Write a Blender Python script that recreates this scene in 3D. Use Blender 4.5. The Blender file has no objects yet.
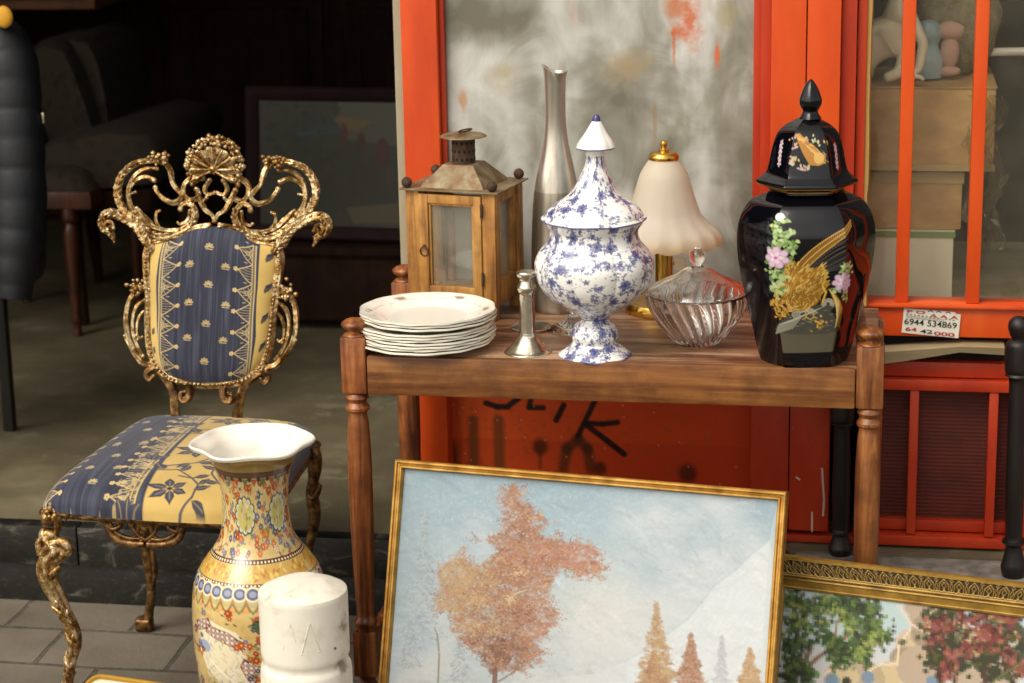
import bpy, bmesh, math, random
import numpy as np
from mathutils import Vector, Matrix
R = math.radians
SC = bpy.context.scene
COL = SC.collection
rng = np.random.default_rng(7)
random.seed(7)

# ------------------------------------------------------------------ camera, light, exposure
H = 1.65; YAW = R(10); PIT = R(14.5); ROLL = R(1.1); FPX = 75/36*1024
c_f = np.array([-math.sin(YAW)*math.cos(PIT), math.cos(YAW)*math.cos(PIT), -math.sin(PIT)])
_r0 = np.array([math.cos(YAW), math.sin(YAW), 0]); _u0 = np.cross(_r0, c_f)
c_r = math.cos(ROLL)*_r0 - math.sin(ROLL)*_u0
c_u = math.sin(ROLL)*_r0 + math.cos(ROLL)*_u0
CAM = np.array([0, 0, H])
cam = bpy.data.cameras.new('camera'); cam.lens = 75; cam.sensor_width = 36
cam.clip_start = 0.05; cam.clip_end = 500
cam.dof.use_dof = True; cam.dof.focus_distance = 3.72; cam.dof.aperture_fstop = 5.0
co = bpy.data.objects.new('camera', cam); COL.objects.link(co)
M = Matrix.Identity(4)
for i in range(3):
    M[i][0] = c_r[i]; M[i][1] = c_u[i]; M[i][2] = -c_f[i]; M[i][3] = CAM[i]
co.matrix_world = M
SC.camera = co

SUN_EL, SUN_AZ = R(50), R(216)      # azimuth clockwise from +Y: the light comes over the camera's left shoulder
w = bpy.data.worlds.new('World'); SC.world = w; w.use_nodes = True
nt = w.node_tree; nt.nodes.clear()
sky = nt.nodes.new('ShaderNodeTexSky'); sky.sky_type = 'NISHITA'; sky.sun_disc = False
sky.sun_elevation = SUN_EL; sky.sun_rotation = SUN_AZ; sky.dust_density = 4; sky.air_density = 1.0; sky.ozone_density = .5
hs = nt.nodes.new('ShaderNodeHueSaturation'); hs.inputs['Saturation'].default_value = .22
wm = nt.nodes.new('ShaderNodeMix'); wm.data_type = 'RGBA'; wm.blend_type = 'MULTIPLY'
wm.inputs[0].default_value = 1; wm.inputs[7].default_value = (1.0, .955, .86, 1)
bg = nt.nodes.new('ShaderNodeBackground'); bg.inputs[1].default_value = .15
wo = nt.nodes.new('ShaderNodeOutputWorld')
nt.links.new(sky.outputs[0], hs.inputs['Color']); nt.links.new(hs.outputs[0], wm.inputs[6])
nt.links.new(wm.outputs[2], bg.inputs[0]); nt.links.new(bg.outputs[0], wo.inputs[0])
sl = bpy.data.lights.new('sun', 'SUN'); sl.energy = .62; sl.angle = R(40); sl.color = (1, .95, .87)
so = bpy.data.objects.new('sun', sl); COL.objects.link(so)
sd = Vector((math.sin(SUN_AZ)*math.cos(SUN_EL), math.cos(SUN_AZ)*math.cos(SUN_EL), math.sin(SUN_EL)))
so.rotation_euler = sd.to_track_quat('Z', 'Y').to_euler(); so.location = (0, -3, 8)
SC.view_settings.view_transform = 'Standard'; SC.view_settings.look = 'None'
SC.view_settings.exposure = 0.74; SC.view_settings.gamma = 1
SC.render.engine = 'CYCLES'
SC.cycles.max_bounces = 14; SC.cycles.transparent_max_bounces = 16; SC.cycles.transmission_bounces = 12
SC.cycles.use_denoising = True
SC.cycles.sample_clamp_indirect = 6

# pixel -> point on a real plane (used to read true positions off the photograph once)
def ray(x, y): return c_f + c_r*(x-512)/FPX - c_u*(y-341.5)/FPX
def onY(x, y, Y):
    d = ray(x, y); return CAM + d*(Y/d[1])
def onZ(x, y, Z):
    d = ray(x, y); return CAM + d*((Z-H)/d[2])
def onP(x, y, P0, n):
    d = ray(x, y); return CAM + d*((np.asarray(P0)-CAM) @ n/(d @ n))
def mpp(p): return ((np.asarray(p)-CAM) @ c_f)/FPX

# ------------------------------------------------------------------ colours and painted canvases
def lin(c):
    if isinstance(c, str):
        c = [int(c[i:i+2], 16) for i in (0, 2, 4)]
    c = np.asarray(c, float)[:3]/255
    return np.where(c <= .04045, c/12.92, ((c+.055)/1.055)**2.4)

def vnoise(m, n, cy, cx, seed, octaves=4):
    r = np.random.default_rng(seed); out = np.zeros((m, n)); amp = 1; tot = 0
    for o in range(octaves):
        gy, gx = max(2, int(cy*2**o)+2), max(2, int(cx*2**o)+2)
        g = r.random((gy, gx))
        yy = np.linspace(0, gy-1.001, m); xx = np.linspace(0, gx-1.001, n)
        y0 = yy.astype(int); x0 = xx.astype(int); fy = yy-y0; fx = xx-x0
        fy = fy*fy*(3-2*fy); fx = fx*fx*(3-2*fx)
        a = g[y0][:, x0]; b = g[y0][:, x0+1]; c = g[y0+1][:, x0]; d = g[y0+1][:, x0+1]
        out += amp*((a*(1-fx)+b*fx)*(1-fy)[:, None] + (c*(1-fx)+d*fx)*fy[:, None])
        tot += amp; amp *= .5
    return out/tot

class Cv:
    """albedo painted per vertex; x right, y down, in the units given"""
    def __init__(s, m, n, W, Hh, bg, x0=0, y0=0):
        s.m, s.n, s.W, s.H, s.x0, s.y0 = m, n, W, Hh, x0, y0
        s.dx = W/(n-1); s.dy = Hh/(m-1)
        s.xs = x0+np.arange(n)*s.dx; s.ys = y0+np.arange(m)*s.dy
        s.a = np.zeros((m, n, 4)); s.a[..., :3] = lin(bg)
        s.px = max(s.dx, s.dy)
    def _sl(s, xa, xb, ya, yb):
        i0 = max(0, int((xa-s.x0)/s.dx)-1); i1 = min(s.n, int((xb-s.x0)/s.dx)+3)
        j0 = max(0, int((ya-s.y0)/s.dy)-1); j1 = min(s.m, int((yb-s.y0)/s.dy)+3)
        if i1 <= i0 or j1 <= j0: return None
        return (slice(j0, j1), slice(i0, i1)), s.xs[None, i0:i1], s.ys[j0:j1, None]
    def put(s, sl, k, col, al=1, met=None):
        c = lin(col); k = np.clip(k, 0, 1)*al; A = s.a[sl]
        A[..., :3] += (c-A[..., :3])*k[..., None]
        A[..., 3] += ((met or 0)-A[..., 3])*k
    def full(s, mask, col, al=1, met=None): s.put((slice(None), slice(None)), mask, col, al, met)
    def ell(s, cx, cy, rx, ry, col, rot=0, al=1, met=None, soft=None):
        r = max(rx, ry)*(1.0 if not soft else 1+soft)+s.px
        q = s._sl(cx-r, cx+r, cy-r, cy+r)
        if not q: return
        sl, X, Y = q; X = X-cx; Y = Y-cy; c, n = math.cos(rot), math.sin(rot)
        u = (X*c+Y*n)/max(rx, 1e-6); v = (-X*n+Y*c)/max(ry, 1e-6)
        d = np.sqrt(u*u+v*v)
        e = soft if soft else max(.15, s.px/max(min(rx, ry), 1e-6)*.8)
        s.put(sl, (1+e*.5-d)/e, col, al, met)
    def line(s, pts, wd, col, al=1, met=None, soft=1.0):
        hw = wd/2
        for (xa, ya), (xb, yb) in zip(pts[:-1], pts[1:]):
            q = s._sl(min(xa, xb)-wd-s.px, max(xa, xb)+wd+s.px, min(ya, yb)-wd-s.px, max(ya, yb)+wd+s.px)
            if not q: continue
            sl, X, Y = q; L = (xb-xa)**2+(yb-ya)**2+1e-12
            t = np.clip(((X-xa)*(xb-xa)+(Y-ya)*(yb-ya))/L, 0, 1)
            d = np.hypot(X-xa-t*(xb-xa), Y-ya-t*(yb-ya))
            s.put(sl, (hw+s.px*.5*soft-d)/(s.px*soft), col, al, met)
    def poly(s, pts, col, al=1, met=None):
        p = np.asarray(pts, float)
        q = s._sl(p[:, 0].min(), p[:, 0].max(), p[:, 1].min(), p[:, 1].max())
        if not q: return
        sl, X, Y = q; ins = np.zeros(np.broadcast(X, Y).shape, bool); sd_ = np.full(ins.shape, 1e9)
        for (xa, ya), (xb, yb) in zip(p, np.roll(p, -1, 0)):
            with np.errstate(divide='ignore', invalid='ignore'):
                c = ((ya > Y) != (yb > Y)) & (X < (xb-xa)*(Y-ya)/(yb-ya if yb != ya else 1e-12)+xa)
            ins ^= c
            L = (xb-xa)**2+(yb-ya)**2+1e-12
            t = np.clip(((X-xa)*(xb-xa)+(Y-ya)*(yb-ya))/L, 0, 1)
            sd_ = np.minimum(sd_, np.hypot(X-xa-t*(xb-xa), Y-ya-t*(yb-ya)))
        s.put(sl, .5+np.where(ins, sd_, -sd_)/s.px, col, al, met)
    def flower(s, cx, cy, r, n, col, core, rot=0, al=1, met=None, edge=None):
        for k in range(n):
            a = rot+k*2*math.pi/n
            if edge: s.ell(cx+r*.58*math.cos(a), cy+r*.58*math.sin(a), r*.5, r*.36, edge, a, al, met)
            s.ell(cx+r*.58*math.cos(a), cy+r*.58*math.sin(a), r*.42, r*.27, col, a, al, met)
        s.ell(cx, cy, r*.24, r*.24, core, 0, al, met)
    def leaf(s, x, y, L, wd, rot, col, al=1, met=None):
        c, n = math.cos(rot), math.sin(rot); pts = []
        for t in (0, .25, .55, 1, .55, .25):
            pts.append(t)
        ws = (0, .8, 1, 0, -1, -.8)
        s.poly([(x+c*t*L-n*k*wd/2, y+n*t*L+c*k*wd/2) for t, k in zip(pts, ws)], col, al, met)

# ------------------------------------------------------------------ materials
def new_mat(name):
    m = bpy.data.materials.new(name); m.use_nodes = True
    n = m.node_tree.nodes; return m, m.node_tree, n['Principled BSDF'], n['Material Output']
def N(t, ty, **kw):
    n = t.nodes.new(ty)
    for k, v in kw.items(): setattr(n, k, v)
    return n
def rampn(t, fac, stops):
    r = N(t, 'ShaderNodeValToRGB'); e = r.color_ramp.elements
    while len(e) < len(stops): e.new(.5)
    for q, (p, c) in zip(e, stops):
        q.position = p; q.color = (*c, 1) if len(c) == 3 else c
    t.links.new(fac, r.inputs[0]); return r.outputs[0]
def coords(t, stretch=(1, 1, 1), rot=(0, 0, 0)):
    tc = N(t, 'ShaderNodeTexCoord'); oi = N(t, 'ShaderNodeObjectInfo'); mp = N(t, 'ShaderNodeMapping')
    mp.inputs['Scale'].default_value = stretch; mp.inputs['Rotation'].default_value = rot
    t.links.new(tc.outputs['Object'], mp.inputs[0])
    ad = N(t, 'ShaderNodeVectorMath', operation='ADD'); ml = N(t, 'ShaderNodeMath', operation='MULTIPLY')
    t.links.new(oi.outputs['Random'], ml.inputs[0]); ml.inputs[1].default_value = 17.0
    t.links.new(mp.outputs[0], ad.inputs[0]); t.links.new(ml.outputs[0], ad.inputs[1])
    return ad.outputs[0]
def noise(t, vec, scale, detail=4, rough=.55, dist=0.0):
    n = N(t, 'ShaderNodeTexNoise'); n.inputs['Scale'].default_value = scale; n.inputs['Detail'].default_value = detail
    n.inputs['Roughness'].default_value = rough; n.inputs['Distortion'].default_value = dist
    t.links.new(vec, n.inputs['Vector']); return n.outputs['Fac']
def bump(t, p, h, strength=.3, dist=.002):
    b = N(t, 'ShaderNodeBump'); b.inputs['Strength'].default_value = strength; b.inputs['Distance'].default_value = dist
    t.links.new(h, b.inputs['Height']); t.links.new(b.outputs[0], p.inputs['Normal'])
def mixc(t, f, a, b):
    m = N(t, 'ShaderNodeMix', data_type='RGBA')
    if isinstance(f, (int, float)): m.inputs[0].default_value = f
    else: t.links.new(f, m.inputs[0])
    for s, v in ((6, a), (7, b)):
        if isinstance(v, (tuple, list, np.ndarray)): m.inputs[s].default_value = (*v[:3], 1)
        else: t.links.new(v, m.inputs[s])
    return m.outputs[2]
def pmat(name, stops, scale=8, stretch=(1, 1, 1), rough=.5, metal=0, bmp=.15, bscale=None, detail=5, dist=0,
         specks=None, wear=None, rvar=.12, coat=0, spec=.5, bdist=.002):
    """noise-ramped surface: stops = [(pos, srgb), ...]"""
    m, t, p, o = new_mat(name)
    v = coords(t, stretch); f = noise(t, v, scale, detail, .6, dist)
    c = rampn(t, f, [(a, tuple(lin(b))) for a, b in stops])
    if specks:
        v2 = coords(t); vo = N(t, 'ShaderNodeTexVoronoi'); vo.inputs['Scale'].default_value = specks[0]
        t.links.new(v2, vo.inputs['Vector'])
        n2 = noise(t, v2, specks[0]*.23, 2)
        lt = N(t, 'ShaderNodeMath', operation='LESS_THAN'); t.links.new(vo.outputs['Distance'], lt.inputs[0])
        th = N(t, 'ShaderNodeMath', operation='MULTIPLY_ADD'); t.links.new(n2, th.inputs[0])
        th.inputs[1].default_value = specks[1]*2.6; th.inputs[2].default_value = -specks[1]*1.15
        t.links.new(th.outputs[0], lt.inputs[1])
        c = mixc(t, lt.outputs[0], c, tuple(lin(specks[2])))
    if wear:
        v3 = coords(t); w1 = noise(t, v3, wear[0], 8, .68, .3); w2 = noise(t, v3, wear[0]*.22, 3)
        ws = N(t, 'ShaderNodeMath', operation='MULTIPLY_ADD'); t.links.new(w2, ws.inputs[0]); ws.inputs[1].default_value = .7; t.links.new(w1, ws.inputs[2])
        c = mixc(t, rampn(t, ws.outputs[0], [(wear[1], (0, 0, 0)), (wear[1]+.06, (wear[3],)*3)]), c, tuple(lin(wear[2])))
    t.links.new(c, p.inputs['Base Color'])
    f2 = noise(t, v, (bscale or scale*2.3), 6, .65)
    mr = N(t, 'ShaderNodeMath', operation='MULTIPLY_ADD'); t.links.new(f2, mr.inputs[0])
    mr.inputs[1].default_value = rvar*2; mr.inputs[2].default_value = rough-rvar
    t.links.new(mr.outputs[0], p.inputs['Roughness'])
    p.inputs['Metallic'].default_value = metal; p.inputs['Coat Weight'].default_value = coat
    p.inputs['Coat Roughness'].default_value = .1
    p.inputs['Specular IOR Level'].default_value = spec
    if bmp: bump(t, p, f2, bmp, bdist)
    return m
def amat(name, rough=.5, mrough=.3, bmp=0, bscale=60, bdist=.001, coat=0, sheen=0, spec=.5, grime=0, stretch=(1, 1, 1)):
    """albedo from the painted vertex canvas; its alpha marks metallic paint"""
    m, t, p, o = new_mat(name)
    a = N(t, 'ShaderNodeAttribute', attribute_name='Col'); c = a.outputs['Color']
    v = coords(t, stretch)
    if grime:
        g = noise(t, v, 9, 6); gr = rampn(t, g, [(.35, (1-grime,)*3), (.65, (1, 1, 1))])
        mm = N(t, 'ShaderNodeMix', data_type='RGBA', blend_type='MULTIPLY'); mm.inputs[0].default_value = 1
        t.links.new(c, mm.inputs[6]); t.links.new(gr, mm.inputs[7]); c = mm.outputs[2]
    t.links.new(c, p.inputs['Base Color']); t.links.new(a.outputs['Alpha'], p.inputs['Metallic'])
    mr = N(t, 'ShaderNodeMath', operation='MULTIPLY_ADD'); t.links.new(a.outputs['Alpha'], mr.inputs[0])
    mr.inputs[1].default_value = mrough-rough; mr.inputs[2].default_value = rough
    t.links.new(mr.outputs[0], p.inputs['Roughness'])
    p.inputs['Coat Weight'].default_value = coat; p.inputs['Coat Roughness'].default_value = .06
    p.inputs['Sheen Weight'].default_value = sheen; p.inputs['Specular IOR Level'].default_value = spec
    if bmp: bump(t, p, noise(t, v, bscale, 4), bmp, bdist)
    return m
def thin_glass(name, tint=(.92, .93, .9), haze=None, hz=.2, rough=.02):
    m, t, p, o = new_mat(name); t.nodes.remove(p)
    tr = N(t, 'ShaderNodeBsdfTransparent'); tr.inputs[0].default_value = (*tint, 1)
    gl = N(t, 'ShaderNodeBsdfGlossy'); gl.inputs['Roughness'].default_value = rough
    lw_ = N(t, 'ShaderNodeLayerWeight'); pw = N(t, 'ShaderNodeMath', operation='POWER'); t.links.new(lw_.outputs['Facing'], pw.inputs[0]); pw.inputs[1].default_value = 5
    lw_.inputs[0].default_value = .5
    fr = N(t, 'ShaderNodeMath', operation='MULTIPLY_ADD'); t.links.new(pw.outputs[0], fr.inputs[0]); fr.inputs[1].default_value = .94; fr.inputs[2].default_value = .045
    mx = N(t, 'ShaderNodeMixShader'); t.links.new(fr.outputs[0], mx.inputs[0])
    t.links.new(tr.outputs[0], mx.inputs[1]); t.links.new(gl.outputs[0], mx.inputs[2]); s = mx.outputs[0]
    if haze:
        df = N(t, 'ShaderNodeBsdfDiffuse'); df.inputs[0].default_value = (*lin(haze), 1)
        v = coords(t); f = noise(t, v, 7, 6); r = rampn(t, f, [(.3, (0, 0, 0)), (.75, (hz*2, hz*2, hz*2))])
        m2 = N(t, 'ShaderNodeMixShader'); t.links.new(r, m2.inputs[0]); t.links.new(s, m2.inputs[1]); t.links.new(df.outputs[0], m2.inputs[2]); s = m2.outputs[0]
    t.links.new(s, o.inputs[0]); return m
def solid_glass(name, col=(.96, .97, .96), rough=.0, ior=1.5):
    m, t, p, o = new_mat(name)
    p.inputs['Base Color'].default_value = (*col, 1); p.inputs['Transmission Weight'].default_value = 1
    p.inputs['Roughness'].default_value = rough; p.inputs['IOR'].default_value = ior
    return m

# ------------------------------------------------------------------ meshes and objects
def tag(o, label=None, cat=None, group=None, kind=None):
    if label: o['label'] = label
    if cat: o['category'] = cat
    if group: o['group'] = group
    if kind: o['kind'] = kind
    return o
def thing(name, label, cat, loc=(0, 0, 0), rotz=0, group=None):
    o = bpy.data.objects.new(name, None); COL.objects.link(o); o.empty_display_size = .05
    o.location = [float(v) for v in loc]; o.rotation_euler = (0, 0, rotz)
    return tag(o, label, cat, group)
def to_local(parent, V):
    """world points -> the thing's own space"""
    l = np.array(parent.location); a = -parent.rotation_euler[2]; V = np.asarray(V, float)-l
    c, s_ = math.cos(a), math.sin(a); W = V.copy()
    W[..., 0] = c*V[..., 0]-s_*V[..., 1]; W[..., 1] = s_*V[..., 0]+c*V[..., 1]; return W
def link(name, me, mt, parent=None):
    o = bpy.data.objects.new(name, me); COL.objects.link(o)
    if mt: me.materials.append(mt)
    if parent: o.parent = parent
    return o
class MB:
    """collects boxes, tubes, lathes and grids; build() links them as one mesh"""
    def __init__(s): s.V = []; s.F = []; s.n = 0; s.C = []
    def add(s, V, F, C=None):
        V = np.asarray(V, float).reshape(-1, 3); s.V.append(V)
        s.F += [[i+s.n for i in f] for f in F]; s.n += len(V)
        s.C.append(C if C is not None else np.zeros((len(V), 4)))
        return s
    def box(s, x0, x1, y0, y1, z0, z1, b=0.0):
        bm = bmesh.new(); bmesh.ops.create_cube(bm, size=1)
        for v in bm.verts:
            v.co = Vector(((x0+x1)/2+v.co.x*(x1-x0), (y0+y1)/2+v.co.y*(y1-y0), (z0+z1)/2+v.co.z*(z1-z0)))
        if b: bmesh.ops.bevel(bm, geom=bm.edges[:], offset=b, segments=2, affect='EDGES', profile=.6)
        return s.bm(bm)
    def bm(s, bm, mtx=None):
        bm.verts.index_update(); V = np.array([(mtx @ v.co if mtx else v.co)[:] for v in bm.verts]); F = [[v.index for v in f.verts] for f in bm.faces]
        bm.free(); return s.add(V, F)
    def obox(s, c, ax, ay, az, b=0.0):
        """oriented box: centre and three half-axis vectors"""
        bm = bmesh.new(); bmesh.ops.create_cube(bm, size=2)
        c, ax, ay, az = [np.asarray(q, float) for q in (c, ax, ay, az)]
        L = [np.linalg.norm(q) for q in (ax, ay, az)]
        for v in bm.verts: v.co = Vector((v.co.x*L[0], v.co.y*L[1], v.co.z*L[2]))
        if b: bmesh.ops.bevel(bm, geom=bm.edges[:], offset=b, segments=2, affect='EDGES', profile=.6)
        u = [q/l for q, l in zip((ax, ay, az), L)]
        mt = Matrix(((u[0][0], u[1][0], u[2][0], c[0]), (u[0][1], u[1][1], u[2][1], c[1]), (u[0][2], u[1][2], u[2][2], c[2]), (0, 0, 0, 1)))
        return s.bm(bm, mt)
    def grid(s, P, closed=False, cap0=False, cap1=False, C=None, flip=False):
        m, n = P.shape[:2]; F = []
        idx = np.arange(m*n).reshape(m, n); nn = n if closed else n-1
        a = idx[:-1, :nn]; j2 = (np.arange(nn)+1) % n
        b = idx[1:, :nn]; c = idx[1:][:, j2]; d = idx[:-1][:, j2]
        q = np.stack([a, b, c, d], -1).reshape(-1, 4)
        if flip: q = q[:, ::-1]
        F = q.tolist()
        if cap0: F.append(list(idx[0, ::-1])[::-1] if not flip else list(idx[0, ::-1]))
        if cap1: F.append(list(idx[-1, ::-1]) if not flip else list(idx[-1]))
        return s.add(P.reshape(-1, 3), F, None if C is None else C.reshape(-1, 4))
    def tube(s, pts, rad, n=8, sm=6, flat=1.0, carve=None):
        P = np.asarray(pts, float); Rr = np.full(len(P), rad, float) if np.isscalar(rad) else np.asarray(rad, float)
        if sm and len(P) > 2: P, Rr = crom(P, Rr, sm)
        T = np.gradient(P, axis=0); T /= np.linalg.norm(T, axis=1)[:, None]+1e-12
        ref = np.array([0, 1, 0.]) if abs(T[0][1]) < .9 else np.array([1, 0, 0.])
        rows = []; a = np.linspace(0, 2*np.pi, n, endpoint=False)
        nrm = ref-T[0]*(ref @ T[0]); nrm /= np.linalg.norm(nrm)
        for i in range(len(P)):
            nrm = nrm-T[i]*(nrm @ T[i]); nrm /= np.linalg.norm(nrm)+1e-12; bn = np.cross(T[i], nrm)
            rk = Rr[i]*(1+carve[0]*np.cos(carve[1]*a+carve[2]*i)) if carve else Rr[i]*np.ones(n)
            rows.append(P[i]+rk[:, None]*(np.cos(a)[:, None]*nrm*flat+np.sin(a)[:, None]*bn))
        return s.grid(np.array(rows)[::-1], True, True, True)
    def ball(s, c, r, sub=2, sq=(1, 1, 1), jit=0):
        bm = bmesh.new(); bmesh.ops.create_icosphere(bm, subdivisions=sub, radius=1)
        for v in bm.verts:
            k = r*(1+jit*(random.random()-.5)); v.co = Vector((c[0]+v.co.x*k*sq[0], c[1]+v.co.y*k*sq[1], c[2]+v.co.z*k*sq[2]))
        return s.bm(bm)
    def lathe(s, prof, n=48, c=(0, 0, 0), mod=None, C=None, th0=-math.pi/2, caps=(True, True), flip=False):
        """profile [(r, z)] from top to bottom; u=.5 faces th0"""
        prof = np.asarray(prof, float); th = th0+((np.arange(n)/n)-.5)*2*np.pi
        r = prof[:, 0][:, None]*np.ones(n)[None]; z = prof[:, 1][:, None]*np.ones(n)[None]
        if mod: r, z = mod(r, z, th[None]-th0)
        P = np.stack([c[0]+r*np.cos(th), c[1]+r*np.sin(th), c[2]+z], -1)
        return s.grid(P, True, caps[0], caps[1], C, flip)
    def build(s, name, mt, parent=None, smooth=40, world=False, fixn=False):
        V = np.concatenate(s.V)
        if world: V = to_local(parent if world is True else world, V)
        me = bpy.data.meshes.new(name)
        me.from_pydata(V.tolist(), [], s.F); me.update()
        if fixn:
            b = bmesh.new(); b.from_mesh(me); bmesh.ops.recalc_face_normals(b, faces=b.faces); b.to_mesh(me); b.free()
        C = np.concatenate(s.C)
        if C.any():
            ca = me.color_attributes.new('Col', 'FLOAT_COLOR', 'POINT'); ca.data.foreach_set('color', C.astype(np.float32).ravel())
        if smooth:
            me.polygons.foreach_set('use_smooth', [True]*len(me.polygons))
            me.set_sharp_from_angle(angle=R(smooth))
        return link(name, me, mt, parent)
def crom(P, Q, k):
    """Catmull-Rom through P with companion values Q"""
    Pe = np.vstack([2*P[0]-P[1], P, 2*P[-1]-P[-2]]); Qe = np.concatenate([[Q[0]], Q, [Q[-1]]])
    op, oq = [], []
    for i in range(1, len(P)):
        p0, p1, p2, p3 = Pe[i-1:i+3]; q1, q2 = Qe[i], Qe[i+1]
        for t in np.linspace(0, 1, k, endpoint=False):
            op.append(.5*((2*p1)+(-p0+p2)*t+(2*p0-5*p1+4*p2-p3)*t*t+(-p0+3*p1-3*p2+p3)*t**3)); oq.append(q1+(q2-q1)*t)
    op.append(P[-1]); oq.append(Q[-1]); return np.array(op), np.array(oq)
def sprof(prof, m):
    """smooth a profile and resample to m rows by arc length"""
    P = np.asarray(prof, float); p, _ = crom(P, np.zeros(len(P)), 12); p[:, 0] = np.maximum(p[:, 0], .0002)
    L = np.concatenate([[0], np.cumsum(np.hypot(*np.diff(p, axis=0).T))]); t = np.linspace(0, L[-1], m)
    return np.stack([np.interp(t, L, p[:, 0]), np.interp(t, L, p[:, 1])], -1), L[-1]
def pixprof(cx, rows, base):
    """(pixel row, half width) -> (radius, height above the base) for a turned thing standing at base"""
    out = []
    for y, hw in rows:
        p = onY(cx, y, base[1]); out.append((hw*mpp(p), p[2]-base[2]))
    return out
def thcam(b): return math.atan2(CAM[1]-b[1], CAM[0]-b[0])
def copy_tree(o, loc, parent=None):
    c = o.copy(); COL.objects.link(c)
    if parent: c.parent = parent
    else: c.location = [float(v) for v in loc]
    for ch in list(o.children): copy_tree(ch, None, c)
    return c
# ------------------------------------------------------------------ the setting
def struct(name, mb, mt): return tag(mb.build(name, mt, None, 30), kind='structure')
m, t, p, o = new_mat('paving')                     # large worn street pavers with sandy joints
v = coords(t); br = N(t, 'ShaderNodeTexBrick'); br.inputs['Scale'].default_value = 1
br.inputs['Brick Width'].default_value = .27; br.inputs['Row Height'].default_value = .18; br.inputs['Mortar Size'].default_value = .007
br.inputs['Mortar Smooth'].default_value = .4; br.inputs['Bias'].default_value = 0
nz = N(t, 'ShaderNodeTexNoise'); nz.inputs['Scale'].default_value = 3; t.links.new(v, nz.inputs['Vector'])
wv = N(t, 'ShaderNodeVectorMath', operation='MULTIPLY_ADD'); t.links.new(nz.outputs['Color'], wv.inputs[0])
wv.inputs[1].default_value = (.02, .02, 0); t.links.new(v, wv.inputs[2]); t.links.new(wv.outputs[0], br.inputs['Vector'])
br.inputs['Color1'].default_value = (*lin('786e60'), 1); br.inputs['Color2'].default_value = (*lin('675d50'), 1); br.inputs['Mortar'].default_value = (*lin('2c2721'), 1)
f = noise(t, v, 70, 8, .75); f2 = noise(t, v, 5, 5)
c = mixc(t, rampn(t, f, [(.3, (0, 0, 0)), (.75, (1, 1, 1))]), br.outputs['Color'], tuple(lin('756c5e')))
mm = N(t, 'ShaderNodeMix', data_type='RGBA', blend_type='MULTIPLY'); mm.inputs[0].default_value = 1
t.links.new(c, mm.inputs[6]); t.links.new(rampn(t, f2, [(.3, (.6, .58, .55)), (.7, (1, 1, 1))]), mm.inputs[7])
t.links.new(mm.outputs[2], p.inputs['Base Color']); p.inputs['Roughness'].default_value = .85
ad = N(t, 'ShaderNodeMath', operation='MULTIPLY_ADD'); t.links.new(br.outputs['Fac'], ad.inputs[0]); ad.inputs[1].default_value = -1.6; t.links.new(f, ad.inputs[2])
bump(t, p, ad.outputs[0], .5, .006); PAVING = m
struct('pavement', MB().grid(np.array([[(x, y, 0) for y in (-60, -8, 4.3, 8)] for x in (-60, -6, 6, 60)], float), flip=True), PAVING)

CONC = pmat('shop_concrete', [(.25, '4d4636'), (.5, '625943'), (.62, '6d644d'), (.8, '80765d')], 6, rough=.6, bmp=.35, bscale=70, specks=(26, .055, 'b5af9c'), detail=10, wear=(12, .98, '8f8a78', .3))
fl = MB(); fl.box(-6.5, 4.5, 4.05, 9.2, -.2, .17); struct('floor', fl, CONC)
# scuffed paint trails on the concrete by the doorway are part of the floor's wear
STONE = pmat('kerb_concrete', [(.3, '57544c'), (.55, '86827a'), (.75, '9d988c')], 30, rough=.85, bmp=.5, bscale=90)
st = MB(); st.box(-.15, 4.5, 3.87, 4.05, 0, .168, .008); struct('ledge', st, STONE)

# black marble step
m, t, p, o = new_mat('black_marble'); v = coords(t, (1, 1, 2.2))
f = noise(t, v, 9, 12, .74, 1.0); n2 = noise(t, v, 80, 5, .75)
c = rampn(t, f, [(.38, tuple(lin('12110f'))), (.55, tuple(lin('1c1b17'))), (.60, tuple(lin('45423a'))), (.70, tuple(lin('77736a')))])
c = mixc(t, rampn(t, n2, [(.56, (0, 0, 0)), (.72, (.55, .55, .55))]), c, tuple(lin('57534a')))
t.links.new(c, p.inputs['Base Color']); p.inputs['Roughness'].default_value = .42; MARBLE = m
th = thing('stone_step', 'black veined marble step along the dark shop doorway', 'step', (-2.2, 4.03, 0))
xs = [-6.4, -5.2, -4.0, -2.86, -1.64, -.16]
for a, b in zip(xs[:-1], xs[1:]):
    MB().box(a+.0015, b-.0015, 4.005, 4.048, .086, .172, .003).build('upper_slab', MARBLE, th, world=True)
for a, b in zip([-6.4, -4.9, -3.4, -2.1, -1.385], [-4.9, -3.4, -2.1, -1.385, -.16]):
    MB().box(a+.001, b-.001, 4.016, 4.047, -.02, .084, .002).build('lower_slab', MARBLE, th, world=True)

# ------------------------------------------------------------------ the shop building
ORANGE = pmat('orange_paint', [(.3, 'b83a0b'), (.5, 'cb480f'), (.62, 'd24f14'), (.78, 'da6626')], 8, (1, 1, .25), .42, bmp=.2, bscale=60, specks=(60, .06, 'f0c09c'), detail=7, wear=(60, 1.02, '8a3a18', .6))
DEEP = pmat('old_orange_paint', [(.3, '8f220b'), (.5, 'a92e0c'), (.75, 'bb3d12')], 12, (1, 1, .2), .45, bmp=.25, bscale=60, specks=(55, .06, 'd8a080'), detail=8, wear=(50, 1.02, '4a180a', .7))
REDP = pmat('red_paint', [(.3, 'a4280d'), (.55, 'b6340f'), (.8, 'c24414')], 12, (1, 1, .4), .45, bmp=.25, bscale=60, specks=(48, .08, 'cdb09a'), detail=7, wear=(46, 1.02, '4a130a', .7))
RAWW = pmat('raw_wood', [(.3, '8a6a36'), (.5, 'b0894a'), (.7, 'c7a566')], 12, (1, 1, .12), .8, bmp=.3)
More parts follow.
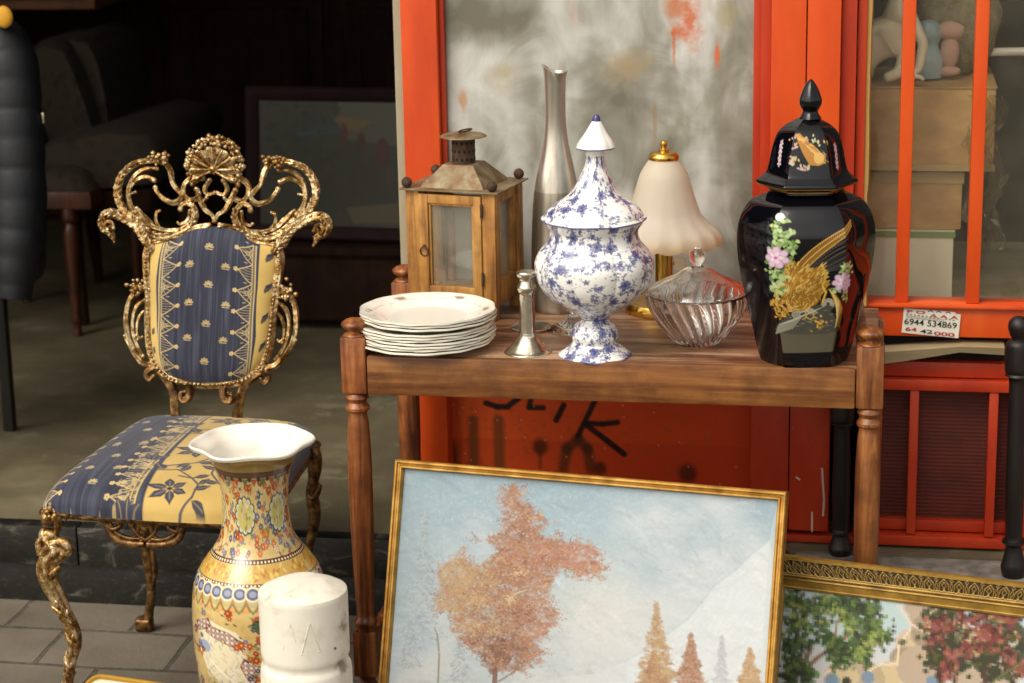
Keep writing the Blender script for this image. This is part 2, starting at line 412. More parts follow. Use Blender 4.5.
GREYW = pmat('weathered_jamb', [(.3, '8d846c'), (.6, 'aaa187'), (.8, 'bdb59a')], 9, (1, 1, .2), .8, bmp=.25)
WALLM = pmat('stucco', [(.3, '9a9080'), (.7, 'b5ab98')], 6, rough=.9, bmp=.4, bscale=60)
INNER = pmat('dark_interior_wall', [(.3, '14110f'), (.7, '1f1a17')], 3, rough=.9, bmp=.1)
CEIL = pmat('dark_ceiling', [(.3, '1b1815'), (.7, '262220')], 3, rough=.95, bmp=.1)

shop = thing('shop_building', 'dark open-fronted junk shop with orange painted window frames', 'shop', (-1, 4.2, 0))
def B(name, mt, *boxes, b=.002, parent=shop):
    q = MB()
    for bx in boxes: q.box(*bx, b)
    return q.build(name, mt, parent, world=shop)
B('facade_wall', WALLM, (-6.5, -3.6, 4.02, 4.3, .173, 4.2), (-3.6, 4.5, 4.02, 4.3, 2.25, 4.2), (2.6, 4.5, 4.02, 4.3, .173, 2.25))
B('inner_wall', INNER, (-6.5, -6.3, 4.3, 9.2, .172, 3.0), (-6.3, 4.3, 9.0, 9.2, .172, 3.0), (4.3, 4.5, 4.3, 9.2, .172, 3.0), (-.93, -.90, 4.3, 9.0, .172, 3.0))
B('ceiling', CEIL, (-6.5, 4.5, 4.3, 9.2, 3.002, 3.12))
# frame members: front plane of the window is at Y = 4.10
B('door_jamb', GREYW, (-.944, -.9255, 4.085, 4.30, .173, 2.25))
B('post', ORANGE, (-.925, -.853, 4.065, 4.16, .173, 2.25), b=.004)
B('glazing_bead', DEEP, (-.8525, -.843, 4.082, 4.11, .60, 2.25))
B('column', ORANGE, (-.207, -.142, 4.03, 4.16, .62, 2.25), (-.1405, -.078, 4.033, 4.16, .62, 2.25), b=.003)
B('column_moulding', DEEP, (-.2425, -.2275, 4.075, 4.15, .60, 2.25), (-.227, -.2075, 4.05, 4.15, .60, 2.25), (-.0775, -.049, 4.05, 4.15, .60, 2.25), (-.0475, -.030, 4.062, 4.15, .60, 2.25))
# torn unpainted edge beside the right-hand window
q = MB(); zs = np.linspace(.67, 2.25, 60); rr = np.random.default_rng(3)
e = -.022+np.cumsum(rr.normal(0, .0011, 60)); e = -.0215+(e-e.mean())*.6
P = np.array([[(-.030, 4.066, z), (x, 4.066, z), (x+.002, 4.10, z)] for z, x in zip(zs, e)])
q.grid(P[:, ::1], flip=True); q.build('torn_edge', RAWW, shop, world=shop)
# window of the right: sill rail, mullions
xa = onY(870, 303, 4.085); xb = onY(1024, 308, 4.085)
zs1 = onY(940, 304, 4.085)[2]; zs0 = onY(940, 337, 4.085)[2]
B('sill_rail', ORANGE, (-.029, 1.6, 4.085, 4.15, zs0, zs1), b=.003)
B('sill_lip', ORANGE, (-.029, 1.6, 4.075, 4.0845, zs1-.0065, zs1-.0005), b=.001)
for xm in (onY(910, 0, 4.09)[0], onY(983.5, 0, 4.09)[0]):
    B('mullion', ORANGE, (xm-.0125, xm+.0125, 4.09, 4.14, zs1+.0005, 2.25), b=.003)
for xm in (.55, .80, 1.05, 1.3): B('mullion', ORANGE, (xm-.0125, xm+.0125, 4.09, 4.14, zs1+.0005, 2.25), b=.003)
B('post', ORANGE, (1.602, 1.70, 4.065, 4.16, .173, 2.25), b=.004)
B('wall_panel', WALLM, (1.702, 2.598, 4.07, 4.2, .173, 2.25))
CLEAR = thin_glass('dusty_pane', (.97, .97, .93), 'b0aa95', .03)
MB().box(-.028, 1.6, 4.116, 4.119, zs1+.001, 2.249).build('window_pane', CLEAR, shop, world=True)

# whitewashed pane: smeared grey-white film with orange splashes
m, t, p, o = new_mat('smeared_glass'); v = coords(t)
sw = coords(t, (1.0, 1, .75)); f = noise(t, sw, 5.2, 3.2, .48, .45); g = noise(t, coords(t, (5.5, 1, .8)), 2.2, 4, .55, .4); h_ = noise(t, coords(t, (1, 1, .8)), 9, 7, .58, 1.6)
a1 = N(t, 'ShaderNodeMath', operation='MULTIPLY_ADD'); t.links.new(g, a1.inputs[0]); a1.inputs[1].default_value = .22; t.links.new(f, a1.inputs[2])
a2 = N(t, 'ShaderNodeMath', operation='MULTIPLY_ADD'); t.links.new(h_, a2.inputs[0]); a2.inputs[1].default_value = .30; t.links.new(a1.outputs[0], a2.inputs[2])
c = rampn(t, a2.outputs[0], [(.58, tuple(lin('6b685a'))), (.70, tuple(lin('8a887c'))), (.80, tuple(lin('b0afa8'))), (.92, tuple(lin('ccccc7')))])
vs = noise(t, coords(t, (1, 1, .6)), 7.5, 3, .5, .3); om = rampn(t, vs, [(.64, (0, 0, 0)), (.78, (.6, .6, .6))])
c = mixc(t, om, c, tuple(lin('b07a4a')))
tco = N(t, 'ShaderNodeTexCoord'); jit = noise(t, v, 26, 5, .6)
for sx_, sy_, rx_, rz_, col_, al_ in ((690, 26, .030, .055, 'b9581f', .85), (676, 12, .03, .03, 'b4642e', .7), (717, 54, .007, .035, 'c05a24', .8), (674, 48, .004, .06, 'b9581f', .7), (463, 104, .010, .03, 'b07f4a', .7), (725, 15, .03, .03, '8f8450', .5), (622, 62, .05, .04, 'a48a5c', .45), (505, 75, .04, .04, 'a99468', .4), (655, 120, .004, .05, '8f6a44', .5)):
    w_ = onY(sx_, sy_, 4.10)-np.array([-1, 4.2, 0]); sb = N(t, 'ShaderNodeVectorMath', operation='SUBTRACT'); t.links.new(tco.outputs['Object'], sb.inputs[0]); sb.inputs[1].default_value = [float(k) for k in w_]
    ml_ = N(t, 'ShaderNodeVectorMath', operation='MULTIPLY'); t.links.new(sb.outputs[0], ml_.inputs[0]); ml_.inputs[1].default_value = (1/rx_, 0, 1/rz_)
    ln_ = N(t, 'ShaderNodeVectorMath', operation='LENGTH'); t.links.new(ml_.outputs[0], ln_.inputs[0])
    ma_ = N(t, 'ShaderNodeMath', operation='MULTIPLY_ADD'); t.links.new(jit, ma_.inputs[0]); ma_.inputs[1].default_value = 2.4; t.links.new(ln_.outputs['Value'], ma_.inputs[2])
    mr_ = N(t, 'ShaderNodeMapRange'); t.links.new(ma_.outputs[0], mr_.inputs[0])
    for i_, x_ in ((1, 1.5), (2, 2.3), (3, al_), (4, 0.0)): mr_.inputs[i_].default_value = x_
    c = mixc(t, mr_.outputs[0], c, tuple(lin(col_)))
t.links.new(c, p.inputs['Base Color']); p.inputs['Roughness'].default_value = .32; p.inputs['Specular IOR Level'].default_value = .35
SMEAR = m
pane = MB().box(-.8425, -.2428, 4.10, 4.106, .61, 2.249).build('smeared_pane', SMEAR, shop, world=True)
# lower front: graffitied red panel, column foot, caged red panels
x0 = -.853; x1 = -.243; z0, z1 = .19, .605
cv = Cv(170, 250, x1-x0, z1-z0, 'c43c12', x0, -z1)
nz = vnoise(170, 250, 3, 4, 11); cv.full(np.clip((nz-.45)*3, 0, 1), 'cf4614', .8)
g = np.clip((-.42-cv.xs)/.4, 0, 1)[None]*np.ones((170, 1)); cv.full(g, 'e0581c', .9)  # light from the left painted in: paint brightens towards the left end
fine = vnoise(170, 250, 40, 60, 12, 2); cv.full(np.clip((fine-.66)*9, 0, 1), 'a8451f', .5)
def RP(pts): return [(lambda w_: (w_[0], -w_[2]))(onY(400+a/2.695, 380+b/2.695, 4.118)) for a, b in pts]
cv.full((cv.ys[:, None] > RP([(300, 160)])[0][1])*np.ones((1, 250)), 'a82c0e', .35)  # table's shadow painted in: darker tone below its edge on the panel
for x, ya, yb, wd in ((135, 185, 240, 40), (197, 108, 240, 30), (265, 108, 240, 32)):
    P = RP([(x, ya), (x+4, yb)]); cv.line(P, wd/2.695*.00195, '4a3512', .75, soft=4)
for x, y, r_ in ((378, 180, 22), (540, 238, 18), (775, 252, 26)):
    (px_, py_), = RP([(x, y)]); cv.ell(px_, py_, r_*.00072, r_*.0008, '2c1409', 0, .8, soft=.7)
cv.line(RP([(378, 190), (378, 235)]), .006, '35180a', .7, soft=3)
cv.line(RP([(440, 240), (450, 185), (480, 160), (505, 185), (515, 240)]), .022, '3c2410', .75, soft=4)
SP = '170d08'
for P, wd in (([(330, 10), (290, -25), (235, -20), (225, 10), (300, 30), (318, 50), (290, 72), (262, 72), (232, 62)], 13), ([(362, 0), (348, 74), (386, 75)], 12), ([(441, 68), (421, 108)], 13), ([(455, 44), (470, 42)], 11),
              ([(545, 10), (527, 52), (480, 150)], 12), ([(500, 116), (545, 119), (586, 114)], 12), ([(498, 118), (560, 165), (604, 200)], 13)):
    cv.line(RP(P), wd/2.695*.00195*1.35, SP, .97, soft=1.3)
for _ in range(60):
    cv.ell(x0+random.random()*(x1-x0), -z1+random.random()*(z1-z0), .0012, .0012, 'd9b59c')
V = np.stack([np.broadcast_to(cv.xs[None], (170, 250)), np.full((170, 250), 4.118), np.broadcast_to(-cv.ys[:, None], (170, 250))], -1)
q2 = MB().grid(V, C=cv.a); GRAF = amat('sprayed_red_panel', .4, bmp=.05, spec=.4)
B('panel_back', REDP, (x0, x1, 4.1205, 4.15, .173, .607))
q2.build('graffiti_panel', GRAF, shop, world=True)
B('panel_rail', DEEP, (-.8525, -.2425, 4.08, 4.15, .6085, .628))
B('lower_rail', DEEP, (-.9, -.03, 4.09, 4.149, .1735, .1885))
B('column_foot', REDP, (-.2415, -.166, 4.088, 4.15, .20, .598), (-.164, -.086, 4.084, 4.15, .20, .598), b=.003)
WHITE_DRIP = pmat('dried_white_paint', [(.3, 'b9a996'), (.7, 'd3c6b5')], 30, rough=.6, bmp=0)
q = MB()
for pts, r_ in (([(822, 468), (823, 485), (824, 500), (823, 516)], .0022), ([(812, 512), (812, 532)], .0020), ([(796, 477), (800, 480)], .002)):
    q.tube([onY(a, b, 4.0835) for a, b in pts], r_, 6, 3, .35)
q.build('paint_drip', WHITE_DRIP, shop, world=True)
zt = lambda y, x=940: onY(x, y, 4.11)[2]
B('kick_board', REDP, (-.0, .262, 4.10, 4.16, zt(376), zt(361)), b=.003)
B('cage_rail', REDP, (-.03, .262, 4.085, 4.15, zt(388), zt(377)), b=.003)
B('cage_rail', REDP, (-.03, .262, 4.085, 4.15, zt(545)+.004, zt(533)), b=.003)
B('cage_rail', DEEP, (-.03, .262, 4.112, 4.15, zt(532)+.001, zt(521)), b=.002)
for x in (913, 992): B('cage_bar', REDP, (onY(x, 450, 4.09)[0]-.009, onY(x, 450, 4.09)[0]+.009, 4.088, 4.13, zt(532)+.0005, zt(388)-.0005), b=.003)
m, t, p, o = new_mat('rusty_mesh_panel'); v = coords(t)
wv = N(t, 'ShaderNodeTexWave', bands_direction='Z'); wv.inputs['Scale'].default_value = 40; wv.inputs['Distortion'].default_value = .4; t.links.new(v, wv.inputs['Vector'])
f = noise(t, v, 25, 8); c = rampn(t, f, [(.3, tuple(lin('4a1509'))), (.7, tuple(lin('6d2410')))])
c = mixc(t, wv.outputs['Fac'], tuple(lin('4a160b')), c)
t.links.new(c, p.inputs['Base Color']); p.inputs['Roughness'].default_value = .7; bump(t, p, wv.outputs['Fac'], .25, .002)
B('mesh_panel', m, (-.03, 1.6, 4.13, 4.152, .1735, zt(361)))
B('kick_board', REDP, (.262, 1.6, 4.10, 4.129, .1735, zt(361)), b=.003)
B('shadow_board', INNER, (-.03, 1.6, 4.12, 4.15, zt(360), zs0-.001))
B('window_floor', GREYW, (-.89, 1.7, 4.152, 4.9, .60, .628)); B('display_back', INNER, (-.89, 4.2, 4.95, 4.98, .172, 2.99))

# weathered plank lying on the kick board
pk = MB(); L = [onY(a, b, 4.09) for a, b in ((864, 356), (905, 352), (960, 346), (1004, 348))]
Pq = []
for i, c_ in enumerate(L):
    hh = (.0155, .013, .0075, .009)[i]
    Pq.append([(c_[0], 4.07, c_[2]-hh), (c_[0], 4.065, c_[2]+hh*.7), (c_[0], 4.1, c_[2]+hh), (c_[0], 4.115, c_[2]+hh*.9), (c_[0], 4.115, c_[2]-hh)])
PLK = pmat('weathered_plank', [(.3, '7d6a4a'), (.5, '9c8a66'), (.75, 'b3a27e')], 14, (.15, 1, 1), .85, bmp=.5)
pk.grid(np.array(Pq), True, True, True)
tag(pk.build('plank', PLK, None, 30, fixn=True), 'split weathered grey plank wedged below the orange window sill', 'plank')

# phone-number sticker
S0 = onY(904, 308, 4.0825); S1 = onY(961, 313, 4.0825); S3 = onY(904, 332.5, 4.0825)
ex = (S1-S0); ez = (S3-S0); SW = np.linalg.norm(ex); SH = np.linalg.norm(ez); ex /= SW; ez -= ex*(ez @ ex); ez /= np.linalg.norm(ez)
def sp(u, v_, d=0): return S0+ex*u*SW+ez*v_*SH+np.array([0, -d, 0])
stk = thing('sticker', 'white phone number sticker on the orange window sill', 'sticker', S0)
PAPER = pmat('paper', [(.3, 'd6d0c0'), (.7, 'e2dccd')], 40, rough=.7, bmp=0)
MB().add([sp(0, 0), sp(.90, -.015), sp(.90, .05), sp(1, .06), sp(1, 1.03), sp(0, 1)]+[sp(0, 0, .001), sp(.90, -.015, .001), sp(.90, .05, .001), sp(1, .06, .001), sp(1, 1.03, .001), sp(0, 1, .001)],
         [[11, 10, 9, 8, 7, 6]]+[[i, (i+1) % 6, (i+1) % 6+6, i+6] for i in range(6)]).build('paper_sheet', PAPER, stk, None, True, True)
INKS = {k: pmat('ink_'+k, [(.3, c_), (.7, c_)], 5, rough=.6, bmp=0) for k, c_ in (('black', '1c1c1c'), ('red', 'a8202a'), ('blue', '2c3f78'), ('grey', '77726a'))}
def text_mesh(body, size_u, size_v, u, v_, ink, bold=.0, name='lettering'):
    cu = bpy.data.curves.new('t', 'FONT'); cu.body = body; cu.size = 1; cu.offset = bold
    ob = bpy.data.objects.new('t', cu); COL.objects.link(ob)
    dg = bpy.context.evaluated_depsgraph_get(); me = bpy.data.meshes.new_from_object(ob.evaluated_get(dg))
    bpy.data.objects.remove(ob); V = np.array([x.co[:] for x in me.vertices]); F = [list(f_.vertices) for f_ in me.polygons]
    V -= V.min(0); V /= np.maximum(V.max(0), 1e-6)
    W = [sp(u+a*size_u, v_+(1-b)*size_v, .0018) for a, b, _ in V]
    MB().add(W, F).build(name, INKS[ink], stk, None, True)
text_mesh('6944 534869', .92, .25, .03, .40, 'black', .012)
text_mesh('64', .2, .16, .06, .75, 'red', .02); text_mesh('42', .22, .16, .32, .79, 'black', .02); text_mesh('000', .36, .16, .57, .83, 'red', .02)
text_mesh('P O', .32, .12, .06, .05, 'red', .03); text_mesh('A A A', .5, .14, .46, .13, 'red', .02)
q = MB()
for i in range(13):
    if i == 9: continue
    u = .05+i*.068; q.add([sp(u, .20+u*.1, .0016), sp(u+.035, .20+u*.1, .0016), sp(u+.035, .25+u*.1, .0016), sp(u, .25+u*.1, .0016)], [[3, 2, 1, 0]])
for i in range(2):
    q.add([sp(.05, .29+i*.06, .0016), sp(.72, .33+i*.06, .0016), sp(.72, .35+i*.06, .0016), sp(.05, .31+i*.06, .0016)], [[3, 2, 1, 0]])
q.build('fine_print', INKS['grey'], stk, None, True)
q = MB()
for u in (.47, .61, .78): q.tube([sp(u-.045, .06, .001), sp(u, -.0+.01, .001), sp(u+.045, .06, .001)], .0012, 5, 4, .3)
q.build('arch_mark', INKS['blue'], stk, None, True)
# ------------------------------------------------------------------ the side table
def wood(name, stops, axis='x', scale=7, rough=.45, bmp=.2):
    st_ = {'x': (.35, 5, 5), 'z': (5, 5, .35), 'y': (5, .35, 5)}[axis]
    m, t, p, o = new_mat(name); v = coords(t, st_)
    f = noise(t, v, scale, 6, .6, 1.2); g = noise(t, v, scale*6, 6, .72); d = noise(t, coords(t), 16, 7, .65)
    a = N(t, 'ShaderNodeMath', operation='MULTIPLY_ADD'); t.links.new(g, a.inputs[0]); a.inputs[1].default_value = .35; t.links.new(f, a.inputs[2])
    c = rampn(t, a.outputs[0], [(q, tuple(lin(k))) for q, k in stops])
    mm = N(t, 'ShaderNodeMix', data_type='RGBA', blend_type='MULTIPLY'); mm.inputs[0].default_value = 1
    t.links.new(c, mm.inputs[6]); t.links.new(rampn(t, d, [(.34, (.60, .56, .54)), (.58, (1.05, 1.03, 1))]), mm.inputs[7])
    t.links.new(mm.outputs[2], p.inputs['Base Color'])
    mr = N(t, 'ShaderNodeMath', operation='MULTIPLY_ADD'); t.links.new(g, mr.inputs[0]); mr.inputs[1].default_value = .3; mr.inputs[2].default_value = rough-.15
    t.links.new(mr.outputs[0], p.inputs['Roughness']); bump(t, p, a.outputs[0], bmp, .0022); return m
TW = [(.46, '3a1a0d'), (.60, '6a381a'), (.72, '8a5028'), (.86, 'a86e3c')]
WTOP = wood('worn_table_top', [(.46, '321a0f'), (.58, '57351f'), (.68, '7d563c'), (.80, 'a5866c')], 'x', 5, .42, .25)
WRAIL = wood('table_rail_wood', [(.36, '45220d'), (.58, '653a18'), (.74, '7d4f25'), (.92, '936535')], 'x', 6, .42)
WLEG = wood('table_leg_wood', TW, 'z', 6, .38)
WLEG2 = wood('table_leg_wood_light', [(.44, '3c1d0d'), (.60, '67381b'), (.74, '835027'), (.88, '9e6c3b')], 'z', 6, .4)
XL, XR, YF, YB = -.914, -.0085, 3.575, 3.985
TZ = .68
tb = thing('side_table', 'long brown wooden side table with turned legs holding the china', 'table', (-.46, 3.78, 0))
MB().box(XL-.012, XR+.012, YF-.004, YB+.03, TZ-.014, TZ, .002).build('tabletop', WTOP, tb, world=True)
zf = lambda y: onY(600, y, 3.552)[2]
MB().box(XL+.0245, XR-.0245, 3.553, 3.5705, .612, .683, .004).build('front_rail', WRAIL, tb, world=True)
MB().box(XL+.0245, XR-.0245, YB-.008, YB+.008, .612, TZ-.0145, .003).build('back_rail', WRAIL, tb, world=True)
for x in (XL-.006, XR-.006): MB().box(x, x+.012, YF+.025, YB-.022, .612, TZ-.0145, .003).build('side_rail', WRAIL, tb, world=True)
def leg(x, y, zt, mt, hb=.0235):
    q = MB()
    q.box(x-hb, x+hb, y-hb*.9, y+hb*.9, .612, zt, .0045)
    pr = [(.012, .613), (.017, .611), (.0205, .604), (.0205, .600), (.016, .595), (.0165, .590), (.0215, .585), (.0215, .579), (.0165, .573), (.019, .555), (.0215, .50), (.022, .42), (.0205, .32), (.018, .24), (.0165, .195), (.0165, .182), (.0215, .176), (.0215, .168), (.017, .163), (.018, .157), (.012, .154)]
    q.lathe(sprof(pr, 90)[0], 28, (x, y, 0))
    q.box(x-hb*.92, x+hb*.92, y-hb*.88, y+hb*.88, .068, .155, .004)
    q.lathe(sprof([(.012, .069), (.018, .065), (.014, .056), (.018, .045), (.017, .025), (.012, .004), (.010, .001)], 24)[0], 24, (x, y, 0))
    l = q.build('leg', mt, tb, world=True)
    if zt < .7: return
    f = MB().lathe(sprof([(.001, zt+.031), (.012, zt+.030), (.0225, zt+.024), (.0235, zt+.018), (.018, zt+.012), (.0125, zt+.009), (.0125, zt+.006), (.019, zt+.003), (.021, zt+.0005)], 34)[0], 28, (x, y, 0))
    f.build('finial', mt, l, world=tb)
leg(XL, YF, .716, WLEG); leg(XR, YF, .722, WLEG2); leg(XL, YB, .722, WLEG); leg(XR+.002, YB, TZ-.0145, WLEG, .021)
for x in (XL, XR): MB().box(x-.009, x+.009, YF+.021, YB-.021, .10, .135, .003).build('stretcher', WLEG, tb, world=True)
MB().box(XL+.01, XR-.01, 3.775, 3.793, .104, .131, .003).build('stretcher', WLEG, tb, world=True)

# two dark turned posts and a loose slat by the shop front
DARKW = wood('black_stained_wood', [(.4, '0c0604'), (.6, '120906'), (.9, '180d08')], 'z', 6, .5, .1)
def bedpost(base, top, label):
    base = np.array(base, float); th_ = thing('turned_post', label, 'post', base, 0, 'dark turned posts at the shop front')
    L = np.linalg.norm(np.array(top)-base); ax = (np.array(top)-base)/L
    pr = [(.002, 1), (.013, .992), (.020, .965), (.016, .93), (.012, .915), (.022, .90), (.024, .86), (.024, .80), (.021, .79), (.024, .775), (.016, .76), (.0165, .6), (.018, .35), (.016, .16), (.022, .145), (.022, .13), (.015, .12), (.020, .07), (.024, .04), (.022, .012), (.020, 0)]
    q = MB().lathe([(r_, z*L) for r_, z in sprof(pr, 120)[0]], 28)
    V = q.V[0]; u = np.cross([0, 1, 0], ax); u /= np.linalg.norm(u); w_ = np.cross(ax, u)
    q.V[0] = V[:, :1]*u+V[:, 1:2]*w_+V[:, 2:]*ax
    q.build('shaft', DARKW, th_)
    return th_
b1 = onZ(1013, 576, .168); t1 = onY(1019, 316, b1[1]); bedpost(b1, t1, 'dark turned wooden post standing alone at the right end of the orange shop front')
b2 = onZ(841, 541, .168); b2 = np.array([b2[0], 4.045, .168]); t2 = onY(843, 385, 4.045); bedpost(b2, t2+np.array([0, 0, .0]), 'dark turned wooden post half hidden behind the right front table leg')
q = MB(); a = onY(863, 352, 3.70); b_ = onY(846, 225, 3.90); a[2] = TZ+.004
d = b_-a; d /= np.linalg.norm(d); sx = np.cross(d, [0, 1, 0]); sx /= np.linalg.norm(sx); sy = np.cross(sx, d)
q.obox((a+b_)/2+np.array([0, 0, .002]), sx*.011, sy*.006, d*np.linalg.norm(b_-a)/2, .003)
tag(q.build('wooden_batten', WLEG, None, 30), 'thin varnished wooden slat leaning behind the black jar', 'slat')

# ------------------------------------------------------------------ what stands on the table
def base_at(cx, row, z=TZ):
    b = onZ(cx, row, z); return b
# stack of plates
PORC = amat('cream_china', .22, .25, coat=.3, spec=.5)
pb = base_at(427, 347); pk_ = mpp(pb)
def plate_mesh(seed, first):
    n = 120; Rr = .1235
    pr = [(.001, .0052), (.062, .0052), (.074, .0062), (.085, .0105), (.104, .0165), (.118, .0192), (.1235, .0203), (.1238, .0172), (.120, .0152), (.104, .0128), (.088, .0080), (.076, .0015), (.066, .0), (.064, .0022), (.001, .0026)]
    P_, _ = sprof(pr, 62); m_ = len(P_)
    cv = Cv(m_, n, 2*math.pi, 1, 'e6e2d6', -math.pi, 0)
    if first:
        th_ = cv.xs[None]; rr = P_[:, 0][:, None]; top = (np.arange(m_) < m_*.5)[:, None]
        line = np.abs(rr-(.094+.0045*np.abs(np.sin(th_*4))))
        cv.full(np.clip((.0012-line)/.0008, 0, 1)*top, '9aa098', .55)
        for k in range(6):
            tc = k*math.pi/3+.5; dth = np.abs((th_-tc+math.pi) % (2*math.pi)-math.pi)
            msk = np.clip(1-dth/.13, 0, 1)*np.clip(1-np.abs(rr-.105)/.007, 0, 1)*top*(vnoise(m_, n, 20, 40, k+5, 1) > .45)
            cv.full(np.clip(msk*4, 0, 1), '6a5132', .8)
    cv.full(np.clip((.0014-np.abs(P_[:, 0][:, None]-.1236))/.0006, 0, 1)*np.ones((1, n)), 'c9c2ae', .6)
    def mod(r, z, u):
        k = np.clip((r-.085)/.035, 0, 1); return r*(1-.018*k*np.abs(np.cos(u*6))**3), z+.0003*k*np.abs(np.cos(u*6))
    q = MB().lathe(P_, n, mod=mod, C=cv.a, th0=thcam(pb))
    return q
rr = np.random.default_rng(5)
plates_src = [plate_mesh(0, False), plate_mesh(1, True)]
meP = None; z = TZ
labels = ['bottom plate of the cream stack, resting on the wood'] + ['cream china plate, %s from the bottom of the stack' % w_ for w_ in ('second', 'third', 'fourth', 'fifth', 'sixth', 'seventh', 'eighth', 'ninth')] + ['topmost cream plate with brown sprigs on its scalloped rim']
for i in range(10):
    if i == 0: o_ = plates_src[0].build('plate', PORC, None, 60); meP = o_
    elif i == 9: o_ = plates_src[1].build('plate', PORC, None, 60)
    else: o_ = meP.copy(); COL.objects.link(o_)
    dx, dy = rr.normal(0, .0015, 2); dx += (.0 if i < 7 else .0035)
    o_.location = (pb[0]+dx, pb[1]+dy, z); o_.rotation_euler = (0, 0, rr.uniform(0, .5) if i < 9 else 0)
    z += .0054 if i != 6 else .0100
    tag(o_, labels[i], 'plate', 'stacked cream china plates')
# candlestick
PEWT = pmat('old_silver_plate', [(.3, 'b5ae9c'), (.55, 'd6cfbd'), (.75, 'e6e0d0')], 60, rough=.24, metal=1, bmp=.08, bscale=60, rvar=.12)
cb = base_at(528, 352); th_ = thing('candlestick', 'short tarnished silver candlestick in front of the glass vase', 'candlestick', cb)
rows = [(271, 4), (271.2, 9), (273, 10.2), (276, 9.6), (279, 7.2), (283, 7.8), (287, 9.4), (291, 9), (294, 7.6), (300, 7.6), (318, 8), (332, 8.4), (336, 9.2), (339, 11.5), (344, 16), (349, 21), (352, 23.6), (353.5, 24)]
P_ = pixprof(528, rows, cb); P_[-1] = (P_[-1][0], .0005); P_[-2] = (P_[-2][0], .0025)
lower = [q_ for q_ in P_ if q_[1] < P_[11][1]+.001]
MB().lathe(sprof(lower, 50)[0], 40, caps=(False, True), mod=lambda r, z, u: (r*(1+.0*u), z)).build('base', PEWT, th_)
MB().lathe(sprof(P_[8:13], 30)[0], 40, caps=(False, False), mod=lambda r, z, u: (r*(1-.07*np.abs(np.sin(u*4))), z)).build('stem', PEWT, th_)
MB().lathe(sprof(P_[:10], 60)[0], 40, caps=(True, False)).build('socket', PEWT, th_)
# small metal coaster behind it
kb = base_at(531, 329); q = MB().lathe([(.001, .004), (.03, .004), (.0375, .0062), (.039, .005), (.037, .0), (.001, 0)], 48)
q.build('rim', PEWT, None); o_ = bpy.context.scene.objects['rim']; o_.name = 'coaster'; o_.data.name = 'coaster'; o_.location = [float(v) for v in kb]
tag(o_, 'small round grey metal coaster lying behind the candlestick', 'coaster')
# tall smoky glass / silvered vase
m, t, p, o = new_mat('silvered_glass'); v = coords(t); sep = N(t, 'ShaderNodeSeparateXYZ'); tc = N(t, 'ShaderNodeTexCoord'); t.links.new(tc.outputs['Object'], sep.inputs[0])
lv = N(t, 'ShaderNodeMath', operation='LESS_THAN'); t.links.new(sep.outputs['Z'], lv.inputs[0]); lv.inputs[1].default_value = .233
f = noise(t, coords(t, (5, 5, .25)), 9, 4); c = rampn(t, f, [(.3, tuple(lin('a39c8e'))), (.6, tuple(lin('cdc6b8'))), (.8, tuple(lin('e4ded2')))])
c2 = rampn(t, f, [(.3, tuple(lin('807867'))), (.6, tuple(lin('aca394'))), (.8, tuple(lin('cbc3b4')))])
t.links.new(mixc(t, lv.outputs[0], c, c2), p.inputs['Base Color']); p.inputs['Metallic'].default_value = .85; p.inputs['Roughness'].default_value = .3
p.inputs['Coat Weight'].default_value = .5; bump(t, p, f, .12, .002); SILV = m
vb = base_at(558, 309); rows = [(67, 13), (71, 12), (77, 11), (85, 10.6), (100, 10.2), (120, 10.4), (135, 11.6), (150, 14), (165, 17.2), (180, 20.2), (200, 23), (225, 24.6), (255, 25.6), (285, 26), (303, 25.6), (308, 24)]
P_ = pixprof(558, rows, vb); P_[-1] = (P_[-1][0], .0005); Ps, _ = sprof(P_, 90); top = Ps[0, 1]
inner = [(r_-.0022, z_) for r_, z_ in Ps[:52][::-1]]
full_ = np.vstack([np.array(inner), Ps])
q = MB().lathe(full_, 56, mod=lambda r, z, u: (r*(1+.012*np.cos(u*8)), z-np.clip((z-top+.03)/.03, 0, 1)*(.008*np.cos(u)**2+.006*np.sin(u))), caps=(True, True), th0=thcam(vb))
o_ = q.build('vase', SILV, None, 50); o_.location = [float(x) for x in vb]; tag(o_, 'tall slender silvered glass vase behind the blue and white jar', 'vase')

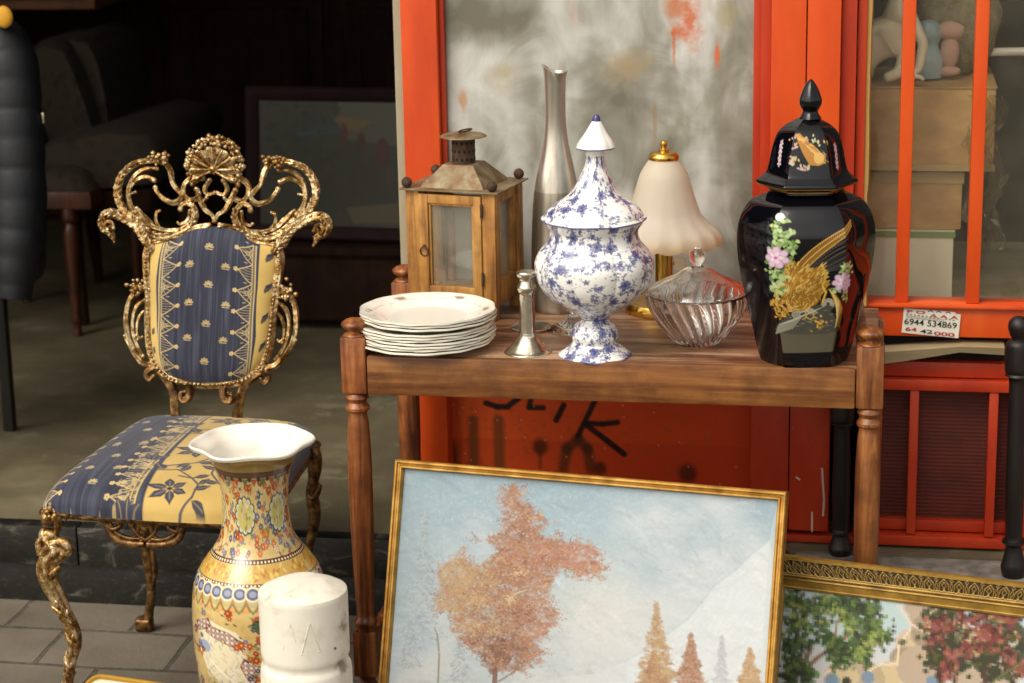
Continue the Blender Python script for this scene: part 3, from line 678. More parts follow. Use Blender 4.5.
# ------------------------------------------------------------------ blue and white lidded jar
jb = base_at(595, 355); th_ = thing('lidded_jar', 'blue and white floral porcelain jar with a pointed lid', 'jar', jb)
BLUE = amat('blue_white_porcelain', .16, coat=.5, spec=.55)
def floral(m_, n_, W, Hh, seed, dens=1.0):
    cv = Cv(m_, n_, W, Hh, 'e9e7e2'); r = np.random.default_rng(seed)
    bl = ['262a58', '363b70', '50568a', '777ca2', '9195b2']
    ncl = int(W*Hh/.00095*dens); centres = []
    for _ in range(ncl*12):
        cx, cy = r.uniform(0, W), r.uniform(0, Hh)
        if all((abs(cx-a)**2+abs(cy-b)**2) > .026**2 for a, b in centres): centres.append((cx, cy))
        if len(centres) >= ncl: break
    for cx, cy in centres:
        for _ in range(3):
            a = r.uniform(0, 6.28); pts = [(cx, cy)]; x, y = cx, cy
            for k in range(5):
                a += r.normal(0, .5); x += .004*math.cos(a); y += .004*math.sin(a); pts.append((x, y))
                cv.leaf(x, y, r.uniform(.004, .007), .0032, a+r.choice([-1, 1])*.9, bl[r.integers(1, 5)], .9)
            cv.line(pts, .0008, bl[2], .8)
        big = r.random() < .45
        if big:
            cv.flower(cx, cy, .0095, 6, bl[3], bl[0], r.uniform(0, 6), .85, edge=bl[1])
            for _ in range(14):
                a, d = r.uniform(0, 6.28), r.uniform(0, .010); cv.ell(cx+d*math.cos(a), cy+d*math.sin(a), .0022, .0012, bl[r.integers(0, 3)], a, .75)
        for _ in range(4):
            a, d = r.uniform(0, 6.28), r.uniform(.009, .017)
            cv.flower(cx+d*math.cos(a), cy+d*math.sin(a), r.uniform(.0035, .0055), 5, bl[r.integers(1, 4)], bl[0], r.uniform(0, 6), .9)
        for _ in range(9):
            a, d = r.uniform(0, 6.28), r.uniform(.006, .022); cv.ell(cx+d*math.cos(a), cy+d*math.sin(a), .0013, .0013, bl[r.integers(1, 5)], 0, .8)
    sp_ = vnoise(m_, n_, 60, 90, seed+1, 1); cv.full(np.clip((sp_-.80)*8, 0, 1), '6a72b0', .5)
    return cv
def tojar(y): return 110+y/2.63
rows = [(285, 51), (290, 49), (300, 47.5), (318, 43.5), (343, 45.5), (370, 54), (400, 58.5), (430, 57.5), (460, 53.5), (490, 45), (515, 31.5), (533, 19), (543, 13.6)]
P_ = pixprof(594, [(tojar(a), b) for a, b in rows], jb); Ps, L = sprof(P_, 190)
lob = lambda amp: (lambda r, z, u: (r*(1+amp*(np.abs(np.cos(u*4))**.7-.6)), z))
cv = floral(190, 420, .56, L, 21, 1.25)
rimk = (np.abs(cv.ys-.0015) < .0024)[:, None]*np.ones((1, 420)); cv.full(rimk, '4a4fa0', .9)
MB().lathe(Ps, 420, mod=lob(.055), C=cv.a, th0=thcam(jb)).build('body', BLUE, th_, 60)
rows = [(543, 13.6), (546, 14.8), (549, 13.5), (556, 15.5), (566, 20), (590, 23.4), (603, 22), (612, 22.6), (630, 31), (652, 35.5), (660, 36)]
P_ = pixprof(593, [(tojar(a), b) for a, b in rows], jb); P_[-1] = (P_[-1][0], .0005); P_[-2] = (P_[-2][0], .004); Ps, L = sprof(P_, 100)
cv = floral(100, 260, .30, L, 22, 1.5); cv.full((np.abs(cv.ys-.0022) < .0012)[:, None]*np.ones((1, 260)), '3b4190', .9)
cv.full((cv.ys > L-.002)[:, None]*np.ones((1, 260)), '3b4190', .6)
MB().lathe(Ps, 260, mod=lob(.05), C=cv.a, th0=thcam(jb)).build('foot', BLUE, th_, 60)
rows = [(100, 18.6), (118, 9.8), (125, 9), (150, 11), (180, 16), (200, 19.5), (215, 23.5), (228, 28.5), (240, 35), (251, 41), (262, 45.5), (272, 48.2), (280, 49.2), (283, 52), (287, 52.5), (289, 51)]
rows = rows[1:]
P_ = pixprof(597, [(tojar(a), b) for a, b in rows], jb); Ps, L = sprof(P_, 120)
cv = floral(120, 380, .42, L, 23, 1.1); cv.full((cv.ys > L-.0045)[:, None]*np.ones((1, 380)), '4a4fa0', .9)
def tilt(q, k=.035):
    V = q.V[0]; V[:, 0] += (V[:, 2]-P_[-1][1])*k
    return q
lid = tilt(MB().lathe(Ps, 380, mod=lambda r, z, u: (r*(1+.03*(np.abs(np.cos(u*4))**.7-.6)*np.clip(r/.05, 0, 1)), z+.004*np.clip(r/.09-.6, 0, 1)*np.abs(np.cos(u*4))), C=cv.a, th0=thcam(jb))).build('lid', BLUE, th_, 60)
rows = [(29, 4.2), (40, 6.7), (60, 11), (80, 16.2), (94, 18.8), (100, 19), (103, 16), (108, 11), (118, 9.6)]
Pk = pixprof(598, [(tojar(a), b) for a, b in rows], jb); Ps, L = sprof(Pk, 50)
cv = Cv(50, 80, 1, L, 'e9e7e2'); cv.full((np.abs(cv.ys-.0335*1.0) < .0010)[:, None]*np.ones((1, 80)), '3b4190', .0)
ir = np.argmax(Ps[:, 0]); cv.full((np.abs(np.arange(50)-ir-1) < 1.5)[:, None]*np.ones((1, 80)), '2f3580', .9)
kn = tilt(MB().lathe(Ps, 80, mod=lambda r, z, u: (r*(1+.05*np.abs(np.sin(u*4))), z), C=cv.a, th0=thcam(jb))).build('knob', BLUE, lid, 60)
rows = [(11, .6), (14, 2.4), (20, 3.6), (30, 4.4)]
cv = Cv(20, 24, 1, 1, '2a2c6a'); tilt(MB().lathe(sprof(pixprof(598, [(tojar(a), b) for a, b in rows], jb), 20)[0], 24, C=cv.a)).build('tip', BLUE, kn, 60)
# glass foot of a dish seen behind the jar
GLS = solid_glass('clear_crystal', (.97, .975, .965), .0, 1.52)
gb = base_at(574, 330); gd = thing('glass_compote', 'small clear pressed glass compote mostly hidden behind the blue jar', 'compote', gb)
sc = lambda r, z, u: (r*(1+.025*np.cos(u*16)), z)
MB().lathe(sprof([(.006, .034), (.008, .030), (.016, .022), (.030, .012), (.043, .006), (.050, .003), (.050, .0005), (.03, .0005), (.001, .001)], 60)[0], 96, mod=sc).build('foot', GLS, gd, 60, fixn=True)
MB().lathe(sprof([(.0385, .070), (.030, .057), (.014, .045), (.006, .042), (.006, .0345), (.008, .034), (.016, .040), (.033, .054), (.041, .071)], 60)[0], 96, mod=sc).build('bowl', GLS, gd, 60, fixn=True)

# ------------------------------------------------------------------ brass lamp with frosted bell shade
BRASS = pmat('brass', [(.3, 'b98a35'), (.6, 'd3a64c'), (.8, 'dfba6c')], 14, rough=.2, metal=1, bmp=.05)
m, t, p, o = new_mat('frosted_shade'); v = coords(t)
f = noise(t, v, 12, 4); sz_ = N(t, 'ShaderNodeSeparateXYZ'); tz_ = N(t, 'ShaderNodeTexCoord'); t.links.new(tz_.outputs['Object'], sz_.inputs[0])
mz_ = N(t, 'ShaderNodeMapRange'); t.links.new(sz_.outputs['Z'], mz_.inputs[0]); mz_.inputs[1].default_value = .125; mz_.inputs[2].default_value = .165
c = mixc(t, mz_.outputs[0], tuple(lin('d8b887')), rampn(t, f, [(.3, tuple(lin('dedace'))), (.7, tuple(lin('e8e5dc')))]))
t.links.new(c, p.inputs['Base Color']); p.inputs['Roughness'].default_value = .45
trl = N(t, 'ShaderNodeBsdfTranslucent'); trl.inputs[0].default_value = (*lin('f3e8d4'), 1)
mx = N(t, 'ShaderNodeMixShader'); mx.inputs[0].default_value = .6; t.links.new(p.outputs[0], mx.inputs[1]); t.links.new(trl.outputs[0], mx.inputs[2]); t.links.new(mx.outputs[0], o.inputs[0]); SHADE = m
lb = base_at(664, 311); la = thing('table_lamp', 'brass table lamp with a frosted peach bell shade', 'lamp', lb)
lz = lambda y: onY(664, y, lb[1])[2]-lb[2]; k = mpp(lb)
rows = [(159, 14), (163, 17.5), (172, 23), (180, 26), (197, 31), (212, 36.5), (222, 44), (230, 53.5), (236, 57.5), (241, 58.5)]
P_ = pixprof(664, rows, lb); Ps, _ = sprof(P_, 60)
Pf = np.vstack([[(r_-.0022, z_) for r_, z_ in Ps[::-1]], Ps])
wav = lambda r, z, u: (r*(1+.012*np.cos(u*16)*np.clip(1-(z-P_[-1][1])/.10, 0, 1)), z-.0055*np.abs(np.sin(u*8))*np.clip(1-(z-P_[-1][1])/.03, 0, 1))
sh = MB().lathe(Pf, 128, mod=wav, caps=(False, False)).build('lamp_shade', SHADE, la, 60, fixn=False)
rows = [(140.5, 1), (141.5, 3), (145, 3.6), (148, 3), (149, 5.5), (151, 6), (152, 12), (155, 15), (158.5, 15.4), (160, 14)]
MB().lathe(sprof(pixprof(664, rows, lb), 50)[0], 36).build('finial', BRASS, la)
MB().lathe(sprof([(.006, lz(160)), (.006, lz(225)), (.0165, lz(228)), (.0165, lz(298)), (.02, lz(301)), (.045, lz(304)), (.068, .022), (.074, .012), (.074, .003), (.072, .0005)], 90)[0], 48).build('stem', BRASS, la)
CARD = pmat('cream_card', [(.3, 'cfc4ac'), (.7, 'ddd3bd')], 10, rough=.6, bmp=0)
t0 = to_local(la, onY(680, 264, lb[1]-.01)); MB().box(t0[0]-.010, t0[0]+.010, t0[1]-.003, t0[1]+.006, t0[2]-.012, t0[2]+.012, .001).build('switch', CARD, la)
MB().box(.0155, t0[0]-.008, t0[1]+.003, t0[1]+.006, t0[2]-.003, t0[2]+.003).build('switch_arm', BRASS, la)

# ------------------------------------------------------------------ crystal bowl with lid
bb = base_at(697, 343); bo = thing('crystal_bowl', 'clear cut crystal bowl with a knobbed glass lid', 'bowl', bb)
P_ = pixprof(697, [(292, 52), (296, 51.5), (305, 49), (316, 43), (328, 34.5), (338, 25), (343, 19), (345, 17)], bb); P_[-1] = (P_[-1][0], .0005)
out, _ = sprof(P_, 60); inn = [(max(r_-.0065, .001), z_+.0) for r_, z_ in out if z_ > .012][::-1]
inn = [(.001, .0135)]+[(r_, z_) for r_, z_ in inn]
full_ = np.vstack([inn, out, [(.001, .0005)]]); nI = len(inn)
def swirl(r, z, u):
    k = np.clip((r-.02)/.03, 0, 1); ph = u*14+z*52
    msk = np.ones(r.shape); msk[:nI] = .15
    return r+msk*k*.0028*(np.abs(np.sin(ph))*2-1.2), z
MB().lathe(full_, 340, mod=swirl, caps=(True, True)).build('bowl', GLS, bo, 70, fixn=True)
lidp = pixprof(697, [(266, 6), (268, 12), (271, 17), (275, 24), (281, 36), (287, 46), (291.5, 50)], bb)
o1, _ = sprof(lidp, 40); o1 = o1[np.argsort(-o1[:, 1])]
inn = [(max(r_-.0015, .001), z_-.0032) for r_, z_ in o1][::-1]
ld = MB().lathe(np.vstack([[(.001, o1[0, 1])], o1, [(o1[-1, 0], o1[-1, 1]-.002)], inn, [(.001, o1[0, 1]-.0032)]]), 200, mod=lambda r, z, u: (r, z+.0008*np.cos(u*10+r*90)*.4*np.clip(r/.03-.6, 0, 1))).build('lid', GLS, bo, 50, fixn=True)
kz = pixprof(697, [(247, .4), (249, 4.5), (253, 7.6), (257, 8.2), (261, 7), (264, 4.6), (266, 4.4), (267.5, 6.5)], bb)
MB().lathe(sprof(kz, 40)[0], 48).build('knob', GLS, ld, 60, fixn=True)

# ------------------------------------------------------------------ black hexagonal jar
hb = base_at(804, 359); hx = thing('lidded_jar', 'large glossy black hexagonal jar painted with a golden pheasant', 'jar', hb)
BLK = amat('black_glaze', .05, .28, coat=0, spec=.42)
def hexmod(sharp=.55):
    def f_(r, z, u):
        a = (u+math.pi/6) % (math.pi/3)-math.pi/6
        hx_ = math.cos(math.pi/6)/np.cos(a)
        return r*(hx_*sharp+(1-sharp)*(.955+.02*np.cos(6*(u)+math.pi))), z
    return f_
tj = lambda y: 75+y/2.28
rows = [(258, 37), (263, 38), (270, 45), (282, 55.5), (300, 62), (318, 66), (345, 69), (380, 69.5), (430, 67), (480, 62.5), (530, 57), (580, 51.5), (620, 47.5), (648, 43), (655, 41.5)]
P_ = pixprof(804, [(tj(a), b) for a, b in rows], hb); P_[-1] = (P_[-1][0]*.98, .0005)
Ps, L = sprof(P_, 280); n_ = 600
WH = .60; cv = Cv(280, n_, WH, L, '07070c', -WH/2, 0)
# picture on the front face, in photo-zoom units mapped to the face
zs_ = Ps[:, 1]; arc = np.linspace(0, L, 280)
FY = hb[1]-.075
def J(a, b):
    """(735,190)-zoom units -> canvas"""
    x, y = 735+a/3.69, 190+b/3.69; w_ = onY(x, y, FY); z_ = w_[2]-hb[2]
    s_ = np.interp(-z_, -zs_, arc); r_ = np.interp(-z_, -zs_, Ps[:, 0])*.93
    d = (w_[0]-hb[0]-.0)*1.0; u = math.atan2(d*.98, r_*.87); return (u/(2*math.pi)*WH, s_)
def JL(p): return [J(*q_) for q_ in p]
ku = 1.76e-3/3.69*.8
GD = 'd29a34'
cv.poly(JL([(152, 520), (365, 515), (350, 600), (165, 600)]), '5a5545', .9)
cv.poly(JL([(120, 515), (150, 480), (200, 440), (262, 425), (330, 400), (350, 420), (330, 440), (385, 520), (300, 530), (200, 528)]), '45443c', .95)
for k in range(9): cv.line(JL([(125+k*9, 530-k*3), (150+k*10, 490-k*4), (200+k*12, 475-k*6)]), 4*ku, 'aaa793', .8)
for k in range(5): cv.line(JL([(240+18*math.cos(a)*(1+k*.35), 450+10*math.sin(a)*(1+k*.35)) for a in np.linspace(2.5, 6.2, 9)]), 3.4*ku, 'b8b5a2', .8)
for k in range(4): cv.line(JL([(320+9*math.cos(a)*(1+k*.5), 412+8*math.sin(a)*(1+k*.5)) for a in np.linspace(2.5, 6.9, 9)]), 3*ku, 'b8b5a2', .8)
# tail feathers: long fine strokes with barbs
def bez(p0, p1, p2, n_=14): return [((1-t_)**2*p0[0]+2*t_*(1-t_)*p1[0]+t_*t_*p2[0], (1-t_)**2*p0[1]+2*t_*(1-t_)*p1[1]+t_*t_*p2[1]) for t_ in np.linspace(0, 1, n_)]
rq = np.random.default_rng(15)
for k in range(16): cv.line(JL(bez((230+k*5, 290), (290+k*6, 190+k*6), (395+rq.uniform(-20, 15), 165+k*7))), 1.6*ku, ['5d6674', '8a6c3c', '464e5c'][k % 3], .6)
up, lo = bez((195, 285), (270, 165), (440, 112), 40), bez((235, 290), (300, 200), (440, 132), 40)
cv.poly(JL(up+lo[::-1]), '5f3d16', .85)
for a, b in zip(up[::1], lo[::1]):
    m_ = ((a[0]+b[0])/2, (a[1]+b[1])/2); cv.line(JL([(a[0], a[1]), (m_[0]-8, m_[1]+6), (b[0], b[1])]), 2.0*ku, 'b58a3c', .75)
for q_, c_ in ((up, 'd8ac50'), (lo, 'd0a046')): cv.line(JL(q_), 2.6*ku, c_, .95)
cv.line(JL([((a[0]+b[0])/2, (a[1]+b[1])/2) for a, b in zip(up, lo)]), 2*ku, 'e0b860', .95)
# body: a dark gold ground built up with small feather strokes
BODY = [(168, 268), (190, 240), (222, 262), (262, 280), (300, 262), (312, 285), (306, 322), (318, 345), (296, 380), (282, 412), (236, 436), (196, 438), (166, 404), (150, 368), (158, 318)]
cv.poly(JL(BODY), '9c6f26', 1, .25)
for k in range(520):
    x, y = rq.uniform(150, 316), rq.uniform(242, 438); ins_ = False
    for (xa, ya), (xb, yb) in zip(BODY, BODY[1:]+BODY[:1]):
        if (ya > y) != (yb > y) and x < (xb-xa)*(y-ya)/(yb-ya)+xa: ins_ = not ins_
    if not ins_: continue
    a = (-1.05+.5*(x-230)/90+rq.normal(0, .22)) if y < 385 else math.atan2(y-395, x-225)+math.pi/2+rq.normal(0, .25); L_ = rq.uniform(8, 18)
    c_ = ['e6c468', 'd9ae4a', 'c69235', 'f0d88c', '7a5218'][rq.integers(5)]
    cv.line(JL([(x, y), (x+L_*math.cos(a), y+L_*math.sin(a))]), rq.uniform(1.8, 3.6)*ku, c_, .85, .25)
for k in range(5): cv.line(JL([(222+(16+8.5*k)*math.cos(a), 398+(10+8.5*k)*math.sin(a)) for a in np.linspace(2.9, 5.7, 14)]), 2.2*ku, '3a260a', .8)
for k in range(8): cv.line(JL(bez((250+7*k, 285+3*k), (275+4*k, 340), (250+5*k, 395))), 2*ku, '4a300e', .7)
WING = [(320, 352), (345, 372), (392, 438), (382, 512), (352, 500), (366, 445), (340, 400)]
cv.poly(JL(WING), '8f6524', 1, .2)
for k in range(12): cv.line(JL(bez((322+k*2, 356+k*3), (362, 400+k*6), (382-k*3, 440+k*6))), 2.4*ku, ['e2bf66', 'c99a40', 'f0d890'][k % 3], .85, .2)
cv.line(JL([(296, 262), (312, 300), (300, 345), (312, 368), (300, 405)]), 7*ku, 'd8ae4c', 1, .2); cv.line(JL([(300, 270), (312, 302), (302, 340)]), 2*ku, '4a300e', .8)
for x in (240, 266): cv.line(JL([(x, 434), (x+6, 462), (x-6, 470)]), 4*ku, 'd8ae4c', 1, .2); cv.line(JL([(x+6, 462), (x+16, 468)]), 3*ku, 'd8ae4c', 1, .2)
for k in range(60): 
    x, y = rq.uniform(135, 350), rq.uniform(415, 520); cv.line(JL([(x, y), (x+rq.uniform(6, 20), y+rq.uniform(-8, 4))]), 1.5*ku, ['8f8c7a', 'b5b29c', '6a6858'][rq.integers(3)], .5)
rr = np.random.default_rng(8)
def spray(pts, n1, rad, cols, sz):
    for _ in range(n1):
        i = rr.integers(len(pts)); x, y = pts[i]; x += rr.normal(0, rad); y += rr.normal(0, rad)
        (cx, cy), = JL([(x, y)]); cv.leaf(cx, cy, sz*ku*rr.uniform(.7, 1.3), sz*.6*ku, rr.uniform(0, 6.28), cols[rr.integers(len(cols))], .95)
GR = ['7f9b5c', '9cb276', '5f7d45', 'b0bd84']
spray([(150, 110), (135, 130), (165, 150), (180, 160), (150, 180), (120, 190), (190, 200), (110, 265), (100, 280), (130, 310), (150, 290), (140, 340), (160, 250), (140, 370)], 150, 12, GR, 26)
spray([(355, 350), (400, 380), (410, 400), (380, 290), (430, 300), (400, 275)], 60, 10, GR, 22)
spray([(130, 400), (150, 420), (170, 430), (160, 450), (110, 410), (290, 490)], 90, 13, ['b58a3a', 'c79c48', '8f6a28'], 18)
for x, y, r_ in ((135, 235, 42), (378, 330, 36), (400, 345, 26)):
    (cx, cy), = JL([(x, y)]); cv.flower(cx, cy, r_*ku*1.15, 7, 'c9aec0', 'a8557a', .3, 1, edge='a988a4')
    cv.flower(cx, cy, r_*ku*.7, 5, 'd9c3d0', 'b6608a', 0, 1, edge='b893ad')
(cx, cy), = JL([(150, 90)]); cv.ell(cx, cy, 20*ku, 18*ku, 'd8d6cc')
MB().lathe(Ps, n_, mod=hexmod(.62), C=cv.a, th0=thcam(hb)+R(4)).build('body', BLK, hx, 50)
# raised plain collar and lid
GOLDL = pmat('gilt_line', [(.3, '9a7430'), (.7, 'c49a4e')], 20, rough=.3, metal=.8, bmp=0)
PB = pixprof(804, [(tj(a), b) for a, b in [(248, 34), (253, 37.5), (259, 37.5)]], hb)
cv = Cv(12, 240, 1, 1, '08080d'); MB().lathe(sprof(PB, 12)[0], 240, mod=hexmod(.8), C=cv.a, th0=thcam(hb)+R(4)).build('collar', BLK, hx, 40)
PB = pixprof(804, [(tj(a), b) for a, b in [(254.5, 37.8), (257, 38.2)]], hb); MB().lathe(np.array(PB), 240, mod=hexmod(.8), th0=thcam(hb)+R(4), caps=(False, False)).build('gilt_band', GOLDL, hx, 40)
rows = [(96, 9), (102, 14), (112, 22), (125, 28.5), (142, 32.5), (170, 36), (200, 38.5), (218, 41), (228, 45.5), (236, 50), (241, 51), (247, 49.5)]
PL = pixprof(806, [(tj(a), b) for a, b in rows], hb); Pl, L2 = sprof(PL, 150); nl = 420
cv = Cv(150, nl, .46, L2, '07070c', -.23, 0)
def JT(a, b):
    x, y = 735+a/5.255, 75+b/5.255; w_ = onY(x, y, hb[1]-.05); z_ = w_[2]-hb[2]
    s_ = np.interp(-z_, -Pl[:, 1], np.linspace(0, L2, 150)); r_ = np.interp(-z_, -Pl[:, 1], Pl[:, 0])*.93
    return (math.atan2(w_[0]-hb[0]-.003, r_*.87)/(2*math.pi)*.46, s_)
k2 = 1.74e-3/5.255
cv.poly([JT(*q_) for q_ in ((318, 312), (340, 310), (400, 370), (430, 400), (465, 420), (465, 460), (430, 475), (385, 470), (355, 415))], 'a87432', 1, .2)
for k in range(70):
    x = rr.uniform(320, 465); y = 318+(x-320)*.78+rr.uniform(-26, 40)*(.3+.7*(x-320)/145); cv.line([JT(x, y), JT(x+rr.uniform(8, 20), y+rr.uniform(8, 16))], 2.6*k2, ['d9b062', '7a4f1e', 'c8963f', 'e6ca8a'][rr.integers(4)], .8, .2)
(cx, cy) = JT(430, 435); cv.ell(cx, cy, 32*k2, 30*k2, 'c9a25c', 0, 1, .2)
for k in range(60):
    x, y = [(305, 340), (320, 380), (380, 330), (420, 350), (470, 360), (310, 440), (340, 480), (370, 490), (460, 390), (300, 460)][rr.integers(10)]
    cx, cy = JT(x+rr.normal(0, 12), y+rr.normal(0, 10)); cv.leaf(cx, cy, 20*k2, 12*k2, rr.uniform(0, 6.28), ['9aa673', 'b3b489', 'c3a05a', 'b98f9a'][rr.integers(4)], .95)
for x, y in ((190, 420), (565, 440)):
    for q_ in range(5):
        cx, cy = JT(x, y-50+q_*25); cv.flower(cx+(-.012 if x < 300 else .012), cy, 22*k2, 5, 'c9b3bd', 'a8607c', q_, .95)
lid = MB().lathe(Pl, nl, mod=hexmod(.75), C=cv.a, th0=thcam(hb)+R(4)).build('lid', BLK, hx, 50)
PB = pixprof(806, [(tj(a), b) for a, b in [(243, 51.2), (246, 50.4)]], hb); MB().lathe(np.array(PB), nl, mod=hexmod(.75), th0=thcam(hb)+R(4), caps=(False, False)).build('gilt_rim', GOLDL, lid, 40)
rows = [(9, .5), (14, 3), (25, 6.5), (40, 9.6), (55, 11.8), (66, 11.6), (75, 9.5), (81, 8), (86, 8.4), (92, 10), (98, 12)]
PB = pixprof(808, [(tj(a), b) for a, b in rows], hb); pf, _ = sprof(PB, 60)
cv = Cv(60, 90, 1, 1, '06060b'); q = MB().lathe(pf, 90, mod=lambda r, z, u: (r*(1-.05*np.abs(np.sin(u*3))), z), C=cv.a); q.V[0][:, 0] += .004
q.build('finial', BLK, lid, 50)

# ------------------------------------------------------------------ old wooden lantern
fr = onZ(497, 322, TZ); LY = R(-11)
ln = thing('lantern', 'old wooden candle lantern with rusty tin roof and glass door', 'lantern', fr, LY)
LW, LD = .180, .150
lz = lambda y, x=497: onY(x, y, fr[1])[2]-fr[2]
zr = lz(194)
PINE = wood('aged_pine', [(.42, '6e451a'), (.58, '97662a'), (.72, 'b07f3c'), (.92, 'c49650')], 'z', 7, .6, .35)
TIN = pmat('rusty_tin', [(.32, '5a3a1e'), (.44, '705636'), (.58, '7d7054'), (.78, '8f8668')], 36, rough=.55, metal=.25, bmp=.3, bscale=60)
RUST = pmat('rusty_iron', [(.3, '30221a'), (.55, '4b3424'), (.8, '6a4a30')], 110, rough=.7, metal=.3, bmp=.5)
zb = .028
def LB(name, mt, *bx, parent=ln, b=.0012):
    q = MB()
    for k_ in bx: q.box(*k_, b)
    return q.build(name, mt, parent)
# local x from -LW..0 (right front corner at origin), y from 0 (front) to LD
for x in (-LW, -.026):
    for y in (0, LD-.026):
        LB('corner_post', PINE, (x, x+.026, y, y+.026, zb, zr-.001), (x+.003, x+.023, y+.003, y+.023, 0, zb-.0005))
LB('base_board', PINE, (-LW+.0265, -.0265, .002, LD-.002, zb, zb+.014), (-LW+.002, -LW+.02, .0265, LD-.0265, zb, zb+.013), (-.02, -.002, .0265, LD-.0265, zb, zb+.045))
for x in (-LW+.004, -.024): LB('side_frame', PINE, (x, x+.02, .0268, LD-.0268, zr-.024, zr-.002), (x, x+.02, .0268, .036, zb+.046, zr-.0245), (x, x+.02, LD-.036, LD-.0268, zb+.046, zr-.0245))
LB('back_frame', PINE, (-LW+.0268, -.0268, LD-.02, LD-.004, zr-.02, zr-.002), (-LW+.0268, -LW+.04, LD-.02, LD-.004, zb+.015, zr-.0205), (-.04, -.0268, LD-.02, LD-.004, zb+.015, zr-.0205))
dx0, dx1 = -LW+.0268, -.0268; dz0, dz1 = zb+.0148, zr-.006
door = LB('door', PINE, (dx0, dx0+.019, -.004, .012, dz0, dz1), (dx1-.015, dx1, -.004, .012, dz0, dz1), (dx0+.0192, dx1-.0152, -.0035, .0115, dz1-.017, dz1), (dx0+.0192, dx1-.0152, -.0035, .0115, dz0, dz0+.02))
LB('door_bead', PINE, (dx0+.0195, dx0+.024, 0, .008, dz0+.0205, dz1-.0175), (dx1-.020, dx1-.0155, 0, .008, dz0+.0205, dz1-.0175), (dx0+.0242, dx1-.0202, 0, .008, dz1-.0215, dz1-.0175), parent=door)
OLDG = thin_glass('old_lantern_glass', (.90, .91, .88), 'b9b6aa', .10)
LB('door_pane', OLDG, (dx0+.020, dx1-.016, .0045, .0065, dz0+.021, dz1-.018), parent=door, b=0)
LB('glass_pane', OLDG, (-.0148, -.0128, .028, LD-.028, zb+.046, zr-.025), b=0); LB('glass_pane', OLDG, (-LW+.0128, -LW+.0148, .028, LD-.028, zb+.046, zr-.025), b=0)
LB('glass_pane', OLDG, (-LW+.041, -.041, LD-.013, LD-.011, zb+.016, zr-.021), b=0)
q = MB().tube([(dx0+.011+.008*math.cos(a), -.006-.002*math.sin(a), (dz0+dz1)/2-.012+.009*math.sin(a)) for a in np.linspace(0, 6.28, 22)], .0015, 6, 2); q.ball((dx0+.011, -.006, (dz0+dz1)/2-.001), .003, 1); q.build('ring_latch', RUST, door)
for z_ in (dz0+.025, dz1-.04): LB('hinge', RUST, (dx1-.0008, dx1+.0035, -.0065, -.001, z_, z_+.026), parent=door)
ov = .009
rf = LB('roof_plate', TIN, (-LW-ov, ov, -ov, LD+ov, zr, zr+.003), b=.0008)
zc = lz(164, 465)-.013
cxr, cyr = -LW/2, LD/2
def sqr(h, z): return [(cxr-h, cyr-h, z), (cxr+h, cyr-h, z), (cxr+h, cyr+h, z), (cxr-h, cyr+h, z)]
MB().add(sqr(.064, zr+.0031)+sqr(.060, zr+.010)+sqr(.033, zc-.003)+sqr(.031, zc), sum([[[i*4+j, i*4+(j+1) % 4, i*4+4+(j+1) % 4, i*4+4+j] for j in range(4)] for i in range(3)], [])+[[12, 13, 14, 15]]).build('hipped_roof', TIN, ln, 20)
zcap = lz(135, 465)-.016
ch = MB().lathe([(.022, zcap), (.022, zc-.004)], 40, (cxr, cyr, 0)).build('chimney', RUST, ln)
q = MB()
for row in range(3):
    for k_ in range(14):
        a = (k_+.5*(row % 2))/14*2*math.pi; z_ = zc+.008+row*(zcap-zc-.014)/2.4
        e = np.array([-math.sin(a), math.cos(a), 0]); nrm = np.array([math.cos(a), math.sin(a), 0])
        q.obox(np.array([cxr, cyr, z_])+nrm*.0218, e*.0023, nrm*.0006, np.array([0, 0, .0023]))
HOLE = pmat('dark_hole', [(.3, '080604'), (.7, '0e0a07')], 5, rough=1, bmp=0); q.build('vent_holes', HOLE, ch)  # near-black flush squares stand in for open vent holes
cp = MB().lathe(sprof([(.002, zcap+.006), (.02, zcap+.0055), (.038, zcap+.003), (.044, zcap), (.043, zcap-.0012), (.02, zcap+.001), (.002, zcap+.001)], 40)[0], 48, (cxr, cyr, 0)).build('cap', TIN, ln)
MB().tube([(cxr+.006+.013*math.cos(a), cyr-.004+.006*math.sin(a), zcap+.011+.004*math.cos(a+.6)) for a in np.linspace(0, 6.28, 24)], .0016, 6, 2).build('carry_ring', RUST, cp)
for x in (-LW+.002, -.006):
    for y in (.004, LD-.004): MB().ball((x, y, zr+.013), .0105, 2, jit=.06).build('ball_finial', RUST, rf)
# ------------------------------------------------------------------ framed pictures leaning in front of the table
PICT = amat('painted_canvas', .4, bmp=.35, bscale=420, spec=.45)
GILT = pmat('gold_leaf_frame', [(.3, '8a6226'), (.55, 'b5883e'), (.8, 'cba860')], 30, (1, 1, 1), .34, .65, bmp=.12, bscale=40)
class Lean:
    """a flat picture leaning back: e along its width, s down its face, n out of the face"""
    def __init__(s, TL, yaw, lean, W):
        y, l = R(yaw), R(lean); s.TL = np.array(TL); s.e = np.array([math.cos(y), -math.sin(y), 0]); b = np.array([math.sin(y), math.cos(y), 0])
        s.s = np.array([0, 0, -math.cos(l)])-b*math.sin(l); s.n = np.cross(s.s, s.e); s.W = W; s.Hh = s.TL[2]/math.cos(l)-.004
        if s.n[1] > 0: s.n = -s.n
    def P(s, u, v, d=0): return s.TL+s.e*u+s.s*v+s.n*d
    def uv(s, x, y):
        p = onP(x, y, s.TL, s.n)-s.TL; return (p @ s.e, p @ s.s)
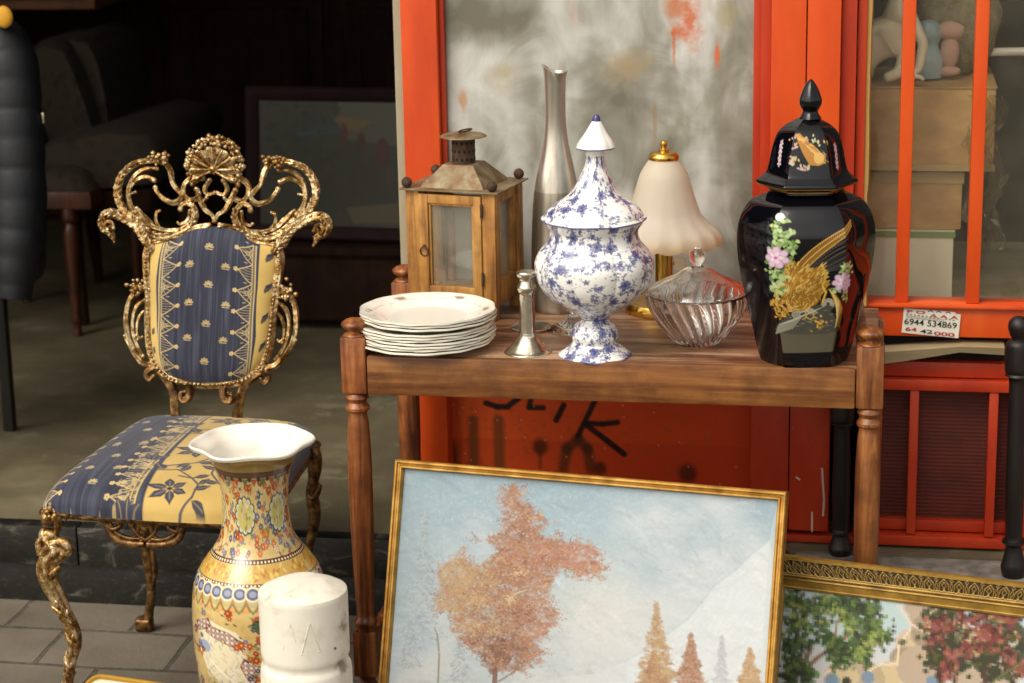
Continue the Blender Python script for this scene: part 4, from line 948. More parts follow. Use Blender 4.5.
def frame_rail(fr, prof, name, mt, par, which):
    """mitred moulding; prof = [(inset from outer edge, height off the face)]"""
    W, Hh = fr.W, fr.Hh; q = MB(); rows = []
    for ins, d in prof:
        a, b = {'top': ((ins, ins), (W-ins, ins)), 'bottom': ((W-ins, Hh-ins), (ins, Hh-ins)), 'left': ((ins, Hh-ins), (ins, ins)), 'right': ((W-ins, ins), (W-ins, Hh-ins))}[which]
        n_ = 40 if which in ('top', 'bottom') else 24
        rows.append([fr.P(a[0]+(b[0]-a[0])*t_, a[1]+(b[1]-a[1])*t_, d) for t_ in np.linspace(0, 1, n_)])
    q.grid(np.array(rows), flip=False)
    return q.build(name, mt, par, 35, par, True)
f1 = Lean(onY(397, 459, 3.5), 8.5, 17, .697)
pt = thing('framed_painting', 'framed autumn landscape oil painting with rust-red tree and thin gold frame, leaning on the table', 'painting', f1.P(f1.W/2, f1.Hh))
for w_ in ('top', 'bottom', 'left', 'right'):
    frame_rail(f1, [(0, -.012), (0, .010), (.002, .0125), (.005, .0125), (.0065, .009), (.009, .0085), (.011, .011), (.0135, .011), (.0155, .006), (.0165, .001)], 'frame_rail', GILT, pt, w_)
BACKB = pmat('brown_backing', [(.3, '5a4630'), (.7, '6d573c')], 8, rough=.9, bmp=0)
MB().add([f1.P(u, v_, d) for d in (-.0025, -.011) for u, v_ in ((.003, .003), (f1.W-.003, .003), (f1.W-.003, f1.Hh-.003), (.003, f1.Hh-.003))], [[0, 1, 2, 3], [7, 6, 5, 4], [0, 4, 5, 1], [1, 5, 6, 2], [2, 6, 7, 3], [3, 7, 4, 0]]).build('backing_board', BACKB, pt, 0, True, True)
mP, nP = 430, 560; ins = .0145
cv = Cv(mP, nP, f1.W-2*ins, f1.Hh-2*ins, '98afba', ins, ins)
r = np.random.default_rng(31)
U1 = f1.uv; sc1 = f1.uv(600, 560)[0]-f1.uv(599, 560)[0]
def A(x, y): return U1(380+x/2.932, 450+y/2.932)
def Bq(x, y): return U1(580+x/3.205, 470+y/3.205)
YY, XX = np.meshgrid((cv.ys-ins)/(f1.Hh), (cv.xs-ins)/f1.W, indexing='ij')
n1 = vnoise(mP, nP, 3, 4, 41); n2 = vnoise(mP, nP, 9, 12, 42)
cv.full(np.clip(1-YY/.25-.15*XX, 0, 1)*.9, '7d9fb1', .85)
cl = np.clip((n1*.7+n2*.3+.55*YY+.30*np.clip(XX-.35, -.3, .4)-.62)*3.6, 0, 1); cv.full(cl, 'b9c1c6', .95)
cv.full(np.clip((n2-.5)*3, 0, 1)*np.clip(YY*2-.3, 0, 1)*np.clip(1-XX*1.3, 0, 1), 'b3bcc2', .5)
cv.full(np.exp(-((XX-.52)/.16)**2-((YY-.42)/.14)**2), 'cbc8be', .6)
cv.poly([Bq(*q_) for q_ in ((610, 225), (560, 262), (500, 320), (430, 372), (390, 425), (345, 478), (300, 512), (240, 560), (150, 610), (60, 650), (-60, 670), (-60, 900), (640, 900))], 'bfc8cd', .8)
for _ in range(500):
    x = r.uniform(200, 610); y = r.uniform(260, 690)
    if y > 225+(610-x)*.95: cv.line([Bq(x, y), Bq(x-r.uniform(8, 30), y+r.uniform(10, 34))], r.uniform(.0008, .002), ['dcdfde', 'bcc4c8', 'e2e2de'][r.integers(3)], .35)
cv.full(np.clip((YY-.36)*5, 0, 1)*np.clip((n2-.32)*2.6, 0, 1), 'c2c4c2', .7)
cv.poly([Bq(*q_) for q_ in ((10, 655), (28, 630), (50, 655))], 'a8adac', .6)
for _ in range(1500):                                  # broad sky brushwork
    x, y = r.uniform(0, f1.W), r.uniform(0, f1.Hh*.8); a = r.normal(.1, .5); L_ = r.uniform(.012, .045); j_, i_ = min(mP-1, int((y-ins)/cv.dy)) if y > ins else 0, min(nP-1, int(max(0, x-ins)/cv.dx))
    k_ = r.uniform(.92, 1.07); c_ = np.clip(cv.a[j_, i_, :3], 0, 1); c_ = np.where(c_ <= .0031, c_*12.92, 1.055*c_**(1/2.4)-.055)*255*k_
    cv.line([(x, y), (x+L_*.5*math.cos(a), y+L_*.5*math.sin(a)-.002), (x+L_*math.cos(a), y+L_*math.sin(a))], r.uniform(.003, .008), np.clip(c_, 0, 255), .35, soft=3)
def conifer(P, x, y0, y1, hw, cols, n_, al):
    for _ in range(n_):
        t_ = r.random()**.7; y = y0+(y1-y0)*t_; sp_ = hw*(.10+.90*t_)*(.75+.25*math.sin(t_*22))
        xx = x+r.uniform(-1, 1)*sp_*r.uniform(.6, 1.1); cx, cy = P(xx, y)
        cv.ell(cx, cy, r.uniform(.0018, .0042), r.uniform(.0008, .0016), cols[r.integers(len(cols))], r.uniform(-.5, .5)+(.5 if xx > x else -.5), al)
for x, y0, y1, hw, n_ in ((130, 175, 560, 80, 420), (90, 480, 640, 50, 200), (235, 540, 680, 55, 200), (180, 330, 480, 60, 140)):
    conifer(A, x, y0, y1, hw, ['8d9ca6', '9aa7ae', 'b9bfc0', '84939d'], n_*2, .36)
conifer(Bq, 455, 530, 690, 38, ['9299a3', 'a2a6ac', '868c98'], 420, .45)
cv.line([A(168, 540), A(174, 600), A(170, 690), A(160, 800)], .0036, '8d8468', .9); cv.line([A(168, 545), A(160, 520)], .002, '8d8468', .8)
def tree(P, blobs, n_, sz, under=True):
    def dab(x, y, k, cols, al):
        cx, cy = P(x, y); cv.ell(cx, cy, sz*k, sz*k*r.uniform(.35, .6), cols[r.integers(len(cols))], r.uniform(-.8, .8), al)
    wts = np.array([b[4] for b in blobs], float); wts /= wts.sum()
    if under:
        for _ in range(int(n_*.55)):
            x, y, rx, ry, _w, cols = blobs[r.choice(len(blobs), p=wts)]; a = r.uniform(0, 6.28); d = r.random()**.5*1.02
            dab(x+rx*d*math.cos(a), y+ry*d*math.sin(a), r.uniform(1, 2.2), cols, .30)
    sub = []
    for x, y, rx, ry, w_, cols in blobs:
        for _ in range(14 if under else 1):
            a = r.uniform(0, 6.28); d = r.random()**.5*.95*under; c_ = [cols[r.integers(len(cols))] for _ in range(2)]
            sub.append((x+rx*d*math.cos(a), y+ry*d*math.sin(a), rx*(r.uniform(.2, .42) if under else 1), ry*(r.uniform(.18, .36) if under else 1), w_, c_+cols[:1]))
    w2 = np.array([b[4] for b in sub], float); w2 /= w2.sum()
    for _ in range(n_):
        x, y, rx, ry, _w, cols = sub[r.choice(len(sub), p=w2)]
        a = r.uniform(0, 6.28); d = min(abs(r.normal(0, .85)), 2.6); dab(x+rx*d*math.cos(a), y+ry*d*math.sin(a), r.uniform(.4, 1.15)*(1 if d < 1.2 else .55), cols, r.uniform(.35, .8))
RU = ['a0653c', 'ae7848', '8c5232', 'ba8c5c', '965c38']; GO = ['b38c50', 'c4a066', 'a07a40', 'b0834c']; RE = ['ad6848', 'b67a58', '9e5a3e', 'be8e6c']; DK = ['7a4a30', '86583a', '8f6240']
cv.line([A(345, 560), A(338, 640), A(335, 720), A(330, 820)], .009, '7d5743', .95); cv.line([A(340, 640), A(300, 560)], .003, '7d5743', .8); cv.line([A(345, 680), A(395, 650), A(420, 600)], .003, '86624c', .8)
cv.line([A(415, 330), A(410, 220), A(395, 130)], .0022, '7d5743', .8)
tree(A, [(400, 340, 60, 60, 3, RU), (360, 350, 60, 45, 2, RU+GO), (470, 350, 55, 45, 2, RU+RE), (392, 125, 16, 26, .6, RU), (405, 190, 45, 45, 2, RU), (430, 215, 60, 30, 1, RU), (400, 265, 75, 40, 3, RU), (440, 300, 90, 45, 3, RE), (560, 310, 75, 38, 3, RE), (610, 345, 40, 22, 1, RE), (510, 300, 50, 40, 2, RU),
          (225, 370, 52, 50, 3, GO), (215, 440, 50, 35, 2, GO), (290, 400, 70, 50, 3, GO), (390, 400, 110, 70, 6, RU), (330, 480, 110, 60, 5, GO+RU), (430, 490, 90, 60, 5, RU+RE), (350, 560, 95, 50, 4, RU+DK), (400, 600, 75, 45, 3, RU+DK), (340, 610, 45, 40, 2, DK), (270, 520, 60, 50, 2, RU+GO)], 15000, .0027)
for _ in range(420):                                   # ragged sprays and gaps at the crown's edge
    bx = [(392, 125, 22, 30), (405, 190, 50, 50), (440, 300, 90, 50), (560, 310, 85, 45), (610, 345, 45, 26), (225, 370, 60, 58), (215, 440, 56, 42), (390, 400, 112, 76), (330, 480, 118, 66), (430, 490, 98, 66), (350, 560, 102, 54), (400, 600, 80, 50), (300, 300, 60, 40), (470, 240, 50, 40)][r.integers(14)]
    a = r.uniform(0, 6.28); x, y = bx[0]+bx[2]*math.cos(a)*.8, bx[1]+bx[3]*math.sin(a)*.8; da = a+r.normal(0, .5)-.15; c_ = (RU+GO+RE)[r.integers(12)]
    for k in range(r.integers(4, 10)):
        x += 5*math.cos(da); y += 4*math.sin(da); da += r.normal(0, .25)
        for _q in range(2): cx, cy = A(x+r.normal(0, 3), y+r.normal(0, 3)); cv.ell(cx, cy, .0016*(1-k*.06), .0008, c_, da, .7)
for _ in range(420):
    x, y = r.uniform(170, 620), r.uniform(130, 640); cx, cy = A(x, y)
    cv.ell(cx, cy, r.uniform(.0012, .003), r.uniform(.0008, .0018), ['a9b8c0', 'b4bec2', 'c0c6c6'][r.integers(3)], r.uniform(0, 3), .40)
for _ in range(60):
    x, y = r.uniform(300, 440), r.uniform(300, 640); cv.line([A(x, y), A(x+r.normal(0, 14), y-r.uniform(6, 26))], .0009, '6e4a36', .5)
ridge = [(610, 225), (560, 262), (500, 320), (430, 372), (390, 425), (345, 478), (300, 512), (240, 560), (150, 610)]
cv.poly([Bq(*q_) for q_ in ridge+[(150, 800), (640, 800)]], 'd3d8da', .30); cv.line([Bq(*q_) for q_ in ridge], .003, '9fb2bc', .45, soft=3)
tree(A, [(400, 480, 90, 60, 2, ['6a4432', '754c38']), (360, 560, 80, 40, 2, ['644030', '6f4836']), (415, 250, 45, 50, 1, ['74503c', '6a4836'])], 420, .0022, False)
tree(A, [(400, 360, 50, 22, 1, ['d8bb7c', 'cda868']), (380, 440, 26, 22, 1, ['dcc48e', 'd2b070']), (300, 440, 60, 24, 1, ['cfa968', 'c89c5c'])], 260, .0018, False)
cv.line([A(375, 440), A(400, 420), A(430, 410)], .0018, 'c9b496', .9)
CON = lambda x, y0, y1, hw, cols: [(x+(6 if k % 2 else -6)*k/6, y0+(y1-y0)*(k+.6)/7, max(8, hw*(k+.7)/7), (y1-y0)/7*.75, .4+k*.5, cols) for k in range(7)]
tree(Bq, CON(245, 430, 720, 78, GO+['9c8648', 'a5754a'])+CON(235, 590, 740, 70, RU+GO), 5200, .0022)
tree(Bq, CON(355, 525, 720, 58, RU+['b08a68']), 2600, .0020); tree(Bq, CON(545, 570, 720, 52, GO+['b8956a']), 1900, .0020)
cv.full(np.clip((YY-.80)*6, 0, 1)*np.clip((n2-.25)*3, 0, 1), 'cfc6b4', .8)
for _ in range(300):
    x, y = r.uniform(.02, f1.W-.02), r.uniform(f1.Hh*.82, f1.Hh-.02); cv.ell(x, y, r.uniform(.004, .02), .0016, ['b58d62', 'c4a27a', '9c8a6c', 'd5cbb8'][r.integers(4)], 0, .6)
# paler strip at the right, painted in for the glass edge and mat shadow
cv.poly([Bq(640, 70), Bq(606, 225), Bq(578, 683), Bq(560, 900), Bq(640, 900), Bq(660, 70)], 'b3c3c8', .45)
cv.full(np.clip((vnoise(mP, nP, 150, 200, 50, 1)-.5)*.5, -.2, .2).clip(0), 'ffffff', .25)
g_ = cv.a[..., :3] @ np.array([.3, .55, .15]); cv.a[..., :3] = (cv.a[..., :3]*.78+g_[..., None]*.22)*.80
P = np.array([[f1.P(u, v_, .0005) for u in cv.xs] for v_ in cv.ys])
MB().grid(P, C=cv.a).build('painted_canvas', PICT, pt, 60, True)

# tapestry in an ornate frame
f2 = Lean(onY(787, 555, 3.5)-np.array([math.cos(R(12.6)), -math.sin(R(12.6)), 0])*.055, 12.6, 15, .70)
tp = thing('framed_tapestry', 'needlepoint garden scene in a wide ornate carved gold frame, standing right of the autumn painting', 'tapestry', f2.P(f2.W/2, f2.Hh))
GILT2 = pmat('gilded_moulding', [(.3, '705220'), (.55, '98762f'), (.8, 'ab8c48')], 30, (1, 1, 1), .5, .35, bmp=.15, bscale=80)
ORN = amat('carved_gilt_band', .45, .36, bmp=.1)
BW = .026
def orn_band(which):
    W, Hh = f2.W, f2.Hh
    n_ = 700 if which in ('top',) else 300; m_ = 30
    L_ = (W-.01) if which in ('top', 'bottom') else (Hh-.01)
    if which in ('left', 'right') or which == 'bottom': n_ = 260
    cv = Cv(m_, n_, L_, BW, '2e2110')
    per = .026; K = int(L_/per)
    for k in range(K+1):
        x = (k+.5)*per
        cv.line([(x-.009, BW*.95), (x-.0075, BW*.45), (x, BW*.15), (x+.0075, BW*.45), (x+.009, BW*.95)], .0016, 'b08f46', 1, .5)
        cv.line([(x, BW*.8), (x-.004, BW*.55), (x, BW*.35), (x+.004, BW*.55), (x, BW*.8)], .0014, 'a5843e', 1, .5)
        cv.ell(x, BW*.87, .0022, .0016, 'b99a52', 0, 1, .5)
        for s_ in (-1, 1):
            cv.line([(x+s_*.013, BW*.9), (x+s_*.0105, BW*.6), (x+s_*.013, BW*.35), (x+s_*.010, BW*.2)], .0013, '9a7a38', 1, .4)
            cv.ell(x+s_*.0125, BW*.12, .0018, .0014, 'a88748', 0, 1, .5)
    cv.line([(0, .0012), (L_, .0012)], .0018, 'b08f46', 1, .5); cv.line([(0, BW-.0012), (L_, BW-.0012)], .0018, 'b08f46', 1, .5)
    hgt = cv.a[..., 0]; hgt = np.clip(hgt/.4, 0, 1)*.0022
    rows = []
    for j in range(m_):
        ins = .004+BW*j/(m_-1); d0 = .020-.006*(j/(m_-1))
        a, b = {'top': ((ins, ins), (W-ins, ins)), 'bottom': ((W-ins, Hh-ins), (ins, Hh-ins)), 'left': ((ins, Hh-ins), (ins, ins)), 'right': ((W-ins, ins), (W-ins, Hh-ins))}[which]
        rows.append([f2.P(a[0]+(b[0]-a[0])*t_, a[1]+(b[1]-a[1])*t_, d0+hgt[j, i]) for i, t_ in enumerate(np.linspace(0, 1, n_))])
    MB().grid(np.array(rows), C=cv.a).build('carved_band', ORN, tp, 70, True, True)
for w_ in ('top', 'bottom', 'left', 'right'):
    frame_rail(f2, [(0, -.015), (0, .018), (.002, .021), (.0045, .0205)], 'outer_moulding', GILT2, tp, w_)
    orn_band(w_)
    i0 = .004+BW-.0005
    frame_rail(f2, [(i0, .0145), (i0+.003, .016), (i0+.006, .0135), (i0+.007, .011), (i0+.010, .0118), (i0+.012, .009), (i0+.022, .0055), (i0+.024, .007), (i0+.027, .005), (i0+.028, .0005)], 'inner_moulding', GILT2, tp, w_)
MB().add([f2.P(u, v_, d) for d in (-.004, -.014) for u, v_ in ((.003, .003), (f2.W-.003, .003), (f2.W-.003, f2.Hh-.003), (.003, f2.Hh-.003))], [[0, 1, 2, 3], [7, 6, 5, 4], [0, 4, 5, 1], [1, 5, 6, 2], [2, 6, 7, 3], [3, 7, 4, 0]]).build('backing_board', BACKB, tp, 0, True, True)
ins = i0+.0275; m_, n_ = 150, 290
cv = Cv(m_, n_, f2.W-2*ins, f2.Hh-2*ins, 'a9b4bc', ins, ins); r = np.random.default_rng(77)
def T(x, y): return f2.uv(780+x/4.197, 545+y/4.197)
cv.full(np.clip((cv.ys-ins)/.20, 0, 1)[:, None]*np.ones((1, n_)), 'c3c0b4', .6)
CLC = ['9c8a72', 'a8957a', '8d7d68', 'b5a084']
for x, y, rr_ in ((600, 300, 60), (560, 420, 75), (640, 370, 90), (520, 480, 60), (470, 540, 60), (350, 560, 90), (260, 560, 80), (600, 520, 110), (700, 330, 90), (740, 440, 120), (850, 500, 160), (560, 260, 40)):
    cx, cy = T(x, y); cv.ell(cx, cy, rr_/4.197*.0017, rr_/4.197*.0015, CLC[r.integers(4)], 0, .95)
for pts in ([(500, 255), (550, 330), (600, 362)], [(550, 350), (500, 420), (490, 500), (420, 500), (370, 530)], [(280, 500), (200, 530), (160, 570)]):
    cv.line([T(*q_) for q_ in pts], .0036, 'd6c3a6', .9)
for x, y, rr_ in ((220, 570, 34), (370, 555, 28), (640, 575, 30), (330, 600, 20)):
    cx, cy = T(x, y); cv.ell(cx, cy, rr_/4.197*.0016, rr_/4.197*.0016, '5f8496', 0, .9)
def blotch(pts, n1, rad, cols, s0, s1):
    for _ in range(n1):
        x, y = pts[r.integers(len(pts))]; cx, cy = T(x+r.normal(0, rad), y+r.normal(0, rad))
        cv.ell(cx, cy, r.uniform(s0, s1), r.uniform(s0, s1)*.7, cols[r.integers(len(cols))], r.uniform(0, 3), .97)
cv.line([T(90, 540), T(150, 480), (T(260, 400)), T(330, 340)], .007, '7d5a34', .95); cv.line([T(20, 600), T(90, 520), T(130, 430)], .009, '6a4b2c', .95); cv.line([T(230, 420), T(240, 320)], .004, '8a6238', .9)
GT = ['2f3f22', '3d5029', '4b6030', '27341d', '5f7438']
blotch([(60, 230), (120, 260), (60, 330), (190, 250), (250, 240), (320, 260), (380, 270), (160, 330), (220, 400), (300, 320), (280, 450), (360, 400), (380, 330), (440, 390), (60, 420), (50, 500), (350, 450), (100, 400), (240, 470)], 900, 24, GT, .003, .0075)
blotch([(290, 340), (400, 390), (230, 290), (330, 460), (120, 320), (200, 230), (60, 280)], 150, 24, ['7d8a42', '929a54', '66783c'], .002, .0045)
blotch([(60, 560), (120, 550), (30, 600)], 60, 26, GT, .004, .009)
RT = ['5e2a22', '743a32', '80463c', '4a221c', '8c5448']
DT = ['2e2a1c', '3b3522', '453f28', '2c3524']
blotch([(660, 290), (720, 300), (850, 300), (900, 420), (760, 400), (680, 420), (950, 350), (1000, 400), (820, 470), (700, 500), (900, 520), (1000, 520), (660, 470), (960, 300)], 520, 34, DT, .004, .009)
blotch([(660, 350), (640, 400), (780, 300), (840, 310), (920, 300), (980, 310), (700, 340), (900, 370), (880, 410), (960, 450), (730, 460), (800, 420), (1000, 500), (700, 540), (850, 360)], 300, 22, RT, .003, .007)
blotch([(900, 330), (800, 470), (760, 370), (1000, 380)], 40, 24, ['8f7a58', 'a58d66', '4c5a38'], .002, .004)
cv.line([T(870, 600), T(940, 540), T(1010, 500)], .003, '6a7040', .9); cv.line([T(860, 480), T(865, 620)], .009, '3b2a1e', .95)
cx, cy = T(280, 575); cv.ell(cx, cy, .008, .009, '2e2a20')
# below the picture's visible part: lawn and flower beds
g = np.clip(((cv.ys-ins)-.16)/.03, 0, 1)[:, None]*np.ones((1, n_)); cv.full(g, '66703f', .95)
nz = vnoise(m_, n_, 12, 24, 5); cv.full(g*(nz > .55), '8a5a4a', .8)
b4 = cv.a[:150, :290].reshape(75, 2, 145, 2, 4).mean((1, 3)); cv.a = np.repeat(np.repeat(b4, 2, 0), 2, 1)
# stitches: quantise to the canvas weave
q8 = cv.a[..., :3]; lev = np.round(q8**.45*14)/14; cv.a[..., :3] = lev**(1/.45)
wv_ = ((np.arange(m_)[:, None] % 2)*.06+(np.arange(n_)[None] % 2)*.06); cv.a[..., :3] *= (1-wv_)[..., None]
NEED = amat('needlepoint', .85, bmp=.3, bscale=500, sheen=.2)
P = np.array([[f2.P(u, v_, .0012) for u in cv.xs] for v_ in cv.ys]); MB().grid(P, C=cv.a).build('needlepoint_canvas', NEED, tp, 60, True)

# cream tray with a gilt rim propped at the bottom left
ft = Lean(onY(86, 671.5, 3.155), 11, 26, .40)
ty = thing('serving_tray', 'cream tray with rounded corners and a gilt rim propped in front of the floor vase', 'tray', ft.P(.2, ft.Hh))
def rr_out(W, Hh, rad, ins, k=10):
    out = []
    for cx, cy, a0 in ((rad, rad, math.pi), (W-rad, rad, 1.5*math.pi), (W-rad, Hh-rad, 0), (rad, Hh-rad, .5*math.pi)):
        for t_ in np.linspace(0, math.pi/2, k): out.append((cx+(rad-ins)*math.cos(a0+t_), cy+(rad-ins)*math.sin(a0+t_)))
    return out
rows = [[ft.P(u, v_, d) for u, v_ in rr_out(ft.W, ft.Hh, .035, i_)] for i_, d in ((.002, -.008), (0, 0), (.001, .005), (.004, .0075), (.007, .006), (.0085, .002))]
YGILT = pmat('yellow_gilt', [(.3, 'b4842c'), (.6, 'cfa040'), (.8, 'dcb65c')], 9, rough=.35, metal=.35, bmp=.05)
MB().grid(np.array(rows), True, True).build('gilt_rim', YGILT, ty, 60, True, True)
CREAM = pmat('cream_enamel', [(.3, 'd8cfae'), (.7, 'e4dcc2')], 6, rough=.3, bmp=0)
rows = [[ft.P(u, v_, d) for u, v_ in rr_out(ft.W, ft.Hh, .035, i_)] for i_, d in ((.0083, .002), (.015, -.001), (.034, -.0015))]
MB().grid(np.array(rows), True, False, True).build('tray_face', CREAM, ty, 60, True, True)

# ------------------------------------------------------------------ floor vase
fb = np.array([-1.033, 3.315, 0.]); fv = thing('floor_vase', 'tall yellow floral porcelain floor vase with a flared white mouth', 'vase', fb)
GLZ = amat('yellow_glazed_porcelain', .16, .3, coat=.5, spec=.5)
fx = 257
rows = [(441, 59), (444, 55), (449, 47), (456, 42), (463, 39.5), (474, 36), (491, 33.5), (512, 33.5), (530, 36), (540, 40.5), (549, 47), (558, 54), (568, 60.5), (580, 65), (596, 67.5), (620, 68), (650, 67), (675, 64), (700, 59), (725, 53), (745, 48), (757, 46)]
P_ = pixprof(fx, rows, fb); zl = P_[-1][1]
P_ = P_[:-1]+[(P_[-1][0]-.002, .012), (P_[-1][0]-.001, .0005)]
Ps, L = sprof(P_, 420); n_ = 560; WH = 2*math.pi*.105
cv = Cv(420, n_, WH, L, 'c0a468', -WH/2, 0); r = np.random.default_rng(19)
n1 = vnoise(420, n_, 8, 12, 3); n2 = vnoise(420, n_, 60, 80, 4, 2)
cv.full(np.clip((n1-.4)*3, 0, 1), 'cfb880', .8); cv.full(np.clip((n2-.6)*6, 0, 1), 'a8863c', .35)
arc = np.linspace(0, L, 420)
def zrow(y):
    z_ = onY(fx, y, fb[1])[2]; return float(np.interp(-z_, -Ps[:, 1], arc))
def V_(x, y):
    """photo pixel on the vase -> canvas"""
    s_ = zrow(y); r_ = float(np.interp(s_, arc, Ps[:, 0])); w_ = onY(x, y, fb[1]-r_*.6); u = math.asin(max(-.99, min(.99, (x-fx)/(r_/mpp(onY(fx, y, fb[1]))))))
    return (u/(2*math.pi)*WH, s_)
kp = .00175
def band(y0, y1, col, al=1): cv.full(((cv.ys > zrow(y0)) & (cv.ys < zrow(y1)))[:, None]*np.ones((1, n_)), col, al)
# neck garlands
OR = ['b5502a', 'c46a34', 'a03c28']; GRN = ['53603a', '6d7a44', '3e4a30']; BLU = ['4a5478', '6a7396']
def posy(cx, cy, sz):
    for _ in range(5): cv.leaf(cx+r.normal(0, sz*.7), cy+r.normal(0, sz*.6), sz*1.2, sz*.45, r.uniform(0, 6.28), GRN[r.integers(3)], .9)
    for _ in range(3):
        x, y = cx+r.normal(0, sz*.8), cy+r.normal(0, sz*.8); c_ = (OR+BLU+['d9b98a'])[r.integers(6)]
        cv.flower(x, y, sz*r.uniform(.55, 1), 6, c_, 'd8b040', r.uniform(0, 6), .95, edge='7d3420' if c_ in OR else '3a3f5c')
s0, s1 = zrow(470), zrow(545)
for k in range(120):
    posy(-WH/2+WH*(k+.5)/120+r.normal(0, .006), s0+(s1-s0)*((k*.381) % 1), .0085)
for k in range(6):
    u = -WH/2+WH*(k+.69)/6; y_ = zrow(505)
    for a in np.linspace(0, 6.28, 12, endpoint=False): cv.ell(u+.026*math.cos(a), y_+.027*math.sin(a), .0085, .0085, '2e3a30')
    for a in np.linspace(0, 6.28, 12, endpoint=False): cv.ell(u+.025*math.cos(a), y_+.026*math.sin(a), .0066, .0066, 'b9bfae')
    cv.ell(u, y_, .026, .027, 'b3a55e')
    for _ in range(26): cv.leaf(u+r.normal(0, .011), y_+r.normal(0, .012), .012, .004, r.uniform(-2.2, -.9), ['8a7c46', 'd0c190', '6f7a3e', 'c0a0a0'][r.integers(4)], .9)
# bands
band(440, 462, '8f7440', .95); band(461, 467, '4f3626', .95)
for k in range(26):
    u = -WH/2+WH*k/26; y_ = zrow(470); cv.poly([(u-.010, y_-.004), (u+.010, y_-.004), (u, y_+.012)], ['5c6b3c', '9c4a28'][k % 2], .95); cv.ell(u+.013, y_-.003, .006, .005, '4a2e3a')
band(545, 549, '4a1d18'); 
for k in range(80): cv.ell(-WH/2+WH*k/80, zrow(547), .0022, .0022, 'e0d3a8')
band(549.5, 563, 'bf9a4a', .9)
for k in range(260): cv.leaf(-WH/2+r.random()*WH, zrow(556)+r.normal(0, .006), .012, .005, r.uniform(0, 6), ['b98530', 'dfbf60', 'a86a2a'][r.integers(3)], .8)
band(563.5, 566.5, '4a1d18')
for k in range(96): cv.ell(-WH/2+WH*k/96, zrow(565), .0018, .0018, 'e0d3a8')
y1_, y2_ = zrow(567), zrow(590); band(567, 583, '9aa070', .55)
for k in range(30):
    u = -WH/2+WH*(k+.5)/30
    cv.ell(u, y1_+.010, .0135, .013, 'd8cba0'); cv.ell(u, y1_+.010, .0105, .0098, '46506e'); cv.ell(u, y1_+.010, .0062, .0055, '8a8aa0')
    u2 = u+WH/60
    cv.poly([(u2-.0085, y1_+.040), (u2, y1_+.016), (u2+.0085, y1_+.040)], 'b8552c', .95); cv.poly([(u2-.005, y1_+.040), (u2, y1_+.024), (u2+.005, y1_+.040)], 'd8a060', .95)
    cv.line([(u-.012, y1_+.026), (u, y1_+.042), (u+.012, y1_+.026)], .003, '6e7a4a', .9)
band(590, 594, 'cbb070', .6)
for k in range(700): cv.leaf(-WH/2+WH*r.random(), zrow(466)+r.random()*(L-zrow(466)), r.uniform(.003, .008), .002, r.uniform(0, 6.28), ['a07a30', 'b5602c', 'e0c47c', '7a6a3a', 'c07a34'][r.integers(5)], .6)
# body panels: lattice, pale robed shapes, blossoms
for c0 in (-.215, .0, .215):
    def VB(x, y):
        a, b = V_(x, y); return (a+c0, b)
    cv.poly([VB(*q_) for q_ in ((196, 604), (204, 598), (232, 607), (243, 617), (240, 640), (250, 655), (236, 672), (216, 660), (202, 648), (196, 628))], 'd9cfae')
    latt = [[VB(*q_) for q_ in pp] for pp in (((194, 606), (206, 598), (209, 606), (196, 614)), ((204, 604), (224, 608), (239, 617), (237, 624), (218, 618), (203, 612)), ((239, 632), (252, 640), (249, 662), (240, 650), (235, 640)))]
    for pg in latt:
        cv.poly(pg, '3a2026')
        P2 = np.array(pg); lo, hi = P2.min(0), P2.max(0); x = lo[0]; row = 0
        yv = lo[1]
        while yv < hi[1]:
            x = lo[0]+(row % 2)*.0042
            while x < hi[0]:
                ins_ = False
                for (xa, ya), (xb, yb) in zip(P2, np.roll(P2, -1, 0)):
                    if (ya > yv) != (yb > yv) and x < (xb-xa)*(yv-ya)/(yb-ya)+xa: ins_ = not ins_
                if ins_: cv.poly([(x-.0034, yv), (x, yv-.0036), (x+.0034, yv), (x, yv+.0036)], ['d9cdb8', 'b98f86'][(row+int(x*1e4)) % 2])
                x += .0084
            yv += .0042; row += 1
        cv.line(pg+[pg[0]], .0014, '8a4a3c', .9)
    for k in range(90):
        x, y = r.uniform(200, 240), r.uniform(612, 664); cv.line([VB(x, y), VB(x+r.uniform(-4, 5), y+r.uniform(2, 9))], r.uniform(.001, .003), ['b9b49c', '7e8476', 'a89a7a', 'c79a86', 'e4dcc4', '8f99aa'][r.integers(6)], .6)
    cx, cy = VB(202, 626); cv.ell(cx, cy, .012, .010, '8b98b4', .4, .9)
    cv.line([VB(208, 640), VB(222, 652), VB(240, 664)], .004, 'e6dfc6', .9); cv.line([VB(236, 672), VB(250, 657)], .003, '9c3a30', .9)
    for x, y, s_ in ((212, 668, .010), (226, 664, .010), (252, 600, .009), (257, 612, .011), (262, 622, .010), (258, 640, .008), (250, 672, .008), (262, 668, .009), (200, 590, .006), (285, 630, .011), (296, 650, .010), (280, 600, .010)):
        cx, cy = VB(x, y); posy(cx, cy, s_)
    cx, cy = VB(255, 600); cv.ell(cx, cy, .011, .009, '2c3a2c')
    for k in range(20): cv.leaf(cx+r.normal(0, .006), cy+r.normal(0, .005), .007, .003, r.uniform(0, 6), '4a5a3a', .9)
for k in range(110): posy(-WH/2+WH*r.random(), zrow(690)+r.random()*(L-zrow(690)), .010)
for k in range(170):
    u_, y_ = -WH/2+WH*r.random(), zrow(594)+r.random()*(zrow(690)-zrow(594)); j_ = int((y_)/L*419); i_ = int((u_+WH/2)/WH*(n_-1)); c_ = cv.a[j_, i_, :3]
    if c_[2] < .22 and c_[0] > .35: posy(u_, y_, .0075)
